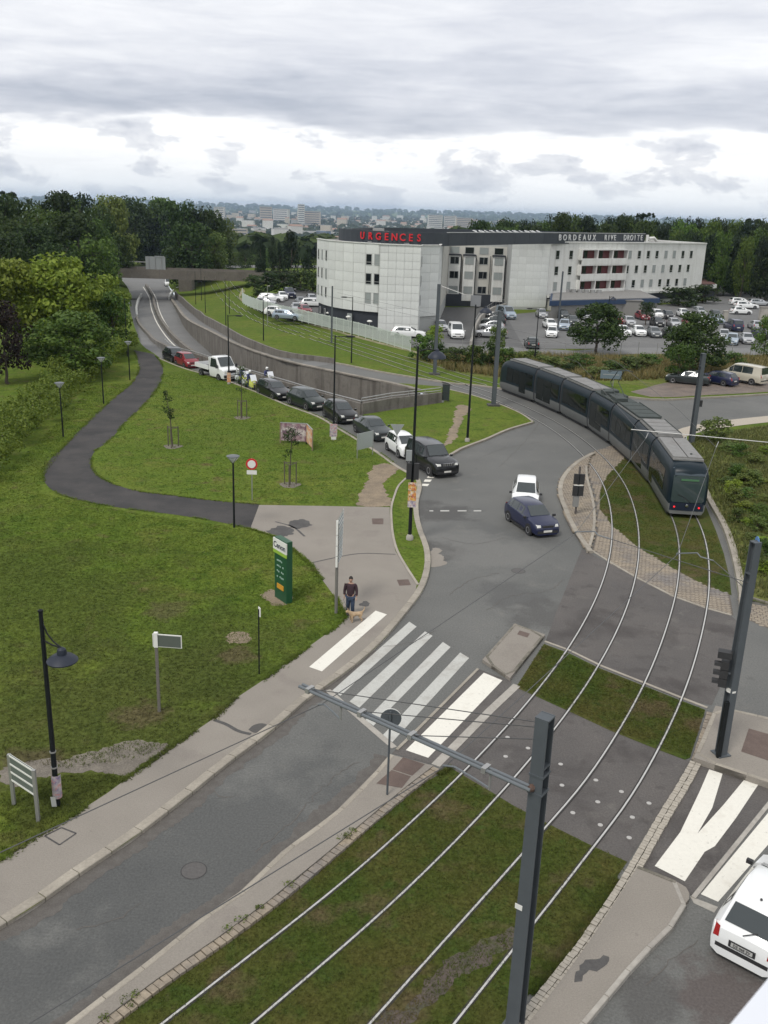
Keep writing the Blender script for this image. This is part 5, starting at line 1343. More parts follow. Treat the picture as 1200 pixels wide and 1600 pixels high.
# car parks: (style, px, py, heading, paint, label)
PARK = [
 ('hatch', 830, 543, (0, 1), P_SLATE, 'grey car behind the wire fence left of the young pole'),
 ('hatch', 846, 496, (0, -1), P_SILVER, 'silver car parked at the foot of the tall white hospital block'),
 ('hatch', 880, 498, (0, -1), P_SLATE, 'dark car right of the pole at the foot of the hospital'),
 ('hatch', 859, 513, (.1, -1), P_WHITE, 'white car left of the big round tree, upper row'),
 ('mini', 862, 526, (-.2, -1), P_WHITE, 'low white car nearest the fence left of the round tree'),
 ('estate', 881, 514, (-.2, -1), P_PALEBLUE, 'pale blue car touching the left side of the round tree'),
 ('hatch', 894, 507, (0, -1), P_SLATE, 'grey-blue car behind the left edge of the round tree'),
 ('hatch', 961, 505, (.2, -1), P_BRIGHTRED, 'red car right of the round tree'),
 ('hatch', 982, 508, (0, -1), P_SILVER, 'silver car next to the red car'),
 ('hatch', 1003, 499, (.1, -1), P_RED, 'dark red car behind the small tree'),
 ('hatch', 1026, 509, (0, -1), P_BLACK, 'black car right of the small tree'),
 ('hatch', 1026, 496, (0, -1), P_WHITE, 'white car behind the black car by the small tree'),
 ('hatch', 1043, 498, (0, -1), P_BLACK, 'black car in the upper row by the hedge'),
 ('hatch', 1067, 495, (0, -1), P_WHITE, 'white car in the upper row by the hedge'),
 ('mini', 1092, 492, (.1, -1), P_SILVER, 'silver car below the large dark shrubs'),
 ('hatch', 973, 524, (.05, -1), P_WHITE, 'left one of two white cars in the lower row'),
 ('hatch', 997, 524, (0, -1), P_WHITE, 'right one of two white cars in the lower row'),
 ('hatch', 1021, 526, (0, -1), P_GREY, 'grey car next to the two white cars in the lower row'),
 ('estate', 1157, 476, (1, .05), P_WHITE, 'uppermost white estate in the far right corner'),
 ('estate', 1165, 482, (1, .05), P_WHITE, 'white estate just below the uppermost one in the corner'),
 ('hatch', 1157, 491, (1, .1), P_WHITE, 'white hatchback nearest the lane in the far right corner'),
 ('hatch', 1117, 497, (0, -1), P_SLATE, 'grey-blue car behind the dark tree, upper right'),
 ('hatch', 1119, 505, (.1, -1), P_PALEBLUE, 'pale blue car peeping over the dark tree'),
 ('suv', 1145, 516, (0, 1), P_BLUE, 'dark blue car driving up the car park lane'),
 ('hatch', 1179, 514, (.1, 1), P_SILVER, 'silver car at the right edge beside the lane'),
 ('hatch', 1130, 530, (-.3, -1), P_SILVER, 'grey car right behind the dark tree, lower row'),
 ('estate', 1143, 537, (-.4, -1), P_PALEBLUE, 'pale blue-grey car in the lower right row'),
 ('hatch', 1166, 536, (-.2, -1), P_SILVER, 'silver car in the lower right row, last before the tree'),
 ('hatch', 912, 498, (0, -1), P_SILVER, 'silver car just left of the grey shed'),
 ('estate', 933, 497, (0, -1), P_WHITE, 'white car before the pale shed door'),
 ('hatch', 947, 525, (.1, -1), P_SLATE, 'dark car half hidden by the right side of the round tree'),
 ('hatch', 1052, 511, (0, -1), P_SILVER, 'silver car between the black car and the dark tree'),
 ('hatch', 1076, 510, (0, -1), P_RED, 'dark red car above the crown of the broad tree'),
 ('hatch', 1100, 508, (0, -1), P_WHITE, 'white car above the right side of the broad tree'),
 ('hatch', 1046, 527, (.05, -1), P_BLACK, 'black car beside the crown of the broad tree'),
 ('hatch', 1187, 528, (0, -1), P_BLUE, 'navy car at the right edge, lower row'),
 ('estate', 1186, 478, (1, 0), P_SILVER, 'silver estate at the far right edge'),
 # hospital yard on the left
 ('hatch', 415, 478, (1, -.2), P_SILVER, 'silver car nearest the bend of the white fence'),
 ('estate', 424, 471, (1, -.1), P_WHITE, 'white car beside the grey lamp in the hospital yard'),
 ('hatch', 441, 468, (.3, -1), P_WHITE, 'white hatchback in front of the dark hedge'),
 ('suv', 452, 465, (.3, -1), P_BLUE, 'dark blue car beside the white hatchback at the hedge'),
 ('hatch', 463, 487, (.2, -1), P_SILVER, 'silver car in the middle of the hospital yard'),
 ('hatch', 476, 490, (.4, -1), P_RED, 'dark red car in the middle of the hospital yard'),
 ('estate', 491, 479, (1, .1), P_WHITE, 'white car close to the left corner of the hospital'),
 ('hatch', 470, 477, (.3, -1), P_GREY, 'grey car behind the silver one in the hospital yard'),
 ('hatch', 487, 472, (.3, -1), P_SILVER, 'silver car at the far end of the hospital yard'),
 ('estate', 437, 493, (1, -.3), P_WHITE, 'white car right behind the fence slats'),
 ('estate', 450, 499, (1, -.3), P_PALEBLUE, 'pale car behind the fence, next to the white one'),
 # ramp yard
 ('estate', 766, 527, (-1, .15), P_SILVER, 'lowest silver car beside the ramp wall'),
 ('hatch', 768, 516, (-1, .15), P_SILVER, 'second silver car beside the ramp wall'),
 ('hatch', 771, 507, (-1, .15), P_SLATE, 'dark grey car beside the ramp wall'),
 ('hatch', 772, 500, (-1, .15), P_BLACK, 'black car beside the ramp, farthest in its row'),
 ('van', 790, 497, (.3, -1), P_PALEBLUE, 'blue-grey van parked by the corner of the white block'),
]
for st, px, py, hd, pm, lb in PARK:
    z = .14
    van = st == 'van'
    car(st, W(px, py, z), Vector((hd[0], hd[1], 0)), pm, lb, 'cars in the hospital car parks', z=z, name='van' if van else 'car', cat='van' if van else 'car')
# ================================================================== street furniture
POST = mat('dark_green_post', (0.007, 0.009, 0.010), 0.6, spec=0.25)
POSTBLUE = mat('slate_enamel', (0.020, 0.025, 0.038), 0.5, spec=0.3)
MAST = mat('mast_grey', (0.075, 0.086, 0.095), 0.6, 0.1, noise=0.1, bscale=2, layers=[(1.2, 0.6, 0.75, (0.07, 0.075, 0.08), 0.6)])
GALV = MATS['galvanised_steel']
WHITEP = mat('white_enamel', (0.66, 0.66, 0.62), 0.5)
GREYB = mat('sign_back_grey', (0.30, 0.32, 0.32), 0.5, 0.3)
LAMPGLASS = mat('frosted_lamp', (0.55, 0.56, 0.56), 0.4)
WIRE = mat('catenary_wire', (0.10, 0.10, 0.10), 0.5, 0.5)
INSUL = mat('brown_insulator', (0.10, 0.06, 0.045), 0.5)
up = Vector((0, 0, 1))

def park_lamp(px, py, top_py, label):
    b = W(px, py, .1); h = height_to(b, top_py)
    t = thing('park_lamp', label, 'lamp', b, 0, 'park lamps along the path')
    MB().tube([(0, 0, 0), (0, 0, h * .9)], [.06, .045], 8).build('post', POST, t, 40)
    MB().lathe([(.05, h - .42), (.10, h - .36), (.30, h - .12), (.31, h - .08)], n=14).build('lamp_cone', LAMPGLASS, t, 40)
    for k in range(4):
        a = math.pi / 4 + k * math.pi / 2
        MB().tube([(.05 * math.cos(a), .05 * math.sin(a), h - .44), (.33 * math.cos(a), .33 * math.sin(a), h - .07)], .014, 4).build('strut', POST, t)
    MB().lathe([(.34, h - .08), (.35, h - .05), (.20, h - .005), (.01, h)], n=16).build('lamp_cap', mat('lamp_cap_grey', (.11, .12, .13), .5), t, 40)
park_lamp(366, 824, 711, 'park lamp with flared grey cap beside the path on the near lawn')
park_lamp(99, 683, 597, 'park lamp with flared cap beside the hedge, left of the path')
park_lamp(162, 631, 558, 'park lamp by the hedge, second from the left')
park_lamp(203, 594, 533, 'park lamp by the hedge, farthest along the path')

def tall_lamp(px, py, top_py, label, arm=None, r=.10, m=POST, domed=False, sleeve=True, group='tall street lamps'):
    b = Wg(px, py); h = height_to(b, top_py)
    t = thing('street_lamp', label, 'street lamp', b, 0, group)
    MB().tube([(0, 0, 0), (0, 0, h * .35), (0, 0, h)], [r, r * .8, r * .5], 8).build('post', m, t, 40)
    if sleeve: MB().lathe([(r * 1.9, 0), (r * 1.9, .18), (r * 1.1, .30)], n=10).build('foot', CONCLIGHT, t, 40)
    if arm:
        L = arm
        if domed:
            MB().tube([(0, 0, h - .25), (L * .5, 0, h - .12), (L, 0, h - .18)], .035, 6).build('arm', m, t)
            MB().lathe([(.46, h - .55), (.44, h - .45), (.28, h - .28), (.10, h - .20), (.08, h - .1)], (L, 0, 0), 16).build('lamp_shade', POSTBLUE, t, 50)
        else:
            MB().tube([(0, 0, h - .1), (L, 0, h - .05)], .03, 6).build('arm', m, t)
            s = 1 if L > 0 else -1
            MB().loft([[Vector((L + s * x, y * w, h - .05 + z * w)) for y, z in ((-.14, -.06), (.14, -.06), (.12, .06), (-.12, .06))] for x, w in ((0, .5), (.15, 1), (.5, 1), (.7, .4))]).build('lamp_head', POST, t, None, True)
    return t, h
tall_lamp(730, 690, 476, 'tall dark lamp post with domed lamp on the triangular lawn', .75, domed=True)
tlp, tlh = tall_lamp(640, 843, 541, 'tall dark post with domed lamp and signal boxes on the grass wedge', .95, domed=True)
for s in (1, -1):
    MB().box((s * .19, -.1, 3.75), (.26, .16, .85)).build('signal_box', TRIM, tlp)
MB().box((-.22, .0, 4.55), (.30, .12, .55)).build('sign_back', GREYB, tlp)
MB().tube([(0, 0, 3.2), (.16, 0, 3.3), (.16, 0, 4.6), (0, 0, 4.7)], .02, 5).build('conduit', POST, tlp)
POSTERS = [mat('poster_a', (.62, .40, .08), .6, color2=(.45, .09, .05), scale=5, layers=[(7, .5, .6, (.62, .58, .5), .9), (9, .58, .64, (.06, .05, .06), .8)]), mat('poster_b', (.55, .50, .47), .6, color2=(.20, .17, .26), scale=6, layers=[(8, .52, .6, (.5, .22, .2), .8)]), mat('poster_c', (.50, .46, .44), .6, color2=(.17, .05, .09), scale=1.6, layers=[(3, .5, .6, (.11, .06, .09), .9), (2.4, .58, .66, (.6, .58, .56), .9)]), mat('poster_d', (.62, .55, .40), .6, color2=(.60, .20, .06), scale=2.5, layers=[(4, .56, .64, (.7, .68, .64), .9)])]
pst = thing('poster', 'orange and white advertising poster wrapped round the signal post', 'poster', (tlp.location.x, tlp.location.y, .1))
for k, (z, hh, m) in enumerate([(2.95, .42, POSTERS[0]), (2.45, .52, POSTERS[0]), (2.0, .34, POSTERS[1])]):
    MB().box((.02, -.15, z), (.42, .06, hh)).build('poster_sheet', m, pst)
tall_lamp(521, 687, 524, 'tall dark lamp post with poster at its foot beside the queue', .75, r=.09)
pst = W(521, 687, .1)
pb = thing('poster', 'coloured poster board strapped to the lamp foot beside the queue', 'poster', pst)
MB().box((0, -.16, .75), (.55, .05, .95)).build('poster_sheet', POSTERS[1], pb); MB().box((.02, -.15, .16), (.38, .04, .22)).build('poster_scrap', WHITEP, pb)
t_, _h = tall_lamp(358, 600, 492, 'tall dark lamp post with orange marker beside the white truck', .7, r=.09)
MB().box((0, -.1, .65), (.35, .10, .9)).build('orange_marker', mat('orange_board', (.52, .17, .05), .6, color2=(.5, .4, .3), scale=5), t_)
tall_lamp(411.7, 532, 461, 'thin dark lamp post on the grass slope, left of the grey one', None, r=.08, sleeve=False)
tall_lamp(418, 507, 446, 'grey lamp post with small head beside the hospital yard', .4, r=.07, m=GALV, sleeve=False)
tall_lamp(549, 567, 464, 'tall dark lamp post with arm in front of the hospital wing', -.6, r=.08, sleeve=False)
tall_lamp(835, 568, 482, 'tall lamp post rising behind the front of the tram', -.7, r=.08, sleeve=False)
tall_lamp(199, 557, 466, 'tall lamp post with arm at the far end of the cycle path', .7, r=.07, sleeve=False)
tall_lamp(944, 545, 462, 'dark lamp post with mushroom head above the dark car park tree', .5, r=.08, domed=True, sleeve=False)
for px, py, tp, lb in ((321, 489, 432, 'third thin post from the left beside the bridge'), (315, 470, 418, 'second thin post from the left beside the bridge'), (306, 476, 424, 'leftmost thin post beside the bridge'), (353, 508, 436, 'right-hand thin post before the bridge'), (358.5, 490, 440, 'thin post just right of the right-hand one before the bridge')):
    tall_lamp(px, py, tp, lb, None, r=.07, sleeve=False, group='thin posts by the bridge')
def globe_lamp(px, py, tp, lb):
    b = W(px, py, .13); h = height_to(b, tp)
    t = thing('globe_lamp', lb, 'lamp', b, 0, 'white mushroom lamps at the hospital')
    MB().tube([(0, 0, 0), (0, 0, h - .2)], .05, 6).build('post', GALV, t)
    MB().lathe([(.10, h - .35), (.38, h - .22), (.36, h - .12), (.15, h - .02), (.01, h)], n=12).build('lamp_shade', WHITEP, t, 50)
globe_lamp(513, 503, 487, 'leftmost white mushroom lamp at the dark hospital base')
globe_lamp(544, 513, 493, 'middle white mushroom lamp at the dark hospital base')
globe_lamp(577, 520, 500, 'right-hand white mushroom lamp beside the projecting block')

# old style lamp on the near pavement
b = W(90, 1258, .11); h = height_to(b, 955)
lamp = thing('street_lamp', 'dark street lamp with wide blue-grey shade on a curved bracket, near pavement', 'street lamp', b)
MB().tube([(0, 0, 0), (0, 0, .9), (0, 0, h)], [.085, .075, .055], 10).build('post', POST, lamp, 40)
MB().lathe([(.07, h - .02), (.075, h + .03), (.02, h + .06)], n=10).build('finial', POST, lamp)
for k in (1.25, 1.75): MB().lathe([(.09, k - .02), (.092, k), (.09, k + .02)], n=10).build('band', GALV, lamp)
d = Vector((.93, -.36, 0))
MB().tube([d * .04 + up * (h - .35), d * .16 + up * (h - .62), d * .36 + up * (h - .82), d * .60 + up * (h - .94)], .022, 6).build('bracket', POST, lamp)
MB().tube([d * .04 + up * (h - .85), d * .30 + up * (h - .92), d * .60 + up * (h - .95)], .022, 6).build('bracket', POST, lamp)
MB().lathe([(.405, h - 1.33), (.41, h - 1.30), (.30, h - 1.20), (.13, h - 1.13), (.13, h - 1.06), (.11, h - .98), (.05, h - .93)], (d.x * .60, d.y * .60, 0), 20).build('lamp_shade', POSTBLUE, lamp, 35)
MB().lathe([(.30, h - 1.36), (.33, h - 1.33)], (d.x * .60, d.y * .60, 0), 16).build('lamp_lens', LAMPGLASS, lamp)
po = thing('poster', 'torn paper posters round the foot of the near street lamp', 'poster', b)
MB().loft([[Vector((.13 * math.cos(a) + .02, .13 * math.sin(a), z)) for a in (-2.9, -2.3, -1.6, -.9, -.2, .3)] for z in (.28, .6, 1.02)], False, False).build('poster_sheet', POSTERS[1], po, 50, True)
MB().loft([[Vector((-.12 + .11 * u, -.12 - .05 * v, .03 + .36 * v)) for u in (0, .6, 1.3)] for v in (0, .5, 1)], False, False).build('poster_scrap', WHITEP, po, 50, True)

# wood-grey direction sign seen from the back
b = W(249, 1112, .1); h = height_to(b, 990)
sg = thing('street_sign', 'street sign with white edge on a square grey post, on the near lawn', 'sign', b)
MB().box((0, 0, h / 2), (.09, .09, h)).build('post', mat('grey_wood', (.13, .12, .105), .8, noise=.15), sg)
x1 = W(281, 1010, h - .3) - b; x1.z = 0
dirn = x1.normalized()
an = math.atan2(dirn.y, dirn.x)
MB().box((dirn.x * .38, dirn.y * .38, h - .24), (.98, .03, .46), an).build('panel_edge', WHITEP, sg)
MB().box((dirn.x * .38 + dirn.y * .012, dirn.y * .38 - dirn.x * .012, h - .24), (.92, .03, .40), an).build('sign_panel', mat('sign_back_green', (.085, .10, .085), .6), sg)
MB().box((0, 0, h - .22), (.13, .13, .52)).build('clamp', WHITEP, sg)

# louvred information board at the left edge
b0, b1 = W(22, 1257, .1), W(60, 1283, .1)
nb = thing('notice_board', 'grey notice board with white rails on two posts at the left edge', 'board', b0)
dv = b1 - b0
for k in (0, 1): MB().box((dv.x * k, dv.y * k, .82), (.09, .09, 1.64)).build('post', GALV, nb)
an = math.atan2(dv.y, dv.x)
MB().box((dv.x / 2, dv.y / 2, 1.22), (dv.length - .1, .03, .86), an).build('board_panel', mat('board_green_grey', (.10, .12, .105), .6), nb)
for k in range(4): MB().box((dv.x / 2 , dv.y / 2 , .84 + k * .26), (dv.length - .09, .06, .05), an).build('slat', WHITEP, nb)

# thin post with small plate
b = W(405, 1053, .1); h = height_to(b, 952)
tp = thing('sign_post', 'thin black post with a small white plate, edge of the near lawn', 'sign', b)
MB().tube([(0, 0, 0), (0, 0, h)], .026, 6).build('post', POST, tp); MB().box((.03, 0, h - .1), (.03, .18, .34), .5).build('plate', WHITEP, tp)

# welcome totem
b = W(443, 937, .1); h = height_to(b, 842)
tot = thing('welcome_totem', 'dark green welcome totem with white Cenon headboard on the lawn', 'sign', b)
f0, f1 = W(433, 928, .1), W(451, 940, .1)
dv = (f1 - f0); dv.z = 0; wid = dv.length; dv.normalize(); nv = Vector((dv.y, -dv.x, 0))
an = math.atan2(dv.y, dv.x)
GREEN = mat('totem_green', (.012, .070, .030), .45)
MB().box((0, 0, h / 2), (wid, .30, h), an).build('totem_body', GREEN, tot)
hb0, hb1 = h - .70, h - .02
MB().box((nv.x * .16 - dv.x * .02, nv.y * .16 - dv.y * .02, h - .30), (wid + .10, .06, .50), an).build('headboard', WHITEP, tot)
MB().box((nv.x * .165 - dv.x * .02, nv.y * .165 - dv.y * .02, h - .63), (wid + .10, .05, .16), an).build('lime_band', mat('lime', (.26, .42, .05), .5), tot)
o = Vector((nv.x * .193, nv.y * .193, h - .32))
text_mesh('Cenon', .36, .004, mat('navy_letter', (.015, .02, .05), .5), 'lettering', tot, frame_matrix(o - dv * .02, dv, up), sx=1.02 * wid / 1.0)
for k, w_ in enumerate(('Rocher', 'de Palmer', 'Bas Cenon', 'Mairie')):
    pass
for k in range(4):
    o = Vector((nv.x * .155, nv.y * .155, h - 1.02 - k * .25))
    for q in range(5):
        if (q + k) % 5 == 4: continue
        MB().box((o.x + dv.x * (-.26 + q * .12), o.y + dv.y * (-.26 + q * .12), o.z + .01 * ((q * 7 + k) % 3)), (.08, .012, .07), an).build('lettering', mat('pale_letter', (.30, .42, .36), .5), tot)
MB().box((nv.x * .16, nv.y * .16, h - 2.2), (wid * .55, .03, .22), an).build('orange_plate', mat('totem_orange', (.55, .27, .03), .5), tot)

# multi-blade direction sign
b = W(525, 958, .11); h = height_to(b, 813)
ds = thing('direction_sign', 'tall grey post with a stack of white direction blades seen edge-on', 'sign', b)
MB().tube([(0, 0, 0), (0, 0, h - .15)], .065, 8).build('post', mat('post_grey', (.15, .145, .13), .6), ds, 40)
dv = Vector((.10, .99, 0)).normalized(); an = math.atan2(dv.y, dv.x)
for k, (zz, hh, ln) in enumerate([(h - .30, .62, 1.55), (h - .86, .42, 1.5), (h - 1.32, .42, 1.45), (h - 1.80, .46, 1.4)]):
    MB().loft([[Vector((dv.x * s + dv.y * o_, dv.y * s - dv.x * o_, zz + q)) for q in (-hh / 2, hh / 2)] for s, o_ in ((-.12, -.02), (ln, -.02), (ln, .02), (-.12, .02), (-.12, -.02))], True, False).build('blade', WHITEP, ds, None, True)
    for e in (-.10,):
        MB().box((dv.x * e, dv.y * e, zz), (.10, .08, hh), an).build('blade_end', WHITEP, ds)
    for r_ in range(3):
        MB().box((dv.x * ln * .5 + dv.y * .024, dv.y * ln * .5 - dv.x * .024, zz - hh * .3 + r_ * hh * .3), (ln * .75, .006, .035), an).build('lettering', mat('blue_letter', (.10, .16, .22), .5), ds)

# round prohibition sign
b = W(394, 781, .1); h = height_to(b, 716)
rs = thing('road_sign', 'round no-vehicles sign with red ring and white plate on the triangle lawn', 'sign', b)
MB().tube([(0, 0, 0), (0, 0, h)], .03, 6).build('post', GALV, rs)
def disc(r, y, m, name, parent, loc, rx=math.pi / 2, rz=0.0, th=.02):
    o = MB().lathe([(r, 0), (r, th)], n=20).build(name, m, parent, None, False, loc); o.rotation_euler = (rx, 0, rz); return o
disc(.34, 0, mat('sign_red', (.50, .02, .025), .4), 'red_disc', rs, (0, -.03, h - .34)); disc(.235, 0, WHITEP, 'white_disc', rs, (0, -.054, h - .34))
MB().box((0, -.062, h - .34), (.05, .012, .26)).build('symbol', TRIM, rs); MB().box((.07, -.062, h - .34), (.04, .012, .22)).build('symbol', mat('sign_red', 0), rs)
MB().box((0, -.04, h - .84), (.58, .02, .24)).build('plate', WHITEP, rs)

# back of a give way sign, back of a large panel
b = W(619, 712, .1); h = height_to(b, 663)
gs = thing('road_sign', 'back of a triangular give-way sign before the white car', 'sign', b)
MB().tube([(0, 0, 0), (0, 0, h)], .03, 6).build('post', GALV, gs)
MB().loft([[Vector((x, y, z)) for x, z in ((-.48, h), (.48, h), (0, h - .82))] for y in (-.02, .02)]).build('triangle', GREYB, gs, None, True)
b = W(558, 716, .1); b2 = W(582, 710, .1)
sb = thing('sign_board', 'back of a grey rectangular sign board on two posts by the queue', 'sign', b)
dv = b2 - b; an = math.atan2(dv.y, dv.x)
for k in (0, 1): MB().tube([(dv.x * k, dv.y * k, 0), (dv.x * k, dv.y * k, 1.75)], .035, 6).build('post', GALV, sb)
MB().box((dv.x / 2, dv.y / 2, 1.15), (dv.length + .1, .03, 1.15), an).build('panel', mat('pale_back', (.34, .37, .35), .5), sb)

# election style billboards on the lawn
b0, b1, b2 = W(438, 692, .1), W(479, 694, .1), W(488, 704, .1)
bb = thing('billboard', 'two poster boards standing in a corner on the triangle lawn', 'billboard', b0)
for (a_, c_, m_, nm) in ((b0, b1, POSTERS[2], 'left_board'), (b1, b2, POSTERS[3], 'right_board')):
    dv = c_ - a_; mid = (a_ + c_) / 2 - b0; an = math.atan2(dv.y, dv.x)
    MB().box((mid.x, mid.y, .85), (dv.length, .05, 1.3), an).build('poster_panel', m_, bb)
    MB().box((mid.x, mid.y, 1.52), (dv.length, .07, .05), an).build('frame_rail', GALV, bb)
    for q in (a_, c_): MB().box((q.x - b0.x, q.y - b0.y, .75), (.08, .08, 1.5)).build('post', mat('board_wood', (.2, .15, .1), .8), bb)

# round sign seen from behind on the narrow pavement
b = W(605, 1241, .13); h = height_to(b, 1112)
rb = thing('road_sign', 'back of a round road sign on a grey post beside the rails', 'sign', b)
MB().tube([(0, 0, 0), (0, 0, h)], .032, 8).build('post', MAST, rb, 40)
disc(.30, 0, MAST, 'disc', rb, (.02, .06, h - .25)); disc(.31, 0, WHITEP, 'disc_rim', rb, (.02, .085, h - .25))
# blue direction board behind the tram, mesh panel at the portal
b = W(957, 606, .1)
ib = thing('sign_board', 'slate blue direction board on a post behind the tram', 'sign', b)
MB().tube([(0, 0, 0), (0, 0, 1.7)], .05, 6).build('post', GALV, ib); MB().box((-.3, -.06, 1.35), (2.1, .05, .85), -.12).build('panel', mat('board_blue', (.13, .17, .20), .5), ib); MB().box((-.3, -.09, 1.35), (1.6, .02, .10), -.12).build('lettering', GREYB, ib)
b = W(689, 628, .1)
mp = thing('mesh_gate', 'dark mesh panel at the end of the portal wall', 'gate', b)
for k in range(6): MB().box((0.1 + k * .12, -k * .05, .9), (.03, .03, 1.6)).build('bar', TRIM, mp)
for z in (.2, .9, 1.6): MB().box((.4, -.125, z), (.75, .03, .05), -.4).build('rail', TRIM, mp)
MB().box((.4, -.10, .9), (.7, .012, 1.45), -.4).build('mesh', mat('mesh_dark', (.03, .045, .04), .7), mp)
# tunnel lamp on the retaining wall
lamp_p = W(573, 611, -1.2)
tl = thing('wall_lamp', 'yellowish lamp on the trench wall', 'lamp', lamp_p)
MB().lathe([(.05, -.2), (.22, -.05), (.22, .1), (.05, .2)], n=10).build('lamp_body', mat('sodium_lamp', (.6, .5, .25), .4, emit=((1, .8, .45), .6)), tl)

# ------------------------------------------------------------------ tram signal on the cobbled island
b = W(899, 803, .12); h = height_to(b, 729)
ts = thing('traffic_light', 'twin black signal boards on a post on the cobbled island', 'traffic light', b)
MB().tube([(0, 0, 0), (0, 0, h)], .06, 8).build('post', mat('rusty_post', (.08, .07, .065), .7), ts)
for z in (h - .72, h - 1.42): MB().box((0, -.08, z), (.62, .10, .60)).build('signal_board', TRIM, ts); 
MB().box((0, -.13, h - 1.08), (.5, .04, .05)).build('bracket', WHITEP, ts); MB().box((0, -.14, h - .72), (.05, .02, .6)).build('rib', POST, ts); MB().box((0, -.14, h - 1.42), (.05, .02, .6)).build('rib', POST, ts)
MB().box((-.05, .0, .95), (.32, .2, 1.0)).build('control_cabinet', mat('cabinet_grey', (.2, .2, .19), .6), ts)
b = W(889, 736, .12)

# ------------------------------------------------------------------ catenary masts and wires
def part_empty(name, parent, loc):
    o = bpy.data.objects.new(name, None); COL.objects.link(o); o.parent = parent
    pm = Matrix.Translation(parent.location) @ Matrix.Rotation(parent.rotation_euler.z, 4, 'Z')
    o.matrix_parent_inverse = pm.inverted(); o.location = loc; return o
def hmast(t, h, s=.22, taper=.9):
    """H-section mast: two flanges and a web"""
    for y in (-1, 1):
        MB().loft([[Vector((x * k, y * s * .5 * k + yy, z)) for x, yy in ((-s * .5, -.012), (s * .5, -.012), (s * .5, .012), (-s * .5, .012))] for z, k in ((0, 1), (h, taper))]).build('flange', MAST, t, None, True)
    MB().loft([[Vector((x * k, y * k, z)) for x, y in ((-.01, -s * .5), (.01, -s * .5), (.01, s * .5), (-.01, s * .5))] for z, k in ((0, 1), (h - .02, taper))]).build('web', MAST, t, None, True)
    for z in (h - .02, h * .86): MB().box((0, 0, z), (s * .95, s * .95, .03)).build('stiffener', MAST, t)
nm_b = W(852, 1119, 7.55); nm = Vector((nm_b.x, nm_b.y, 0.02))
mast1 = thing('catenary_mast', 'near grey steel catenary mast with bracket arm at the bottom of the picture', 'mast', nm, rad(-35), 'catenary masts')
hmast(mast1, 7.53, .30)
MB().box((0, 0, .02), (.5, .5, .05)).build('base_plate', MAST, mast1)
MB().box((-.10, -.16, 3.2), (.16, .01, .12)).build('number_tag', WHITEP, mast1)
MB().tube([(.05, -.06, .05), (.05, -.06, 6.9)], .02, 6).build('cable', TRIM, mast1)
for z in (5.9, 6.3): MB().box((0, 0, z), (.31, .33, .04)).build('clamp_band', MAST, mast1)
t1 = W(806, 1222, 6.05); t2 = W(470, 1071, 6.05)
root1 = part_empty('bracket_arm', mast1, t1)
dv = t2 - t1; dn = dv.normalized(); side = Vector((-dn.y, dn.x, 0))
for s in (-.055, .055):
    MB().tube([side * s + dn * (-.35), dv + side * s], .038, 8).build('tube', mat('arm_grey', (.15, .165, .175), .45, .4), root1, 40)
mb = MB()
conn = Vector((nm.x, nm.y, 6.0)) - t1
MB().tube([dn * (-.3), conn * .95], .05, 8).build('insulator', INSUL, root1)
for k in range(5):
    q = dn * (-.3) + (conn * .95 - dn * -.3) * (k + .5) / 5
    MB().tube([q - (conn.normalized() * .02), q + conn.normalized() * .02], .085, 8).build('insulator_rib', INSUL, root1)
for fr in (.12, .44, .68, .95):
    c = dv * fr
    MB().box((c.x, c.y, c.z), (.10, .22, .12), math.atan2(dn.y, dn.x)).build('clamp', GALV, root1)
def reg_arm(parent, top, tip, origin):
    a = top - origin; c = tip - origin
    MB().tube([a, a + Vector((0, 0, -.42))], .03, 6).build('drop_tube', GALV, parent)
    m = a + Vector((0, 0, -.40))
    MB().tube([m, m.lerp(c, .3) + Vector((0, 0, .05)), m.lerp(c, .75) + Vector((0, 0, .10)), c], .022, 6).build('registration_arm', MATS['arm_grey'], parent)
rA = W(547, 1112, 6.0); wA1 = W(505, 1100, 5.7)
reg_arm(root1, t1 + dv * .785, W(498, 1101, 5.72), t1)
reg_arm(root1, t1 + dv * .10, W(692, 1196, 5.72), t1)
wires = []
def wire(name, pts, label, r=.011, sag=0.0, group='overhead wires', m=WIRE):
    out = []
    for a, b_ in zip(pts, pts[1:]):
        for k in range(6):
            u = k / 6; p_ = a.lerp(b_, u); p_.z -= sag * 4 * u * (1 - u); out.append(p_)
    out.append(pts[-1])
    o = MB().tube(out, r, 5).build(name, m)
    return tag(o, label, 'wire', group)
mt = Vector((nm.x, nm.y, 7.4))
wire('stay_wire', [mt, t1 + dv * .93 + Vector((0, 0, .05))], 'stay wire from the near mast top to the arm tip', group='stay wires')
wire('stay_wire', [mt - Vector((0, 0, .1)), t1 + dv * .70], 'stay wire from the near mast to the arm middle', group='stay wires')
wire('stay_wire', [mt - Vector((0, 0, .35)), t1 + dv * .44], 'short stay wire from the near mast to the arm', group='stay wires')

rm = W(1126, 1178, .21)
mast2 = thing('catenary_mast', 'grey steel catenary mast with traffic signal at the right edge', 'mast', rm, rad(20), 'catenary masts')
mh = height_to(rm, 846); hmast(mast2, mh, .26)
MB().box((0, 0, .02), (.45, .45, .05)).build('base_plate', MAST, mast2)
disc(.16, 0, mat('blue_tag', (.10, .22, .45), .4), 'round_tag', mast2, (.12, .1, mh - .05), math.pi / 2, 1.2)
MB().lathe([(.16, -.03), (.16, .03)], n=10).build('collar', WHITEP, mast2, None, False, (0, 0, 2.3))
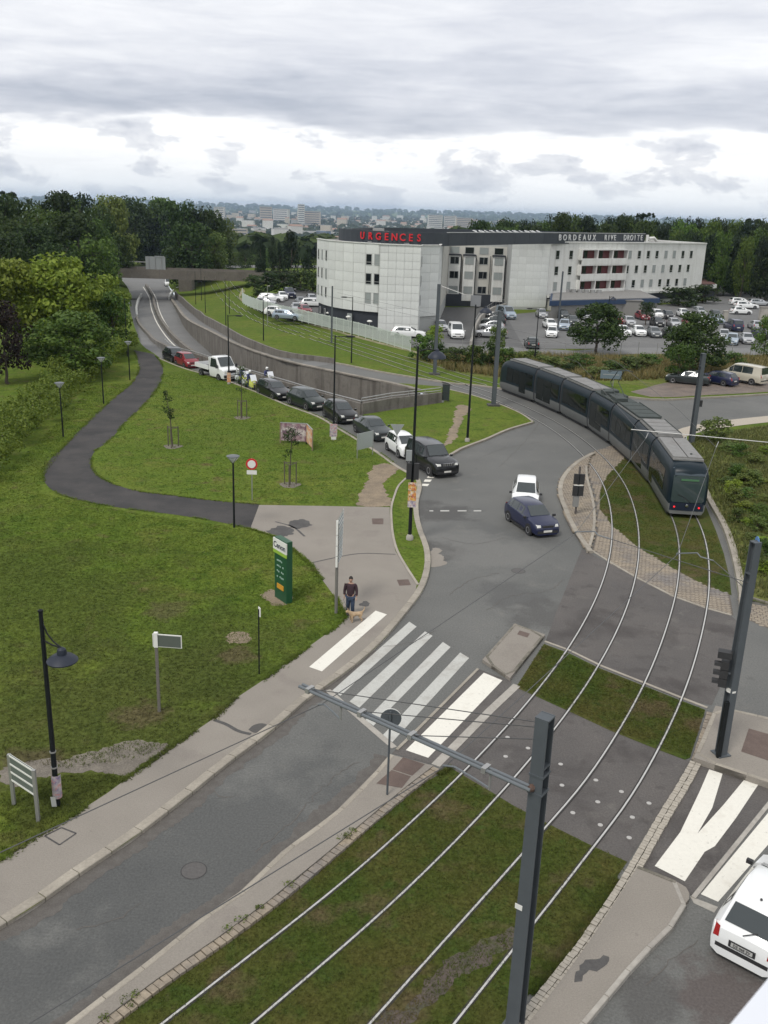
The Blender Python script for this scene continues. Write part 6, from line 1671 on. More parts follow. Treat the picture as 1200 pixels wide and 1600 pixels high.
# signal heads on mast 2
sgm = W(1136, 1060, 2.9)
sig = thing('traffic_light', 'black traffic signal with visors hung on the right-hand mast', 'traffic light', (rm.x - .30, rm.y + .05, .21), rad(160))
for k, z in enumerate((3.15, 2.85, 2.55)):
    MB().box((0, 0, z), (.24, .20, .28)).build('signal_head', TRIM, sig)
    MB().loft([[Vector((.12 + x, .11 * math.cos(a), z + .11 * math.sin(a))) for a in (-.3, .6, 1.57, 2.5, 3.4)] for x in (0, .20)], False, False).build('visor', TRIM, sig, None, True)
    disc(.085, 0, mat('dark_lens', (.05, .06, .055), .2), 'lens', sig, (.121, 0, z), 0, 0).rotation_euler = (0, math.pi / 2, 0)
MB().box((.05, .02, 3.52), (.42, .28, .22)).build('signal_hood', TRIM, sig); MB().box((-.14, 0, 2.9), (.1, .06, .06)).build('bracket', MAST, sig)
pp = thing('bollard_post', 'short dark post fixed in front of the right-hand mast', 'post', W(1122, 1183, .21))
MB().box((0, 0, 1.0), (.13, .13, 2.0)).build('post_body', POST, pp)
sup = [(W(899, 833, 5.75), W(954, 842, 5.9)), (W(1057, 867, 5.75), W(1115, 876, 5.9))]
m2t = Vector((rm.x, rm.y, 6.15))
for k, (tip, rt) in enumerate(sup):
    o = thing('registration_arm', ['thin registration arm over the empty track near the cobbled island', 'thin registration arm over the tram track near the right-hand mast'][k], 'bracket', rt, 0, 'registration arms')
    MB().tube([Vector((0, 0, 0)), (tip - rt) * .35 + up * .06, (tip - rt) * .45 + up * .18, tip - rt + up * .05, tip - rt], .022, 6).build('rod', MATS['arm_grey'], o)
    wire('span_wire', [rt, m2t + Vector((0, 0, -.25 * k))], ['long span wire to the right-hand mast', 'short span wire to the right-hand mast'][k], .014, group='span wires')
m3b = W(1080, 692, .1); mast3 = thing('catenary_mast', 'grey catenary mast behind the tail of the tram', 'mast', m3b, rad(10), 'catenary masts')
m3h = height_to(m3b, 552); hmast(mast3, m3h, .34)
MB().box((.3, 0, m3h * .45), (.2, .3, .5)).build('switch_box', TRIM, mast3)
a3l = W(986, 671, 6.0); a3r = W(1230, 694, 6.0)
arm3 = part_empty('bracket_arm', mast3, a3l)
MB().tube([Vector(), a3r - a3l], .024, 6).build('tube', GALV, arm3)
A3 = W(1009, 685, 5.8); B3 = W(1119, 699, 5.8)
for p_ in (A3, B3):
    MB().tube([p_ - a3l, p_ - a3l + Vector((.15, .2, .25))], .02, 5).build('registration_rod', GALV, arm3)
for (px, py, tp, lb, s) in ((771, 634, 486, 'grey catenary mast on the triangular lawn', .36), (679, 585, 444, 'grey catenary mast on the grass slope before the hospital', .34), (871, 520, 424, 'slim mast in the car park before the right wing', .22), (518, 536, 447, 'slim grey mast before the curved hospital wing', .22)):
    b = W(px, py, .1); t = thing('catenary_mast', lb, 'mast', b, .1, 'catenary masts'); hh = height_to(b, tp); hmast(t, hh, s)
    if px in (771, 679): MB().box((0, 0, .08), (1.1, .8, .16)).build('base_plate', STAIN, t)
    if px == 679: MB().tube([(0, 0, hh - .1), (2.6, -1.2, hh - .9)], .03, 5).build('bracket_arm', GALV, t)
# running wires
z_ = 5.72
A1, A2 = W(505, 1099, z_), W(899, 834, z_)
B1, B2 = W(697, 1196, z_), W(1058, 867, z_)
wire('contact_wire', [A1 + (A1 - A2).normalized() * 22 + Vector((-4.5, 1.2, 0)), A1, A2, A3], 'contact wire over the empty track')
wire('contact_wire', [B1 + (B1 - B2).normalized() * 22 + Vector((-4.0, 1.0, 0)), B1, B2, B3, W(1060, 640, 6.2)], 'contact wire over the track of the tram')
mA = [Vector((p_.x, p_.y, 5.9)) for p_ in (A_path[::12])]
far = [p_ for p_ in mA if p_.y > 62][:7]
wire('contact_wire', [A3] + far, 'contact wire over the empty track beyond the tram')
mBf = [Vector((p_.x, p_.y, 5.9)) for p_ in B_path[::12] if 62 < p_.y < 130]
wire('contact_wire', [W(1060, 640, 6.2)] + mBf, 'contact wire over the roof of the tram')

# ------------------------------------------------------------------ person and dog
SKIN = mat('skin', (.36, .22, .16), .6)
pb = W(547, 963, .112)
man = thing('person', 'man in a dark maroon jumper and blue jeans walking towards the crossing', 'person', pb, rad(-92))
JUMP = mat('maroon_jumper', (.036, .018, .024), .9, noise=.2, bscale=20); JEAN = mat('blue_jeans', (.022, .038, .070), .85, noise=.3, bscale=8); SHOE = mat('dark_shoe', (.03, .025, .022), .7); HAIR = mat('dark_hair', (.012, .009, .007), .7)
# local +x = walking direction
body = skin_body([((0, 0, .95), .15), ((0, 0, 1.12), .15), ((.0, 0, 1.32), (.15, .19)), ((0, 0, 1.46), (.09, .12)), ((0, 0, 1.54), .062), ((.01, 0, 1.60), .06),
                  ((-.01, .20, 1.42), .075), ((.0, .25, 1.17), .055), ((.09, .25, .93), .042), ((-.01, -.20, 1.42), .075), ((-.05, -.25, 1.17), .055), ((-.02, -.26, .93), .042),
                  ((0, .09, .92), .105), ((.10, .10, .52), .078), ((.02, .11, .10), .055), ((0, -.09, .92), .105), ((-.02, -.10, .52), .078), ((-.22, -.11, .14), .055)],
                 [(0, 1), (1, 2), (2, 3), (3, 4), (4, 5), (3, 6), (6, 7), (7, 8), (3, 9), (9, 10), (10, 11), (0, 12), (12, 13), (13, 14), (0, 15), (15, 16), (16, 17)], SKIN, man, sub=2)
skin_body([((0, 0, .90), (.165, .175)), ((0, 0, 1.12), (.16, .18)), ((0, 0, 1.32), (.16, .205)), ((0, 0, 1.47), (.11, .13)), ((-.01, .205, 1.42), .088), ((.0, .255, 1.17), .068), ((.085, .255, .97), .056), ((-.01, -.205, 1.42), .088), ((-.05, -.255, 1.17), .068), ((-.02, -.265, .97), .056)],
          [(0, 1), (1, 2), (2, 3), (3, 4), (4, 5), (5, 6), (3, 7), (7, 8), (8, 9)], JUMP, man, 'jumper', 2)
skin_body([((0, 0, .95), (.15, .165)), ((0, .09, .88), .118), ((.10, .10, .52), .092), ((.02, .11, .09), .075), ((0, -.09, .88), .118), ((-.02, -.10, .52), .092), ((-.21, -.11, .14), .075)], [(0, 1), (1, 2), (2, 3), (0, 4), (4, 5), (5, 6)], JEAN, man, 'jeans', 2)
for y, x, z in ((.11, .05, .045), (-.11, -.16, .06)):
    MB().loft([[Vector((x + dx, y + yy * w, z + zz * w2)) for yy, zz in ((-.05, -.045), (.05, -.045), (.05, .02), (0, .045), (-.05, .02))] for dx, w, w2 in ((-.11, .8, 1), (0, 1, 1.1), (.10, 1, .8), (.17, .6, .5))]).build('shoe', SHOE, man, 50, True)
hc = Vector((.02, 0, 1.69))
def ell(c, rx, ry, rz, n=14, m_=9, z0=-1.0, z1=1.0):
    rings = []
    for i in range(m_ + 1):
        zz = z0 + (z1 - z0) * i / m_; zz = max(-.995, min(.995, zz)); r = math.sqrt(1 - zz * zz)
        rings.append([Vector((c.x + rx * r * math.cos(2 * math.pi * k / n), c.y + ry * r * math.sin(2 * math.pi * k / n), c.z + rz * zz)) for k in range(n)])
    return rings
MB().loft(ell(hc, .098, .078, .125)).build('head', SKIN, man, 60)
MB().loft(ell(hc + Vector((-.015, 0, .03)), .105, .088, .115, z0=.05)).build('hair', HAIR, man, 60)
MB().loft(ell(hc + Vector((.098, 0, -.01)), .022, .014, .028, 8, 5)).build('nose', SKIN, man, 60)
for y in (.034, -.034): MB().loft(ell(hc + Vector((.086, y, .018)), .012, .012, .008, 8, 4)).build('eye', HAIR, man)
MB().loft(ell(hc + Vector((.088, 0, -.062)), .010, .026, .006, 8, 4)).build('mouth', mat('lip', (.25, .10, .09), .6), man)
for y in (.08, -.08): MB().loft(ell(hc + Vector((0, y, 0)), .022, .010, .032, 8, 5)).build('ear', SKIN, man)
for s, (x, y, z) in ((1, (.11, .255, .86)), (-1, (0, -.265, .86))):
    vs = [((x, y, z + .06), .034), ((x, y, z), (.040, .022))]; es = [(0, 1)]
    for f in range(4):
        fx = x - .03 + f * .02
        vs += [((fx + .01, y, z - .04), .0105), ((fx + .018, y - s * .012, z - (.085 if f in (1, 2) else .07)), .009)]; es += [(1, len(vs) - 2), (len(vs) - 2, len(vs) - 1)]
    vs += [((x + .05, y - s * .01, z - .01), .011), ((x + .065, y - s * .015, z - .04), .010)]; es += [(1, len(vs) - 2), (len(vs) - 2, len(vs) - 1)]
    skin_body(vs, es, SKIN, man, 'hand', 1)
db = W(555, 971, .112)
dog = thing('dog', 'small pale beige dog on a lead in front of the walking man', 'dog', db, rad(205), None, (1.15,) * 3)
FUR = mat('beige_fur', (.34, .235, .135), .9, color2=(.42, .31, .20), scale=9, noise=.2, bscale=40)
skin_body([((-.20, 0, .30), .085), ((-.05, 0, .30), .075), ((.13, 0, .31), .098), ((.23, 0, .39), .06), ((.29, 0, .46), .062), ((.385, 0, .43), .032),
           ((.15, .065, .24), .042), ((.14, .07, .13), .026), ((.15, .07, .03), .022), ((.18, .07, .012), .020), ((.15, -.065, .24), .042), ((.17, -.07, .13), .026), ((.13, -.07, .03), .022), ((.16, -.07, .012), .020),
           ((-.20, .065, .25), .055), ((-.14, .07, .16), .032), ((-.24, .07, .10), .022), ((-.23, .07, .03), .020), ((-.20, .07, .012), .019), ((-.20, -.065, .25), .055), ((-.16, -.07, .16), .032), ((-.26, -.07, .10), .022), ((-.25, -.07, .03), .020), ((-.22, -.07, .012), .019),
           ((-.28, 0, .35), .026), ((-.35, 0, .44), .02), ((-.36, 0, .53), .013)],
          [(0, 1), (1, 2), (2, 3), (3, 4), (4, 5), (2, 6), (6, 7), (7, 8), (8, 9), (2, 10), (10, 11), (11, 12), (12, 13), (0, 14), (14, 15), (15, 16), (16, 17), (17, 18), (0, 19), (19, 20), (20, 21), (21, 22), (22, 23), (0, 24), (24, 25), (25, 26)], FUR, dog, sub=2)
for y in (.045, -.045):
    MB().loft([[Vector((.275, y * .7, .50)), Vector((.30, y * .8, .50)), Vector((.29, y * 1.2, .47))], [Vector((.27, y * 1.1, .56)), Vector((.285, y * 1.15, .56)), Vector((.28, y * 1.35, .555))]]).build('ear', FUR, dog, None, True)
    MB().loft(ell(Vector((.338, y * .7, .475)), .008, .008, .008, 8, 4)).build('eye', HAIR, dog)
MB().loft(ell(Vector((.418, 0, .435)), .012, .014, .011, 8, 4)).build('nose', HAIR, dog)
hand = Vector((pb.x - .305, pb.y - .11, .95)); nk = Vector((db.x - .2, db.y - .08, .50))
tag(MB().tube([hand, hand.lerp(nk, .5) - up * .06, nk], .006, 5).build('lead', TRIM), 'thin dark lead between the man and the dog', 'lead')

# white sill of the building the photograph is taken from, lower right corner
s1, s2 = W(1136, 1606, 15.9), W(1206, 1522, 15.9)
sdir = (s2 - s1).normalized(); sout = Vector((sdir.y, -sdir.x, 0))
if sout.dot(W(1200, 1600, 15.9) - s1) < 0: sout = -sout
sill = thing('window_sill', 'blurred white sill edge in the lower right corner', 'sill', s1)
q0, q1 = -sdir * 1.2, sdir * 1.6
for nm_, a_, z0_, z1_ in (('sill_cap', 0.0, -.035, 0.0), ('sill_body', .03, -.25, -.036)):
    lo_ = [q0 + sout * a_, q1 + sout * a_, q1 + sout * .42, q0 + sout * .42]
    MB().slab(lo_, z0_, z1_).build(nm_, mat('white_sill', (.62, .64, .68), .5), sill)
# ================================================================== hospital
PANEL = mat('white_cladding', (0.63, 0.645, 0.62), 0.6, color2=(0.57, 0.585, 0.56), scale=.6, noise=.05, bscale=3, random_v=.05, streak=(1.6, (0.50, 0.51, 0.48), .5))
JOINT = mat('cladding_joint', (0.36, 0.37, 0.355), .8)
DARKBASE = mat('slate_base', (0.022, 0.026, 0.034), .7, noise=.12, bscale=2)
SLATE = mat('parapet_slate', (0.024, 0.030, 0.038), .6, color2=(.032, .040, .048), scale=.3, noise=.1, bscale=2)
WINDARK = mat('window_glass', (0.010, 0.012, 0.014), .08, spec=.4)
WINPALE = mat('window_blind', (0.26, 0.285, 0.275), .4)
FRAME = mat('window_frame_grey', (.32, .33, .32), .5)
ROOFG = mat('roof_gravel', (0.19, 0.185, 0.175), .9, noise=.2, bscale=3)
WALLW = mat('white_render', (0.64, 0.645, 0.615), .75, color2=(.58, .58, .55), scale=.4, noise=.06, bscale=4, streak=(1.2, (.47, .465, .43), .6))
WALLCREAM = mat('cream_render', (0.50, 0.49, 0.44), .75, color2=(.45, .44, .395), scale=.4, noise=.06, bscale=4)  # cream render, darker and warmer in tone than the white render
ZT = 12.0
hosp = thing('hospital', 'large white hospital with slate parapet and red lettering', 'building', (0, 0, 0))
def v2(x, y): return Vector((x, y, 0))
arc = smooth([v2(-11.6, 147.5), v2(-8.8, 140.6), v2(-5.0, 136.4), v2(-1.9, 134.9)], 4)
foot = [*arc, v2(-1.75, 134.0), v2(3.9, 133.6), v2(4.05, 134.9), v2(6.6, 137.4), v2(10.1, 176.0), v2(20.9, 176.0), v2(21.2, 172.4), v2(28.3, 174.0), v2(66.3, 205.6), v2(58, 222), v2(18, 198), v2(-4, 178)]
core = [p.lerp(v2(10, 165), .012) for p in foot]
MB().slab(core, 0.0, ZT - .3).build('core', JOINT, hosp)
MB().slab([p.lerp(v2(10, 165), .02) for p in foot], ZT - .25, ZT - .1).build('roof', ROOFG, hosp)
def facade(a, b, z0, z1, nx, nz, wins, m=PANEL, gap=.025, th=.06, out=.06, kind='panel'):
    """cladding panels between plan points a and b (outside on the right hand going a to b); wins = {(u0,u1,z0,z1,mat)} cut as windows set in front of recessed panels"""
    d = b - a; Ln = d.length; d.normalize(); n = Vector((d.y, -d.x, 0))
    an = math.atan2(d.y, d.x)
    for i in range(nx):
        for j in range(nz):
            u0, u1 = Ln * i / nx, Ln * (i + 1) / nx; w0, w1 = z0 + (z1 - z0) * j / nz, z0 + (z1 - z0) * (j + 1) / nz
            c = a + d * (u0 + u1) / 2 + n * (out - th / 2)
            mk = ('pn', round(u1 - u0, 3), round(w1 - w0, 3), m.name)
            if mk not in PROTO:
                mm = MB().box((0, 0, 0), (u1 - u0 - gap, th, w1 - w0 - gap)).mesh('panel'); mm.materials.append(m); PROTO[mk] = mm
            put('panel', PROTO[mk], hosp, (c.x, c.y, (w0 + w1) / 2), an)
    for (u, z, w, hh, wm) in wins:
        window(a + d * (u * Ln) + n * out, an, n, z, w, hh, wm)
def window(c, an, n, z, w, hh, wm, parent=None, rail=True):
    parent = parent or hosp
    key = ('wn', w, hh)
    if key not in PROTO:
        fr = MB()
        for sx in (-1, 1): fr.box((sx * (w / 2), 0, 0), (.07, .10, hh + .07))
        for sz in (-1, 1): fr.box((0, 0, sz * hh / 2), (w - .07, .10, .07))
        if rail: fr.box((0, 0, -hh * .25), (w - .07, .08, .06))
        f = fr.mesh('window_frame'); f.materials.append(FRAME)
        g = MB().box((0, .0, 0), (w - .06, .03, hh - .06)).mesh('window'); g.materials.append(WINDARK)
        PROTO[key] = (f, g)
    f, g = PROTO[key]
    o = put('window', g, parent, (c.x + n.x * .012, c.y + n.y * .012, z), an, wm)
    put('window_frame', f, o, (0, 0, 0))
rows_l = (4.55, 7.2, 9.85)
# curved wing: segments of cladding
arcp = resample(arc, 2.05)
for k in range(len(arcp) - 1):
    wins = []
    if k in (0, 1, 2): wins = [(.5, z, .55, 1.45, WINDARK if (k + i) % 3 else WINPALE) for i, z in enumerate(rows_l)]
    if k == len(arcp) - 2: wins = [(.25, z, .85, 1.45, m_) for z, m_ in zip(rows_l, (WINPALE, WINDARK, WINDARK))] 
    facade(arcp[k], arcp[k + 1], 2.6, ZT, 1, 7, wins)
facade(arcp[-1], v2(-1.80, 134.9), 2.6, ZT, 1, 7, [])
c = arcp[-2].lerp(arcp[-1], .88); d = (arcp[-1] - arcp[-2]).normalized(); n_ = Vector((d.y, -d.x, 0))
for z, m_ in zip(rows_l, (WINPALE, WINDARK, WINPALE)): window(c + n_ * .06, math.atan2(d.y, d.x), n_, z, .85, 1.45, m_)
MB().slab([p.lerp(v2(2, 150), .02) for p in [*arc, v2(-1.75, 134.9), v2(3, 150), v2(-8, 155)]], 0.1, 2.62).build('dark_base', DARKBASE, hosp)
for k, (u, w, m_) in enumerate([(.12, .5, WINDARK), (.28, .5, WINDARK), (.72, .9, WINPALE)]):
    pt, dd = at_len(arc, u * sum((arc[i + 1] - arc[i]).length for i in range(len(arc) - 1)))
    n_ = Vector((dd.y, -dd.x, 0)); window(pt + n_ * .0, math.atan2(dd.y, dd.x), n_, 1.6, w, .9, m_)
facade(v2(-1.75, 134.0), v2(3.9, 133.6), 0.15, ZT, 5, 11, [])
facade(v2(-1.75, 135.0), v2(-1.75, 134.05), .15, ZT, 1, 11, [])
facade(v2(3.9, 133.65), v2(4.05, 134.9), 0.15, ZT, 1, 11, [(.5, z, .5, 1.4, WINDARK) for z in rows_l])
facade(v2(4.05, 134.9), v2(6.6, 137.4), 2.2, ZT, 2, 8, [])
facade(v2(6.6, 137.4), v2(7.6, 149), 2.2, ZT, 5, 8, [])
MB().wall([v2(7.6, 149), v2(10.1, 176)], .3, 2.4, ZT - .2).build('side_wall', WALLCREAM, hosp)
MB().slab([v2(4.1, 135.5), v2(6.3, 138), v2(9.6, 174.6), v2(20.6, 175.2), v2(20.6, 178), v2(5, 178)], 0.1, 2.3).build('dark_base', DARKBASE, hosp)
# recessed middle part with bays
ZMID = 10.9
a, b = v2(10.1, 175.7), v2(20.9, 175.7)
MB().slab([v2(10.0, 175.85), v2(20.95, 175.85), v2(20.95, 177), v2(10, 177)], 2.0, ZMID).build('middle_wall', WALLCREAM, hosp)
cols = [11.25, 13.95, 16.6, 19.3]
zr = [3.1, 5.75, 8.3]
for k, x in enumerate(cols):
    if k != 2:
        MB().box((x, 175.2, 5.15), (2.15, .9, 8.0)).build('bay', WALLW, hosp)
        MB().box((x, 175.15, 9.28), (2.35, 1.2, .22)).build('bay_cap', DARKBASE, hosp)
    yy = 174.75 if k != 2 else 175.85
    for r_, z in enumerate(zr):
        window(Vector((x, yy - .0, 0)), 0, Vector((0, -1, 0)), z, 1.55, 1.25, [WINDARK, WINPALE, WINDARK, WINPALE][(k + r_ * 2) % 4] if not (k == 0 and r_ == 0) else WINPALE, rail=False)
        MB().box((x + .05, yy - .04, z), (.06, .05, 1.2)).build('mullion', FRAME, hosp)
    window(Vector((x, 175.85, 0)), 0, Vector((0, -1, 0)), 10.05, 1.6, 1.15, WINPALE if k % 2 == 0 else WINDARK, rail=False)
    MB().box((x + 1.22, 175.3, 5.4), (.12, .25, 7.6)).build('downpipe', DARKBASE, hosp)
MB().box((15.5, 174.2, 1.25), (1.9, .1, 2.0)).build('door', mat('pale_door', (.26, .27, .28), .6), hosp)
# right block and receding wing
facade(v2(21.2, 172.4), v2(28.3, 174.0), 0.6, ZT, 5, 9, [])
facade(v2(21.0, 176), v2(21.2, 172.5), 0.6, ZT, 2, 9, [])
wa, wb = v2(28.35, 174.0), v2(66.3, 205.6)
d = (wb - wa).normalized(); n_ = Vector((d.y, -d.x, 0)); an = math.atan2(d.y, d.x); Lw = (wb - wa).length
MB().wall([wa + n_ * -.2, wb + n_ * -.2], .4, 1.0, ZT + .0).build('wing_wall', WALLW, hosp)
MB().wall([wb, v2(58.4, 221)], .4, 1.0, ZT).build('wing_end_wall', WALLW, hosp)
def ux(px):   # position along the wing from a photo column
    # line of sight met with the wing line
    q = W(px, 400, 8); dirv = Vector((q.x, q.y, 0)); dirv.normalize()
    # solve wa + d s = dirv t
    den_ = d.x * dirv.y - d.y * dirv.x
    return (dirv.x * wa.y - dirv.y * wa.x) / den_ * 1.0
rows_r = (4.25, 7.05, 9.85)
for px, in ((871,), (892,)):
    for r_, z in enumerate(rows_r): window(wa + d * ux(px - r_ * 0) + n_ * .0, an, n_, z, .95, 1.5, WINPALE if r_ == 0 else WINDARK)
for k, px in enumerate((984, 998.5, 1012.5, 1026, 1040, 1053, 1066.5, 1079.5)):
    for r_, z in enumerate(rows_r): window(wa + d * ux(px - (2 - r_) * 2.2) + n_ * .0, an, n_, z, .95, 1.45, WINPALE if (k * 3 + r_ * 2) % 5 in (1, 4) else WINDARK)
REDIN = mat('loggia_red', (.10, .022, .022), .8)
s0, s1 = ux(904), ux(975)
for r_, z in enumerate(rows_r):
    q0 = wa + d * (s0 - r_ * .0); q1 = wa + d * (s1)
    MB().wall([q0 + n_ * .012, q1 + n_ * .012], .03, z - .75, z + .85).build('loggia_back', REDIN, hosp)
    MB().wall([q0 + n_ * .9, q1 + n_ * .9], .12, z - 1.75, z - .62).build('balcony_front', WALLW, hosp)
    MB().wall([q0 + n_ * .45, q1 + n_ * .45], .9, z - 1.0, z - .85).build('balcony_floor', WALLW, hosp)
    MB().wall([q0 + n_ * .45, q1 + n_ * .45], .95, z + .85, z + 1.05).build('balcony_roof', WALLW, hosp)
    for k in range(4):
        c = q0.lerp(q1, k / 3)
        MB().box((c.x + n_.x * .45, c.y + n_.y * .45, z), (.16, .95, 1.75), an).build('balcony_divider', WALLW, hosp)
    for k in range(3):
        c = q0.lerp(q1, (k + .42) / 3)
        MB().box((c.x + n_.x * .04, c.y + n_.y * .04, z), (1.1, .04, 1.4), an).build('balcony_door', WINDARK, hosp)
MB().wall([wa + n_ * .35, wa + d * Lw * .98 + n_ * .35], .5, 2.3, 2.75).build('canopy_band', WALLW, hosp)
MB().wall([wa + n_ * .1, wa + d * Lw * .98 + n_ * .1], .1, 1.0, 2.3).build('dark_ground_floor', DARKBASE, hosp)
# roof edge coping
MB().wall([*arcp, v2(-1.8, 133.95), v2(3.95, 133.55), v2(4.1, 134.8), v2(6.65, 137.3), v2(7.6, 149)], .35, ZT + .003, ZT + .12).build('coping', WALLW, hosp)
MB().wall([wa, wb, v2(58.4, 221)], .5, ZT + .003, ZT + .2).build('coping', WALLW, hosp)
# slate parapet (sign band)
ZP0, ZP1 = ZT - .2, 13.65
par = [v2(-8.4, 150.5), v2(-7.6, 147), v2(-5.2, 142.5), v2(-1.5, 139.6), v2(2.6, 138.8), v2(6.0, 140.2), v2(8.0, 142.5)]
par2 = [v2(8.0, 142.5), v2(25, 169), v2(*W(1007, 365.5, ZP1)[:2])]
pl = [Vector((p.x, p.y, 0)) for p in smooth(par, 3)]
MB().wall(pl, .3, ZP0, ZP1).build('sign_band', SLATE, hosp)
pl2 = [Vector((p.x, p.y, 0)) for p in par2]
segs = resample(pl2, 5.5)
for i in range(len(segs) - 1):
    t = (segs[i + 1] - segs[i]).normalized() * .03
    MB().wall([segs[i] + t, segs[i + 1] - t], .3, ZP0, ZP1).build('sign_band', SLATE, hosp)
MB().wall([pl[0], v2(-4, 178), v2(30, 205), pl2[-1]], .3, ZP0, ZP1 - .2).build('sign_band', SLATE, hosp)
MB().wall(pl2, .5, ZP1, ZP1 + .1).build('sign_band_cap', FRAME, hosp)
# roof plant
rr = random.Random(4)
for k in range(14):
    x = rr.uniform(-6, 5); y = rr.uniform(150, 168)
    MB().box((x, y, ZT + .55), (rr.uniform(.5, 1.8), rr.uniform(.5, 1.5), rr.uniform(.8, 2.2))).build('roof_unit', GALV, hosp)
e_ = pl2[-1]
MB().box((e_.x + .6, e_.y - .2, ZT + .7), (.5, .5, 1.6)).build('roof_stack', WALLW, hosp)
MB().tube([(e_.x + 1, e_.y, ZT + .8), (e_.x + 2.2, e_.y + .6, ZT + .9), (e_.x + 3, e_.y + 1.2, ZT + .3)], .3, 8).build('roof_duct', WALLW, hosp)
# lettering
RED = mat('red_sign_letter', (.52, .012, .02), .4, emit=((1, .02, .03), .02))
d1 = (pl[-1] - pl[2]).normalized()
ca = W(562, 366, 12.75); cb = W(660, 369, 12.75)
def seg_letters(word, pa, pb, z, size, m, name, outw, sx=1.0):
    n = len(word)
    for i, ch in enumerate(word):
        if ch == ' ': continue
        u = (i + .5) / n
        p = pa.lerp(pb, u)
        dd = (pb - pa); dd.z = 0; dd.normalize(); nn = Vector((dd.y, -dd.x, 0))
        o = p + nn * outw; o.z = z
        text_mesh(ch, size, .05, m, name, hosp, frame_matrix(o, dd, up), sx=sx)
def on_line(px, line):
    q = W(px, 365, 13); dirv = Vector((q.x, q.y, 0)).normalized()
    best = None
    for a_, b_ in zip(line, line[1:]):
        e = b_ - a_; den_ = e.x * dirv.y - e.y * dirv.x
        if abs(den_) < 1e-9: continue
        u = (dirv.x * a_.y - dirv.y * a_.x) / den_
        if -.02 <= u <= 1.02: return a_ + e * u
    return line[-1].copy()
w_ = 'URGENCES'
for i, ch in enumerate(w_):
    pa = on_line(563 + i * 12.1, pl); pb = on_line(563 + (i + 1) * 12.1, pl)
    seg_letters(ch, pa, pb, 12.86, 1.38, RED, 'letter', .35, .92)
MB().wall([on_line(575, pl) + Vector((0, -.4, 0)), on_line(640, pl) + Vector((0, -.4, 0))], .06, 12.05, 12.15).build('sign_rail', GALV, hosp)
WL_ = mat('white_sign_letter', (.55, .56, .55), .5)
def word(w_, x0, x1, size, z=12.85, line=None):
    for i, ch in enumerate(w_):
        pa = on_line(x0 + (x1 - x0) * i / len(w_), pl2); pb = on_line(x0 + (x1 - x0) * (i + 1) / len(w_), pl2)
        seg_letters(ch, pa, pb, z, size, WL_, 'letter', .25, 1.12)
word('BORDEAUX', 870, 931, 1.45); word('RIVE', 943, 962, 1.45); word('DROITE', 973, 1004, 1.5)
# POLYCLINIQUE stands along the roof edge, seen almost edge on
pw = 'POLYCLINIQUE'
for i, ch in enumerate(pw):
    pa = on_line(750 + i * 8.8, pl2); pb = on_line(750 + (i + 1) * 8.8, pl2)
    dd = (pb - pa).normalized(); o = (pa + pb) / 2 + Vector((-dd.y, dd.x, 0)) * 1.2; o.z = ZP1 + .15
    text_mesh(ch, 1.3, .05, WL_, 'letter', hosp, frame_matrix(o, dd, Vector((-dd.y, dd.x, .35)).normalized()), sx=1.1)

# low building with blue band in front of the wing
low = thing('low_building', 'flat-roofed low building with blue band before the right wing', 'building', (0, 0, 0))
q = [W(860, 470, .1), W(1000, 478, .1)]
q = [v2(29.5, 168), v2(52, 178), v2(49, 187), v2(28.5, 176)]
lp = [W(862, 471, 2.9), W(866, 449, 3.2), W(1000, 453, 3.2), W(1028, 466, 3.0)]
base = [Vector((p.x, p.y, 0)) for p in lp]
MB().slab(base, .1, 2.2).build('wall', mat('grey_render', (.22, .215, .2), .8, noise=.1), low)
cb_ = sum(base, Vector()) / 4
MB().slab([cb_ + (p - cb_) * 1.04 for p in base], 2.2, 3.0).build('blue_band', mat('band_blue', (.012, .035, .085), .5), low)
MB().slab([cb_ + (p - cb_) * 1.0 for p in base], 3.0, 3.12).build('roof', ROOFG, low)
for k in range(7):
    p = base[1].lerp(base[2], .08 + k * .07) + (base[0] - base[1]) * .35
    MB().lathe([(.5, 0), (.5, .55), (.3, .6), (.25, .5), (.02, .5)], (p.x, p.y, 3.12), 10).build('roof_fan', GALV, low)
MB().loft(ell(Vector((base[2].x * .6 + base[1].x * .4, base[2].y * .6 + base[1].y * .4 - 2, 3.1)), 1.2, 1.2, .6, 12, 5, 0.0)).build('roof_dome', WHITEP, low, 50)
low2 = thing('annex_building', 'long low annex with pale fascia and red-brown roof before the wing', 'building')
lp = [W(1000, 452, 3.0), W(952, 436, 3.6), W(1098, 433, 3.6), W(1118, 446, 3.0)]
base = [Vector((p.x, p.y, 0)) for p in lp]
MB().slab(base, .1, 2.4).build('wall', DARKBASE, low2)
MB().slab([sum(base, Vector()) / 4 + (p - sum(base, Vector()) / 4) * 1.03 for p in base], 2.4, 3.2).build('fascia', WALLW, low2)
MB().slab([sum(base, Vector()) / 4 + (p - sum(base, Vector()) / 4) * .98 for p in base], 3.2, 3.3).build('roof', ROOFG, low2)
MB().slab([base[2], base[3], (base[0] + base[3]) / 2, (base[1] + base[2]) / 2], 3.3, 3.42).build('red_roof', mat('red_gravel', (.11, .055, .045), .9, noise=.2), low2)
shed = thing('shed', 'small grey concrete shed with pale door beside the small tree', 'shed', W(995, 494, .13))
MB().box((-2, 1.5, 1.3), (5.5, 3, 2.6)).build('wall', mat('shed_grey', (.20, .195, .18), .85, noise=.12), shed); MB().box((-4.2, -.02, 1.1), (1.6, .06, 1.7)).build('door', mat('shed_door', (.42, .40, .36), .7), shed); MB().box((-2, 1.5, 2.68), (5.8, 3.3, .16)).build('roof', ROOFG, shed)
stor = thing('site_cabin', 'low cream wall with cabin left of the low blue-banded building', 'cabin', W(878, 486, .13))
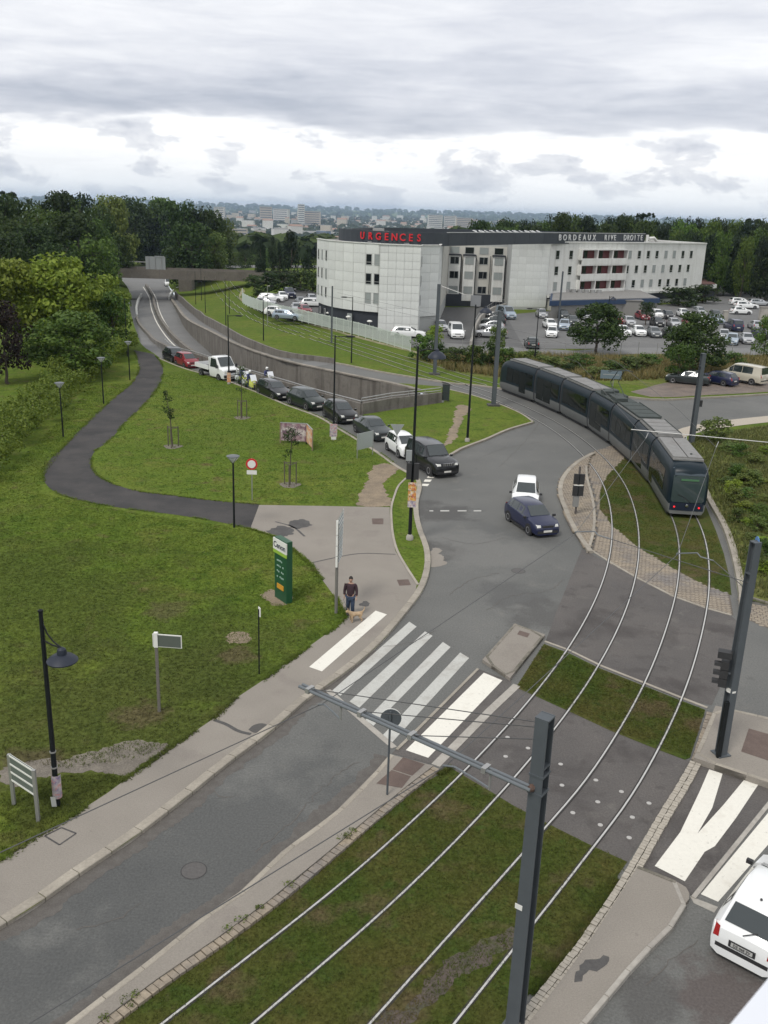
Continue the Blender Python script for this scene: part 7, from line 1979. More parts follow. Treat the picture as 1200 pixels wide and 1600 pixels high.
MB().box((0, 1, .9), (5, 1.5, 1.8)).build('wall', WALLCREAM, stor); MB().box((0, 1, 1.86), (5.2, 1.7, .12)).build('roof', ROOFG, stor)
# retaining ramp wall by the yard
rw_ = thing('ramp_wall', 'pale ramp wall with railing between yard and car park', 'wall')
rp = Ws([(735, 548), (742, 520), (750, 505), (770, 490), (790, 484)], .13)
MB().wall([Vector((p.x, p.y, 0)) for p in rp], .3, .1, 1.3).build('wall_body', CONCLIGHT, rw_)
MB().tube([Vector((p.x, p.y, 2.1)) for p in rp], .03, 5).build('handrail', GALV, rw_)
for p in resample([Vector((p.x, p.y, 0)) for p in rp], 2.2): MB().box((p.x, p.y, 1.7), (.04, .04, .8)).build('rail_post', GALV, rw_)

# ------------------------------------------------------------------ white fence along the grass slope
fpts = resample(smooth([Vector((p.x, p.y, .1)) for p in Ws([(379, 466), (381, 475), (400, 484), (480, 505), (560, 525), (641, 549)], .1)], 5), 2.1)
fence = thing('fence', 'white metal fence of upright bars along the grass slope', 'fence')
FW = mat('fence_white', (.50, .55, .50), .6)
bars = None
for i, p in enumerate(fpts):
    MB().box((p.x, p.y, 1.0), (.10, .10, 1.9)).build('post', FW, fence)
    if i < len(fpts) - 1:
        q = fpts[i + 1]; dd = q - p; an = math.atan2(dd.y, dd.x); mid = (p + q) / 2
        key = 'fence_panel'
        mb = MB()
        n_b = 16
        for k in range(n_b):
            mb.box(((k + .5) / n_b * dd.length - dd.length / 2, 0, .95), (.055, .02, 1.7))
        for z in (.2, 1.7): mb.box((0, 0, z), (dd.length - .1, .03, .06))
        mb.build('bar_panel', FW, fence, None, False, (mid.x, mid.y, .1), an)
# wire fence of the car park
wf = thing('wire_fence', 'thin wire fence with pale posts along the car park lane', 'fence')
wp = resample([Vector((p.x, p.y, .1)) for p in Ws([(690, 552), (790, 553), (900, 558), (1000, 556), (1200, 558)], .1)], 2.6)
for p in wp: MB().box((p.x, p.y, .95), (.06, .06, 1.7)).build('post', GALV, wf)
for z in (.5, 1.0, 1.5, 1.75): MB().tube([Vector((p.x, p.y, z + .1)) for p in wp], .008, 4).build('wire', GALV, wf)
gp = thing('gate_pillar', 'pale stone gate pillar at the far right of the car park', 'pillar', W(1132, 503, .13)); MB().box((0, 0, .9), (.7, .7, 1.8)).build('pillar_body', CONCLIGHT, gp); MB().box((0, 0, 1.86), (.9, .9, .12)).build('pillar_cap', CONCLIGHT, gp)
gp = thing('gate_pillar', 'broad pale pillar at the right edge of the car park', 'pillar', W(1196, 500, .13)); MB().box((0, 0, 1.1), (2.4, .8, 2.2)).build('pillar_body', CONCLIGHT, gp); MB().box((0, 0, 2.26), (2.6, 1.0, .12)).build('pillar_cap', CONCLIGHT, gp)

# ------------------------------------------------------------------ overpass
ob = thing('overpass', 'weathered concrete road bridge across the motorway', 'bridge')
o0 = v2(-84, 217.5); o1 = v2(-22, 222.5)
MB().wall([o0, o1], 7.0, 0.05, .35).build('deck', CONCRETE, ob)
dd = (o1 - o0).normalized(); nn = Vector((dd.y, -dd.x, 0))
OLD = mat('bridge_weathered', (.105, .092, .078), .9, color2=(.14, .125, .105), scale=.3, noise=.18, bscale=3)
for i in range(10):
    a_, b_ = o0.lerp(o1, i / 10) + dd * .03, o0.lerp(o1, (i + 1) / 10) - dd * .03
    MB().wall([a_ + nn * 3.6, b_ + nn * 3.6], .25, 0.0, 2.05).build('parapet_panel', OLD, ob)
    MB().wall([a_ - nn * 3.6, b_ - nn * 3.6], .25, 0.0, 2.05).build('parapet_panel', OLD, ob)
pl_ = W(288, 461, -5)
for off_ in (0,):
    MB().box((pl_.x, pl_.y + 3, -2.47), (3.2, 5.5, 5.0), math.atan2(dd.y, dd.x)).build('pier', OLD, ob)
for xx, zz in ((o0.lerp(o1, .30), -2.5), (o0.lerp(o1, .93), -2.5)):
    MB().box((xx.x, xx.y, zz), (2.0, 6.2, 5.0), math.atan2(dd.y, dd.x)).build('abutment', CONCLIGHT if xx.x < -50 else OLD, ob)
gs_ = thing('gantry_sign', 'backs of large grey road signs on a gantry above the bridge', 'sign', W(240, 419, 2.0))
MB().box((0, 2, 1.05), (4.6, .2, 2.9)).build('sign_panel', GREYB, gs_); MB().box((1.0, 1.9, 2.5), (2.2, .2, .3)).build('sign_panel', GREYB, gs_)
MB().box((-4.5, 2, 1.2), (4.6, .15, .25)).build('gantry_beam', GALV, gs_); MB().box((-6.7, 2, -.2), (.3, .3, 2.6)).build('gantry_leg', GALV, gs_)
for x in (-1.5, 0, 1.5): MB().box((x, 1.85, 1.05), (.08, .15, 2.9)).build('sign_stiffener', GALV, gs_)
# ================================================================== trees and shrubs
BARK = mat('bark', (.075, .060, .045), .95, noise=.3, bscale=6)
LEAF = {
 'dark': leaf_mat('leaf_dark', (.016, .034, .008), (.050, .082, .017)),
 'mid': leaf_mat('leaf_mid', (.040, .082, .012), (.100, .150, .026)),
 'bright': leaf_mat('leaf_bright', (.115, .180, .016), (.240, .305, .040)),
 'fir': leaf_mat('leaf_conifer', (.009, .019, .009), (.024, .042, .015)),
 'purple': leaf_mat('leaf_purple', (.016, .010, .010), (.036, .024, .017)),
 'sage': leaf_mat('leaf_sage', (.070, .105, .024), (.140, .175, .042)),
 'hedge': leaf_mat('leaf_hedge', (.085, .150, .018), (.180, .250, .036)),
}
def leaf_cloud(rng, clumps, per, leaf, flat=.75):
    """verts, faces of small leaf quads scattered through clumps (centre, radius)"""
    vs, fs = [], []
    for c, r in clumps:
        for _ in range(per):
            while True:
                p = Vector((rng.uniform(-1, 1), rng.uniform(-1, 1), rng.uniform(-1, 1)))
                if p.length < 1: break
            p = p.normalized() * (p.length ** .45)
            q = c + Vector((p.x * r, p.y * r, p.z * r * flat))
            n = (p + Vector((rng.uniform(-1, 1), rng.uniform(-1, 1), rng.uniform(-.3, 1.2))) * .9).normalized()
            a = n.cross(Vector((rng.uniform(-1, 1), rng.uniform(-1, 1), rng.uniform(-1, 1)))).normalized(); b = n.cross(a)
            s = leaf * rng.uniform(.6, 1.25)
            o = len(vs)
            vs += [q - a * s, q - b * s * .6, q + a * s, q + b * s * .6]
            fs.append((o, o + 1, o + 2, o + 3))
    return vs, fs
def crown_proto(kind, seed, leaf, per, nclump):
    """unit crown: height 1, radius ~.5, base at z=0 .. 1"""
    rng = random.Random(seed)
    cl = []
    for i in range(nclump):
        if kind == 'round':
            u = rng.random(); th = rng.uniform(0, 6.283); z = rng.uniform(.08, .92)
            R = .5 * math.sin(math.pi * (.12 + .80 * z)) ** .7
            rr = R * (rng.random() ** .4) * .82
            cl.append((Vector((rr * math.cos(th), rr * math.sin(th), z)), rng.uniform(.10, .17)))
        elif kind == 'spread':
            th = rng.uniform(0, 6.283); z = rng.uniform(.15, .93)
            R = .5 * math.sqrt(max(0, 1 - ((z - .35) / .62) ** 2))
            rr = R * (rng.random() ** .4) * .88
            cl.append((Vector((rr * math.cos(th), rr * math.sin(th), z)), rng.uniform(.09, .15)))
        elif kind == 'column':
            th = rng.uniform(0, 6.283); z = rng.uniform(.04, .97)
            R = .5 * (math.sin(math.pi * min(1, .1 + z * .95)) ** .6)
            rr = R * (rng.random() ** .5) * .7
            cl.append((Vector((rr * math.cos(th), rr * math.sin(th), z)), rng.uniform(.11, .16)))
        elif kind == 'cedar':
            z = rng.choice((.45, .62, .78, .93)); th = rng.uniform(0, 6.283); R = .5 * (1.15 - .75 * abs(z - .78) / .4)
            rr = R * (rng.random() ** .5) * .9
            cl.append((Vector((rr * math.cos(th), rr * math.sin(th), z + rng.uniform(-.03, .03))), rng.uniform(.06, .10)))
        elif kind == 'shrub':
            th = rng.uniform(0, 6.283); z = rng.uniform(.12, .88); R = .5 * math.sqrt(max(.05, 1 - (z - .2) ** 2))
            rr = R * (rng.random() ** .5) * .85
            cl.append((Vector((rr * math.cos(th), rr * math.sin(th), z)), rng.uniform(.12, .2)))
    vs, fs = leaf_cloud(rng, cl, per, leaf, .75 if kind != 'cedar' else .28)
    me = bpy.data.meshes.new('crown'); me.from_pydata([tuple(v) for v in vs], [], fs); me.update()
    me.materials.append(LEAF['mid'])
    # trunk with limbs in the same unit
    mb = MB()
    h0 = {'round': -.30, 'spread': -.28, 'column': -.12, 'cedar': -.15, 'shrub': -.02}[kind]
    mb.tube([(0, 0, 0), (.005, .01, .1), (0, 0, .55)], [.026, .022, .008], 7)
    for k in range(7):
        c, _ = cl[(k * 5) % len(cl)]
        z = max(.02, min(.4, c.z * .5))
        mb.tube([(0, 0, z), (c.x * .5, c.y * .5, z + (c.z - z) * .6), tuple(c)], [.014, .009, .003], 5)
    tm = mb.mesh('trunk'); tm.materials.append(BARK)
    return me, tm, h0
CP = {}
def crowns(kind):
    if kind not in CP:
        spec = {'round': (.030, 46, 60), 'spread': (.027, 74, 80), 'column': (.034, 40, 46), 'cedar': (.030, 60, 46), 'shrub': (.05, 40, 26)}[kind]
        CP[kind] = [crown_proto(kind, 31 * k + hash(kind) % 1 + len(kind), spec[0], spec[1], spec[2]) for k in range(3)]
    return CP[kind]
TREE_N = [0]
ORD = ['first', 'second', 'third', 'fourth', 'fifth', 'sixth', 'seventh', 'eighth', 'ninth', 'tenth', 'eleventh', 'twelfth', 'thirteenth', 'fourteenth', 'fifteenth', 'sixteenth', 'seventeenth', 'eighteenth', 'nineteenth', 'twentieth']
def nth(k): return ORD[k] if k < 20 else ('twenty-' if k < 29 else 'thirty-' if k < 39 else 'forty-' ) + ORD[k % 10] if (k % 10) != 9 else {29: 'thirtieth', 39: 'fortieth'}.get(k, 'last')
def tree(pos, h, wd, kind, leafk, label, group=None, clear=.22, name='tree', cat='tree', rz=None):
    """h total height, wd crown width, clear: share of the height that is bare trunk"""
    TREE_N[0] += 1
    cr, tm, h0 = crowns(kind)[TREE_N[0] % 3]
    t = thing(name, label, cat, pos, (TREE_N[0] * 1.7) % 6.28 if rz is None else rz, group)
    ch = h * (1 - clear)
    o = put('crown', cr, t, (0, 0, h * clear), m=LEAF[leafk]); o.scale = (wd, wd, ch)
    k = put('trunk', tm, t, (0, 0, h * clear)); k.scale = (wd, wd, ch)
    if clear > 0:
        if 'bole' not in PROTO:
            g = MB().tube([(0, 0, 0), (.02, 0, .35), (0, 0, 1.02)], [.036, .029, .026], 8).mesh('bole'); g.materials.append(BARK); PROTO['bole'] = g
        b_ = put('bole', PROTO['bole'], k, (0, 0, -h * clear / ch)); b_.scale = (1, 1, h * clear / ch)
    return t
def tree_px(px, py, top, wpx, kind, leafk, label, group=None, z=.1, clear=.2, **kw):
    b = W(px, py, z); b.z = z
    h = height_to(b, top); d = PX(b)[2]
    return tree(b, h, wpx * d / CAM_F, kind, leafk, label, group, clear, **kw)
def tree_at(px, dist, top, wpx, kind, leafk, label, group=None, clear=.12, **kw):
    """tree on the line of sight of a photo column at plan distance dist"""
    q = W(px, 420, 0); d = Vector((q.x, q.y, 0)).normalized() * dist
    d.z = zt(d.x, d.y) - .05
    h = height_to(d, top)
    return tree(d, h, wpx * PX(d)[2] / CAM_F, kind, leafk, label, group, clear, **kw)
# big bright trees left of the path
tree_px(112, 590, 486, 140, 'spread', 'mid', 'round green tree behind the hedge, lowest of the left-hand trees', clear=.12)
tree_px(30, 560, 402, 130, 'spread', 'bright', 'tall yellow-green tree at the left edge', clear=.1)
tree_px(95, 556, 396, 150, 'spread', 'bright', 'largest yellow-green tree behind the hedge', clear=.1)
tree_px(160, 545, 428, 110, 'spread', 'bright', 'yellow-green tree overhanging the slip road', clear=.1)
tree_px(178, 552, 452, 70, 'round', 'mid', 'small green tree at the end of the cycle path', clear=.1)
tree_px(12, 600, 468, 90, 'round', 'purple', 'dark purple-leaved tree at the left edge', clear=.1)
tree_px(60, 545, 415, 90, 'round', 'bright', 'yellow-green tree between the two largest left-hand trees', clear=.1)
# wood on the left
wood = [(8, 205, 300, 90), (40, 215, 306, 80), (75, 200, 318, 80), (100, 230, 297, 80), (125, 235, 299, 75), (150, 215, 312, 85), (178, 240, 303, 75), (205, 238, 305, 80), (232, 245, 308, 80), (258, 250, 307, 75), (285, 255, 311, 75), (310, 258, 318, 70), (330, 262, 326, 65), (348, 266, 340, 55), (30, 190, 330, 90), (120, 195, 330, 90), (150, 205, 340, 85), (205, 236, 335, 85), (262, 240, 335, 85), (300, 248, 345, 80), (330, 255, 356, 60), (60, 185, 350, 90), (10, 175, 360, 90), (150, 190, 365, 85), (178, 232, 365, 70), (238, 262, 372, 66), (285, 250, 378, 70), (318, 258, 380, 60), (345, 268, 372, 50), (90, 180, 375, 80), (225, 252, 388, 50), (270, 256, 392, 50), (305, 262, 398, 40)]
for k, (px, ds, top, wpx) in enumerate(wood):
    if 190 < px < 275 and ds < 330: ds += 118
    rank = sorted(range(len(wood)), key=lambda i: wood[i][0]).index(k)
    tree_at(px, ds, top, wpx, 'round' if k % 3 else 'spread', ('dark', 'dark', 'mid', 'dark', 'fir', 'dark', 'sage')[k % 7], nth(rank) + ' tree from the left in the dark wood behind the bridge', 'trees of the left-hand wood', clear=.06)
tree_at(22, 250, 297, 40, 'cedar', 'fir', 'flat-topped cedar above the left-hand wood', clear=.2)
# trees between motorway and hospital
for k, (px, ds, top, wpx, kd, lb) in enumerate([(455, 215, 360, 40, 'column', 'tallest dark poplar left of the hospital'), (427, 220, 370, 22, 'column', 'slim dark poplar left of the tallest one'), (408, 224, 372, 24, 'column', 'dark poplar at the left end of its row'), (437, 222, 378, 18, 'column', 'slim dark poplar just left of the tallest'), (482, 210, 385, 30, 'column', 'dark tree touching the hospital corner')]):
    tree_at(px, ds, top, wpx, kd, 'fir', lb, 'dark poplars left of the hospital', clear=.03)
for k, (px, py, top, wpx) in enumerate([(398, 452, 428, 34), (420, 458, 424, 44), (445, 456, 422, 44), (470, 455, 420, 44), (488, 458, 424, 34), (405, 466, 450, 24)]):
    tree_px(px, py, top, wpx, 'shrub', 'dark', ['dark bush at the bridge end', 'dark bush behind the fence bend', 'dark bush behind the parked white hatchback', 'dark bush right behind the yard cars', 'dark bush touching the hospital', 'small bush inside the fence bend'][k], 'bushes of the hospital yard', clear=0, name='bush', cat='bush')
for k in range(9):
    tree_at(360 + k * 12, 330 + (k * 37) % 60, 398 - (k * 5) % 14, 26, 'round', 'mid' if k % 2 else 'dark', nth(k) + ' tree from the left on the slope beyond the bridge', 'trees beyond the bridge', clear=.05)
# skyline wood on the right
rngT = random.Random(9)
for k in range(46):
    px = 745 + k * 10.8 + rngT.uniform(-4, 4)
    hz = 334 + (px - 745) * .034
    top = hz + rngT.uniform(-2, 10) - (6 if px > 860 else -6)
    tree_at(px, 262 + rngT.uniform(-18, 30), top, rngT.uniform(34, 56), 'round' if k % 4 else 'spread', ('dark', 'mid', 'dark', 'fir')[k % 4], nth(k) + ' tree from the left in the skyline wood behind the hospital', 'skyline trees on the right', clear=.06)
for k in range(20):
    px = 1010 + k * 13 + rngT.uniform(-5, 5)
    tree_at(px, 236 + rngT.uniform(-8, 12), 362 + rngT.uniform(-6, 18), rngT.uniform(34, 50), 'round', ('mid', 'dark', 'fir')[k % 3], nth(k) + ' tree from the left in the front row right of the hospital', 'trees right of the hospital', clear=.04)
tree_at(1001, 255, 331, 36, 'cedar', 'fir', 'flat-topped cedar rising above the lettered parapet', clear=.3)
tree_at(1162, 280, 339, 40, 'cedar', 'fir', 'flat-topped pine at the right skyline', clear=.2)
for k, (px, py, top, wpx, lk) in enumerate([(1130, 462, 405, 50, 'dark'), (1165, 460, 396, 60, 'mid'), (1195, 470, 400, 56, 'dark'), (1148, 455, 425, 50, 'mid'), (1180, 456, 424, 50, 'mid'), (1115, 452, 420, 30, 'mid'), (1200, 440, 380, 60, 'dark')]):
    tree_px(px, py, top, wpx, 'round', lk, ['dark tree left of the corner cars', 'green tree right above the corner cars', 'dark tree at the right edge above the car park', 'low green tree behind the corner cars', 'low green tree beside the right-hand pillar', 'small tree left of the corner cars', 'tallest dark tree at the right edge'][k], 'trees at the car park corner', clear=.06)
# shrubs in front of the annex, car park trees
tree_px(1060, 478, 446, 66, 'shrub', 'dark', 'large dark shrub before the annex', clear=0, name='shrub', cat='shrub')
tree_px(1098, 474, 444, 60, 'shrub', 'dark', 'dark shrub at the right end of the annex', clear=0, name='shrub', cat='shrub')
tree_px(952, 462, 440, 50, 'shrub', 'mid', 'green shrub on the low roof edge before the wing', clear=0, name='shrub', cat='shrub')
tree_px(930, 553, 472, 90, 'spread', 'dark', 'big round dark tree in front of the car park', clear=.06)
tree_px(1008, 508, 471, 30, 'round', 'dark', 'small round tree in the middle of the car park', clear=.35)
tree_px(1082, 585, 487, 108, 'spread', 'dark', 'broad dark tree above the grey saloon', clear=.06)
tree_px(1058, 598, 535, 54, 'round', 'mid', 'lighter tree in front of the broad dark one', clear=.2)
tree_px(1192, 560, 492, 50, 'round', 'mid', 'tree at the right edge beside the car park', clear=.06)
tree_px(1148, 573, 548, 36, 'shrub', 'mid', 'round bush behind the beige van', clear=0, name='bush', cat='bush')
tree_px(1118, 690, 652, 60, 'shrub', 'sage', 'leafy bush beside the catenary mast behind the tram', clear=0, name='bush', cat='bush')
# shrub belt by the fence end and along the wire fence
for k, (px, py, top, w_, lk) in enumerate([(660, 562, 522, 44, 'mid'), (684, 566, 532, 44, 'dark'), (712, 572, 540, 44, 'dark'), (740, 574, 538, 40, 'mid'), (764, 578, 530, 44, 'dark'), (790, 580, 540, 40, 'mid'), (815, 582, 548, 38, 'sage'), (675, 540, 505, 34, 'bright'), (775, 556, 505, 30, 'sage'), (860, 580, 556, 60, 'sage'), (885, 584, 566, 30, 'dark'), (1000, 578, 558, 50, 'sage'), (955, 586, 564, 50, 'mid'), (835, 566, 545, 34, 'mid'), (905, 578, 552, 56, 'mid'), (980, 582, 556, 52, 'sage'), (1020, 572, 552, 46, 'mid'), (845, 588, 566, 50, 'mid'), (930, 590, 572, 50, 'sage')]):
    tree_px(px, py, top, w_, 'shrub', lk, ['shrub at the end of the white fence', 'dark shrub under the domed lamp', 'dark shrub left of the tall lamp post', 'shrub behind the tall lamp post', 'dark shrub behind the catenary mast', 'shrub right of the catenary mast', 'pale shrub next to the tram front', 'yellow-green shrub by the projecting block', 'tall pale shrub at the ramp wall', 'pale bush in the dry meadow left of the round tree', 'small dark bush under the round tree', 'pale bush right of the round tree', 'low bush at the foot of the round tree', 'bush at the lamp post behind the tram', 'green bush left below the round tree', 'pale bush between the two car park trees', 'green bush left of the broad dark tree', 'low bush just behind the tram roof', 'pale low bush in front of the round tree'][k], 'shrubs behind the tram', clear=0, name='shrub', cat='shrub')
# rough shrubs in the right meadow
rngM = random.Random(21)
meadow_spots = []
for k in range(34):
    px = rngM.uniform(1105, 1215); py = rngM.uniform(700, 900)
    if k < 14: py = rngM.uniform(740, 830)
    if px < 1120 + (py - 700) * .24: px = 1120 + (py - 700) * .24 + rngM.uniform(4, 40)
    meadow_spots.append((py, px, py - rngM.uniform(10, 26), rngM.uniform(24, 46)))
meadow_spots.sort()
for k, (py, px, top, w_) in enumerate(meadow_spots):
    tree_px(px, py, top, w_, 'shrub', ('sage', 'bright', 'mid', 'sage')[k % 4], nth(k) + ' low shrub from the top in the rough meadow right of the tram', 'meadow shrubs', clear=0, name='low_shrub', cat='shrub')
# clipped hedge along the left lawn
def hedge(px_pts, hh, wd, label, leafk, n):
    pts = resample(smooth([Vector((p.x, p.y, .1)) for p in Ws(px_pts, .1)], 5), 1.1)
    rng = random.Random(6); cl = []
    for i, p in enumerate(pts):
        for k in range(7):
            hloc = hh * (.85 + .25 * mnoise.noise(Vector((i * .15, 0, 4))))
            cl.append((p + Vector((rng.uniform(-1, 1) * wd / 2, rng.uniform(-1, 1) * wd / 2, rng.uniform(.3, 1) * hloc - .2)), rng.uniform(.5, .8)))
    vs, fs = leaf_cloud(rng, cl, n, .11, .8)
    t = thing('hedge', label, 'hedge')
    me = bpy.data.meshes.new('foliage'); me.from_pydata([tuple(v) for v in vs], [], fs); me.update(); me.materials.append(LEAF[leafk]); put('foliage', me, t)
    mb = MB()
    for p in pts[::2]: mb.tube([p, p + Vector((.1, 0, hh * .6))], [.06, .03], 5)
    o = mb.build('stem', BARK, t); o['kind'] = 'stuff'
hedge([(-60, 760), (0, 706), (55, 655), (90, 622), (120, 598)], 2.6, 3.4, 'long green hedge along the left edge of the lawn', 'hedge', 85)
hedge([(132, 592), (165, 570), (188, 552), (196, 543)], 2.6, 2.6, 'short hedge at the far end of the cycle path', 'hedge', 85)
# staked young trees
def sapling(px, py, top, label, lean=0.0):
    b = W(px, py, .1); h = height_to(b, top)
    t = thing('young_tree', label, 'tree', b, 0, 'staked young trees')
    MB().tube([(0, 0, 0), (lean * .3, 0, h * .5), (lean, 0, h * .95)], [.045, .035, .012], 6).build('trunk', BARK, t)
    rng = random.Random(int(px)); cl = [(Vector((lean * .8 + rng.uniform(-.38, .38), rng.uniform(-.38, .38), h * rng.uniform(.5, .97))), rng.uniform(.16, .30)) for _ in range(16)]
    vs, fs = leaf_cloud(rng, cl, 34, .06)
    me = bpy.data.meshes.new('crown'); me.from_pydata([tuple(v) for v in vs], [], fs); me.update(); me.materials.append(LEAF['dark']); put('crown', me, t)
    SW = mat('stake_wood', (.10, .085, .065), .9)
    ps = [(.42 * math.cos(a), .42 * math.sin(a)) for a in (.5, 2.6, 4.7)]
    for x, y in ps: MB().tube([(x, y, 0), (x, y, 1.45)], .04, 6).build('stake', SW, t)
    for i in range(3): MB().tube([(*ps[i], 1.38), (*ps[(i + 1) % 3], 1.38)], .025, 4).build('cross_bar', SW, t)
    o = MB().sheet([Vector((.65 * math.cos(a) * (1 + .2 * math.sin(3 * a)), .65 * math.sin(a), 0)) for a in [k * .4 for k in range(16)]], .012).build('planting_soil', GRAVEL, t)
sapling(270, 698, 608, 'staked young tree on the lawn beside the bend of the path', -.35)
sapling(378, 653, 570, 'staked young tree in front of the motorcycles')
sapling(453, 758, 663, 'staked young tree in front of the poster boards', .15)

# ------------------------------------------------------------------ grass tufts and weeds
def tufts(polys_z, n, label, m, hmin, hmax, seed, blades=3, wdt=.012, name='grass_tufts', excl=(), dens=None, flat=1.0):
    rng = random.Random(seed); vs, fs = [], []
    for poly, z in polys_z:
        xs = [p.x for p in poly]; ys = [p.y for p in poly]
        x0, x1, y0, y1 = min(xs), max(xs), min(ys), max(ys)
        k = 0; tries = 0
        while k < n and tries < n * 8:
            tries += 1
            x, y = rng.uniform(x0, x1), rng.uniform(y0, y1)
            if not inside(x, y, poly) or any(inside(x, y, e) for e in excl): continue
            if dens and rng.random() > dens(x, y): continue
            k += 1
            for _ in range(blades):
                a = rng.uniform(0, 6.283); h = rng.uniform(hmin, hmax); l = h * rng.uniform(.7, 1.7) * flat; w = wdt * rng.uniform(.7, 1.5)
                dx, dy = math.cos(a), math.sin(a); bx, by = x + rng.uniform(-.05, .05), y + rng.uniform(-.05, .05)
                o = len(vs)
                vs += [(bx - dy * w, by + dx * w, z), (bx + dy * w, by - dx * w, z), (bx + dx * l, by + dy * l, z + h)]
                fs.append((o, o + 1, o + 2))
    me = bpy.data.meshes.new(name); me.from_pydata(vs, [], fs); me.update(); me.materials.append(m)
    o = put(name, me); return tag(o, label, 'grass', None, 'stuff')
GT = leaf_mat('grass_blade', (.040, .062, .012), (.105, .130, .030), tr=.2)
GD = leaf_mat('dry_blade', (.075, .085, .022), (.26, .215, .085), tr=.2)
fl = lambda L: [Vector((p.x, p.y, 0)) for p in L]
lawn_near = fl(Ws([(0, 1185), (0, 900), (60, 770), (200, 800), (391, 828), (431, 842), (459, 862), (483, 882), (505, 911), (527, 941), (538, 962), (520, 980), (442, 1038), (367, 1090), (332, 1122), (266, 1164), (200, 1190), (100, 1200)], .1))
lawn_strip = fl(Ws([(0, 1340), (0, 1240), (60, 1218), (120, 1210), (200, 1212), (168, 1237), (105, 1278), (52, 1309)], .1))
lawn_tri = fl(Ws([(404, 785), (262, 770), (180, 753), (147, 720), (165, 695), (227, 632), (252, 585), (290, 580), (350, 597), (400, 616), (500, 656), (560, 690), (600, 716), (580, 730), (555, 788)], .1))
soil_ex = [fl(Ws(q, .1)) for q in ([(410, 930), (425, 922), (452, 936), (444, 944), (424, 942)],)]
tufts([(lawn_near, .1)], 42000, 'short lawn grass left of the main road', GRASS, .02, .075, 1, excl=soil_ex, wdt=.010)
tufts([(lawn_strip, .1)], 3000, 'short lawn grass under the notice board', GRASS, .02, .075, 7, wdt=.010)
tufts([(lawn_tri, .1)], 16000, 'short lawn grass between the path and the queue', GRASS, .03, .09, 2)
tl_poly = [*fl(g3l), *reversed(fl(g3r)), *fl(Ws([(927, 1325), (867, 1295), (800, 1260), (722, 1213)]))]
allrails = []
def clear_of_rails(x, y):
    p = Vector((x, y, 0)); return 1
tufts([(tl_poly, .012)], 42000, 'short grass of the near track lawn', TRACKGRASS, .02, .055, 3, wdt=.009)
tufts([(fl(Ws([(978, 714), (947, 747), (938, 767), (938, 795), (958, 822), (997, 853), (1050, 885), (1102, 912), (1140, 926), (1137, 902), (1128, 865), (1116, 832), (1040, 812)])), .012), (fl(Ws([(850, 1007), (937, 1046), (1000, 1071), (1102, 1111), (1076, 1184), (955, 1140), (840, 1087), (808, 1073)])), .012)], 9000, 'short grass of the two smaller track lawns', TRACKGRASS, .02, .055, 13, wdt=.010)
tufts([(fl(Ws([(0, 900), (60, 770), (68, 745), (100, 700), (180, 622), (207, 600), (150, 600), (60, 690), (-40, 780)], .1)), .1)], 9000, 'short lawn grass between hedge and path', GRASS, .03, .09, 14)
mead = fl(Ws([(650, 558), (800, 556), (960, 560), (1200, 560), (1250, 562), (1250, 582), (1090, 588), (980, 596), (880, 594), (800, 592), (700, 580)], .1))
tufts([(mead, .1)], 9000, 'tall dry yellow grass behind the tram', GD, .35, .95, 4, blades=5, wdt=.035, flat=.4, name='tall_grass')
mead2 = fl(Ws([(1078, 684), (1230, 662), (1230, 945), (1160, 926), (1155, 900), (1147, 863), (1133, 822), (1114, 789), (1090, 735)], .1))
tufts([(mead2, .1)], 9000, 'rough grass of the meadow right of the tram', leaf_mat('rough_blade', (.055, .075, .016), (.16, .16, .05), tr=.2), .10, .35, 5, blades=4, wdt=.018, flat=.5, name='rough_grass')
def edge_tufts(path, z, n, spread, m, label, hmin=.025, hmax=.075, seed=3):
    rng = random.Random(seed); vs, fs = [], []
    L_ = sum((b - a).length for a, b in zip(path, path[1:]))
    pts = resample(path, .1)
    for _ in range(n):
        p = pts[rng.randrange(len(pts))]
        if mnoise.noise(Vector((p.x * .5, p.y * .5, seed))) < -.12: continue
        x = p.x + rng.gauss(0, spread); y = p.y + rng.gauss(0, spread)
        for _k in range(3):
            a = rng.uniform(0, 6.283); h = rng.uniform(hmin, hmax); l = h * rng.uniform(.9, 2.0); w = .012
            dx, dy = math.cos(a), math.sin(a); o = len(vs)
            vs += [(x - dy * w, y + dx * w, z), (x + dy * w, y - dx * w, z), (x + dx * l, y + dy * l, z + h)]; fs.append((o, o + 1, o + 2))
    me = bpy.data.meshes.new('edge_grass'); me.from_pydata(vs, [], fs); me.update(); me.materials.append(m)
    return tag(put('edge_grass', me), label, 'grass', None, 'stuff')
edge_tufts(lawn_edge[1:20], .11, 6000, .06, GRASS, 'ragged grass edge along the left pavement')
edge_tufts([Vector((p.x, p.y, 0)) for p in path_poly], .108, 9000, .07, GRASS, 'ragged grass edge along the dark path', seed=4)
edge_tufts(g3l[:-1], .02, 3000, .05, TRACKGRASS, 'ragged grass edge beside the narrow pavement', seed=5)
edge_tufts(g3r[:-1], .02, 3000, .05, TRACKGRASS, 'ragged grass edge beside the right-hand setts', seed=6)
edge_tufts(KLb, .11, 4000, .08, GRASS, 'ragged grass edge beside the queue', seed=7)
# weeds in the joints
rngW = random.Random(8)
for k in range(16):
    s = rngW.random(); p, d_ = at_len(nrs, 4 + s * 12)
    cl = [(Vector((rngW.uniform(-.1, .1), rngW.uniform(-.1, .1), .03)), rngW.uniform(.05, .12)) for _ in range(3)]
    vs, fs = leaf_cloud(rngW, cl, 14, .03)
    me = bpy.data.meshes.new('weed'); me.from_pydata([tuple(v) for v in vs], [], fs); me.update(); me.materials.append(LEAF['sage'])
    o = put('weed', me, narrow, (p.x, p.y, .13))
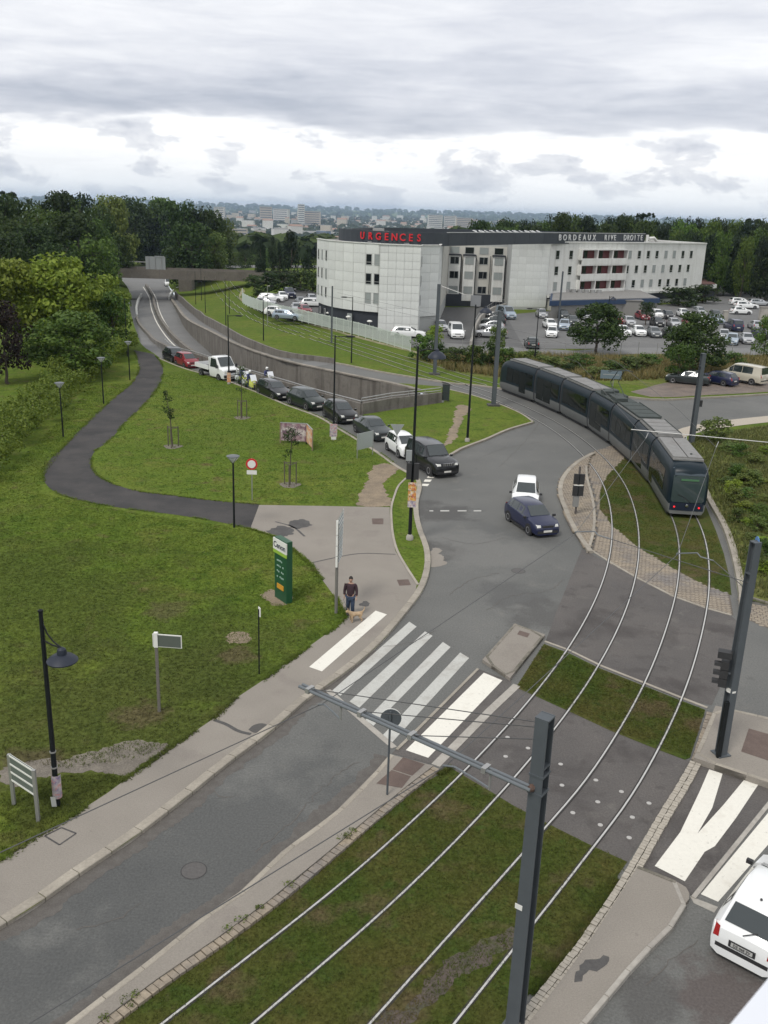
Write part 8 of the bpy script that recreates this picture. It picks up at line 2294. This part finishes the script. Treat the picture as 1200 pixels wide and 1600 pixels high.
# ================================================================== far city, woods and haze
CITYM = [mat('city_white', (.52, .51, .48), .8), mat('city_cream', (.42, .37, .31), .8), mat('city_grey', (.28, .28, .28), .8), mat('city_roof', (.26, .17, .125), .85), mat('city_blue', (.12, .17, .25), .7)]
CITYWIN = mat('city_window_band', (.10, .11, .13), .4)
rngC = random.Random(12)
def far_pos(px, dist):
    q = W(px, 420, 0); d = Vector((q.x, q.y, 0)).normalized() * dist
    d.z = zt(d.x, d.y) - .5; return d
def far_block(px, dist, w, dep, h, m, label, group, bands=0, roof=False, rz=None):
    p = far_pos(px, dist)
    t = thing('city_building', label, 'building', p, rngC.uniform(-.5, .5) if rz is None else rz, group)
    MB().box((0, 0, h / 2), (w, dep, h)).build('wall', m, t)
    if roof:
        MB().loft([[Vector((-w / 2 - .4, -dep / 2 - .4, h)), Vector((w / 2 + .4, -dep / 2 - .4, h)), Vector((w / 2 + .4, dep / 2 + .4, h)), Vector((-w / 2 - .4, dep / 2 + .4, h))], [Vector((-w / 2, -.2, h + dep * .22)), Vector((w / 2, -.2, h + dep * .22)), Vector((w / 2, .2, h + dep * .22)), Vector((-w / 2, .2, h + dep * .22))]]).build('roof', CITYM[3], t)
    else: MB().box((0, 0, h + .4), (w * 1.01, dep * 1.01, .8)).build('roof', CITYM[2], t)
    for k in range(bands):
        MB().box((0, -dep / 2 - .1, h * (k + .55) / bands), (w * .92, .3, h / bands * .42)).build('window_band', CITYWIN, t)
    return t
far_block(676, 3000, 44, 16, 54, CITYM[0], 'left slab of the white tower blocks above the hospital roof', 'white tower blocks', 10, rz=.1)
far_block(699, 3050, 36, 16, 52, CITYM[0], 'middle slab of the white tower blocks above the hospital roof', 'white tower blocks', 10, rz=-.1)
far_block(721, 3100, 52, 16, 48, CITYM[1], 'right slab of the pale tower blocks above the hospital roof', 'white tower blocks', 9, rz=.1)
far_block(376, 1500, 22, 16, 34, CITYM[1], 'cream tower block beside the left-hand wood', 'pale towers', 8, rz=.1)
far_block(345, 2600, 26, 20, 62, CITYM[0], 'white tower just right of the left-hand wood', 'pale towers', 12)
far_block(470, 3300, 22, 18, 78, CITYM[0], 'slim white tower in the middle of the city', 'pale towers', 12)
far_block(482, 3350, 80, 20, 56, CITYM[1], 'wide cream block beside the slim white tower', 'pale towers', 8, rz=.05)
far_block(416, 3600, 44, 20, 66, CITYM[1], 'cream block on the left of the city', 'pale towers', 8)
far_block(440, 3700, 60, 20, 60, CITYM[0], 'white block left of the slim tower', 'pale towers', 8)
far_block(505, 1900, 22, 18, 26, CITYM[4], 'blue building at the lower edge of the city', 'pale towers', 4)
far_block(500, 2250, 110, 30, 16, CITYM[0], 'long low white hall at the lower edge of the city', 'pale towers', 2)
far_block(450, 2300, 100, 30, 14, CITYM[0], 'long low pale hall left of the blue building', 'pale towers', 2)
far_block(660, 1500, 70, 26, 22, CITYM[0], 'flat pale building just above the hospital roof', 'pale towers', 3, rz=0)
for k in range(230):
    px = rngC.uniform(330, 800); dist = 1900 + 5200 * rngC.random() ** 1.3
    near = dist < 2600
    w = rngC.uniform(9, 26) * (1 + dist / 8000); h = rngC.choice((6, 7, 8, 9, 10, 12, 16, 22)) * (1 + dist / 9000)
    far_block(px, dist, w, rngC.uniform(12, 26), h, CITYM[rngC.choice((0, 0, 0, 1, 1, 2))], 'small pale building in the hazy city on the plain', 'buildings of the far city', 0, rngC.random() < .45)
# the smaller houses that cannot be picked apart
def house_mass(n, seed):
    rng = random.Random(seed); mb = MB()
    for _ in range(n):
        px = rng.uniform(325, 830); dist = 1700 + 6300 * rng.random() ** 1.1
        p = far_pos(px, dist); w = rng.uniform(6, 16) * (1 + dist / 9000); d_ = rng.uniform(6, 12); h = rng.uniform(4, 9) * (1 + dist / 9000)
        mb.box((p.x, p.y, p.z + h / 2), (w, d_, h), rng.uniform(0, 3))
    m = bpy.data.materials.new('far_houses'); m.use_nodes = True
    nd, lk = m.node_tree.nodes, m.node_tree.links
    g = nd.new('ShaderNodeNewGeometry'); r = nd.new('ShaderNodeValToRGB'); r.color_ramp.interpolation = 'CONSTANT'
    e = r.color_ramp.elements
    for k, (po, c) in enumerate([(0, (.62, .61, .58)), (.3, (.48, .43, .36)), (.5, (.70, .70, .69)), (.68, (.30, .20, .15)), (.8, (.36, .36, .36)), (.93, (.16, .19, .24))]):
        if k > 1: e.new(po)
        e[k].position = po; e[k].color = (*c, 1)
    lk.new(g.outputs['Random Per Island'], r.inputs[0]); lk.new(r.outputs[0], nd['Principled BSDF'].inputs['Base Color']); nd['Principled BSDF'].inputs['Roughness'].default_value = .8
    return tag(mb.build('far_houses', m), 'mass of tiny houses of the far city on the plain', 'houses', None, 'stuff')
house_mass(2600, 5)
# woods on the plain: one mass of leafy clumps
def far_wood(n, d0, d1, px0, px1, size, name, label, leafk, seed):
    rng = random.Random(seed); vs, fs = [], []
    for _ in range(n):
        px = rng.uniform(px0, px1); dist = d0 * (d1 / d0) ** rng.random()
        p = far_pos(px, dist); s = size * rng.uniform(.6, 1.4) * (1 + dist / 4000)
        for _k in range(12):
            th = rng.uniform(0, 6.283); ph = rng.uniform(.1, 1.5)
            nrm = Vector((math.cos(th) * math.cos(ph), math.sin(th) * math.cos(ph), math.sin(ph)))
            c = p + Vector((nrm.x * s, nrm.y * s, s * .7 + nrm.z * s * .8)) * .9
            a = nrm.cross(Vector((rng.uniform(-1, 1), rng.uniform(-1, 1), .3))).normalized(); b = nrm.cross(a)
            k = s * rng.uniform(.35, .6); o = len(vs)
            vs += [c - a * k, c - b * k, c + a * k, c + b * k]; fs.append((o, o + 1, o + 2, o + 3))
    me = bpy.data.meshes.new(name); me.from_pydata([tuple(v) for v in vs], [], fs); me.update(); me.materials.append(LEAF[leafk])
    return tag(put(name, me), label, 'wood', None, 'stuff')
far_wood(1500, 420, 1900, 300, 800, 6, 'valley_wood', 'dark woodland on the valley floor below the city', 'dark', 1)
far_wood(2200, 1900, 7500, 300, 860, 6, 'city_trees', 'trees among the buildings of the far city', 'dark', 2)
far_wood(1600, 7500, 11500, 0, 1200, 7, 'far_hills_wood', 'wooded hills along the horizon', 'dark', 3)
struct(MB().box((0, 0, 0), (1, 1, 1)).build('dummy', GALV)) if False else None
# haze
hz = MB(); hz.box((0, 5800, 6), (30000, 15600, 120))
HZ = bpy.data.materials.new('haze_air'); HZ.use_nodes = True
nt = HZ.node_tree; nt.nodes.clear()
pv = nt.nodes.new('ShaderNodeVolumePrincipled'); pv.inputs['Color'].default_value = (.62, .79, 1.0, 1); pv.inputs['Density'].default_value = 0.00008; pv.inputs['Anisotropy'].default_value = .2
HZ.cycles.homogeneous_volume = True
om = nt.nodes.new('ShaderNodeOutputMaterial'); nt.links.new(pv.outputs[0], om.inputs['Volume'])
hazeo = hz.build('haze', HZ); tag(hazeo, None, None, None, 'stuff'); hazeo['label'] = 'thin bluish haze over the plain'
bpy.data.scenes.remove(SCRATCH)
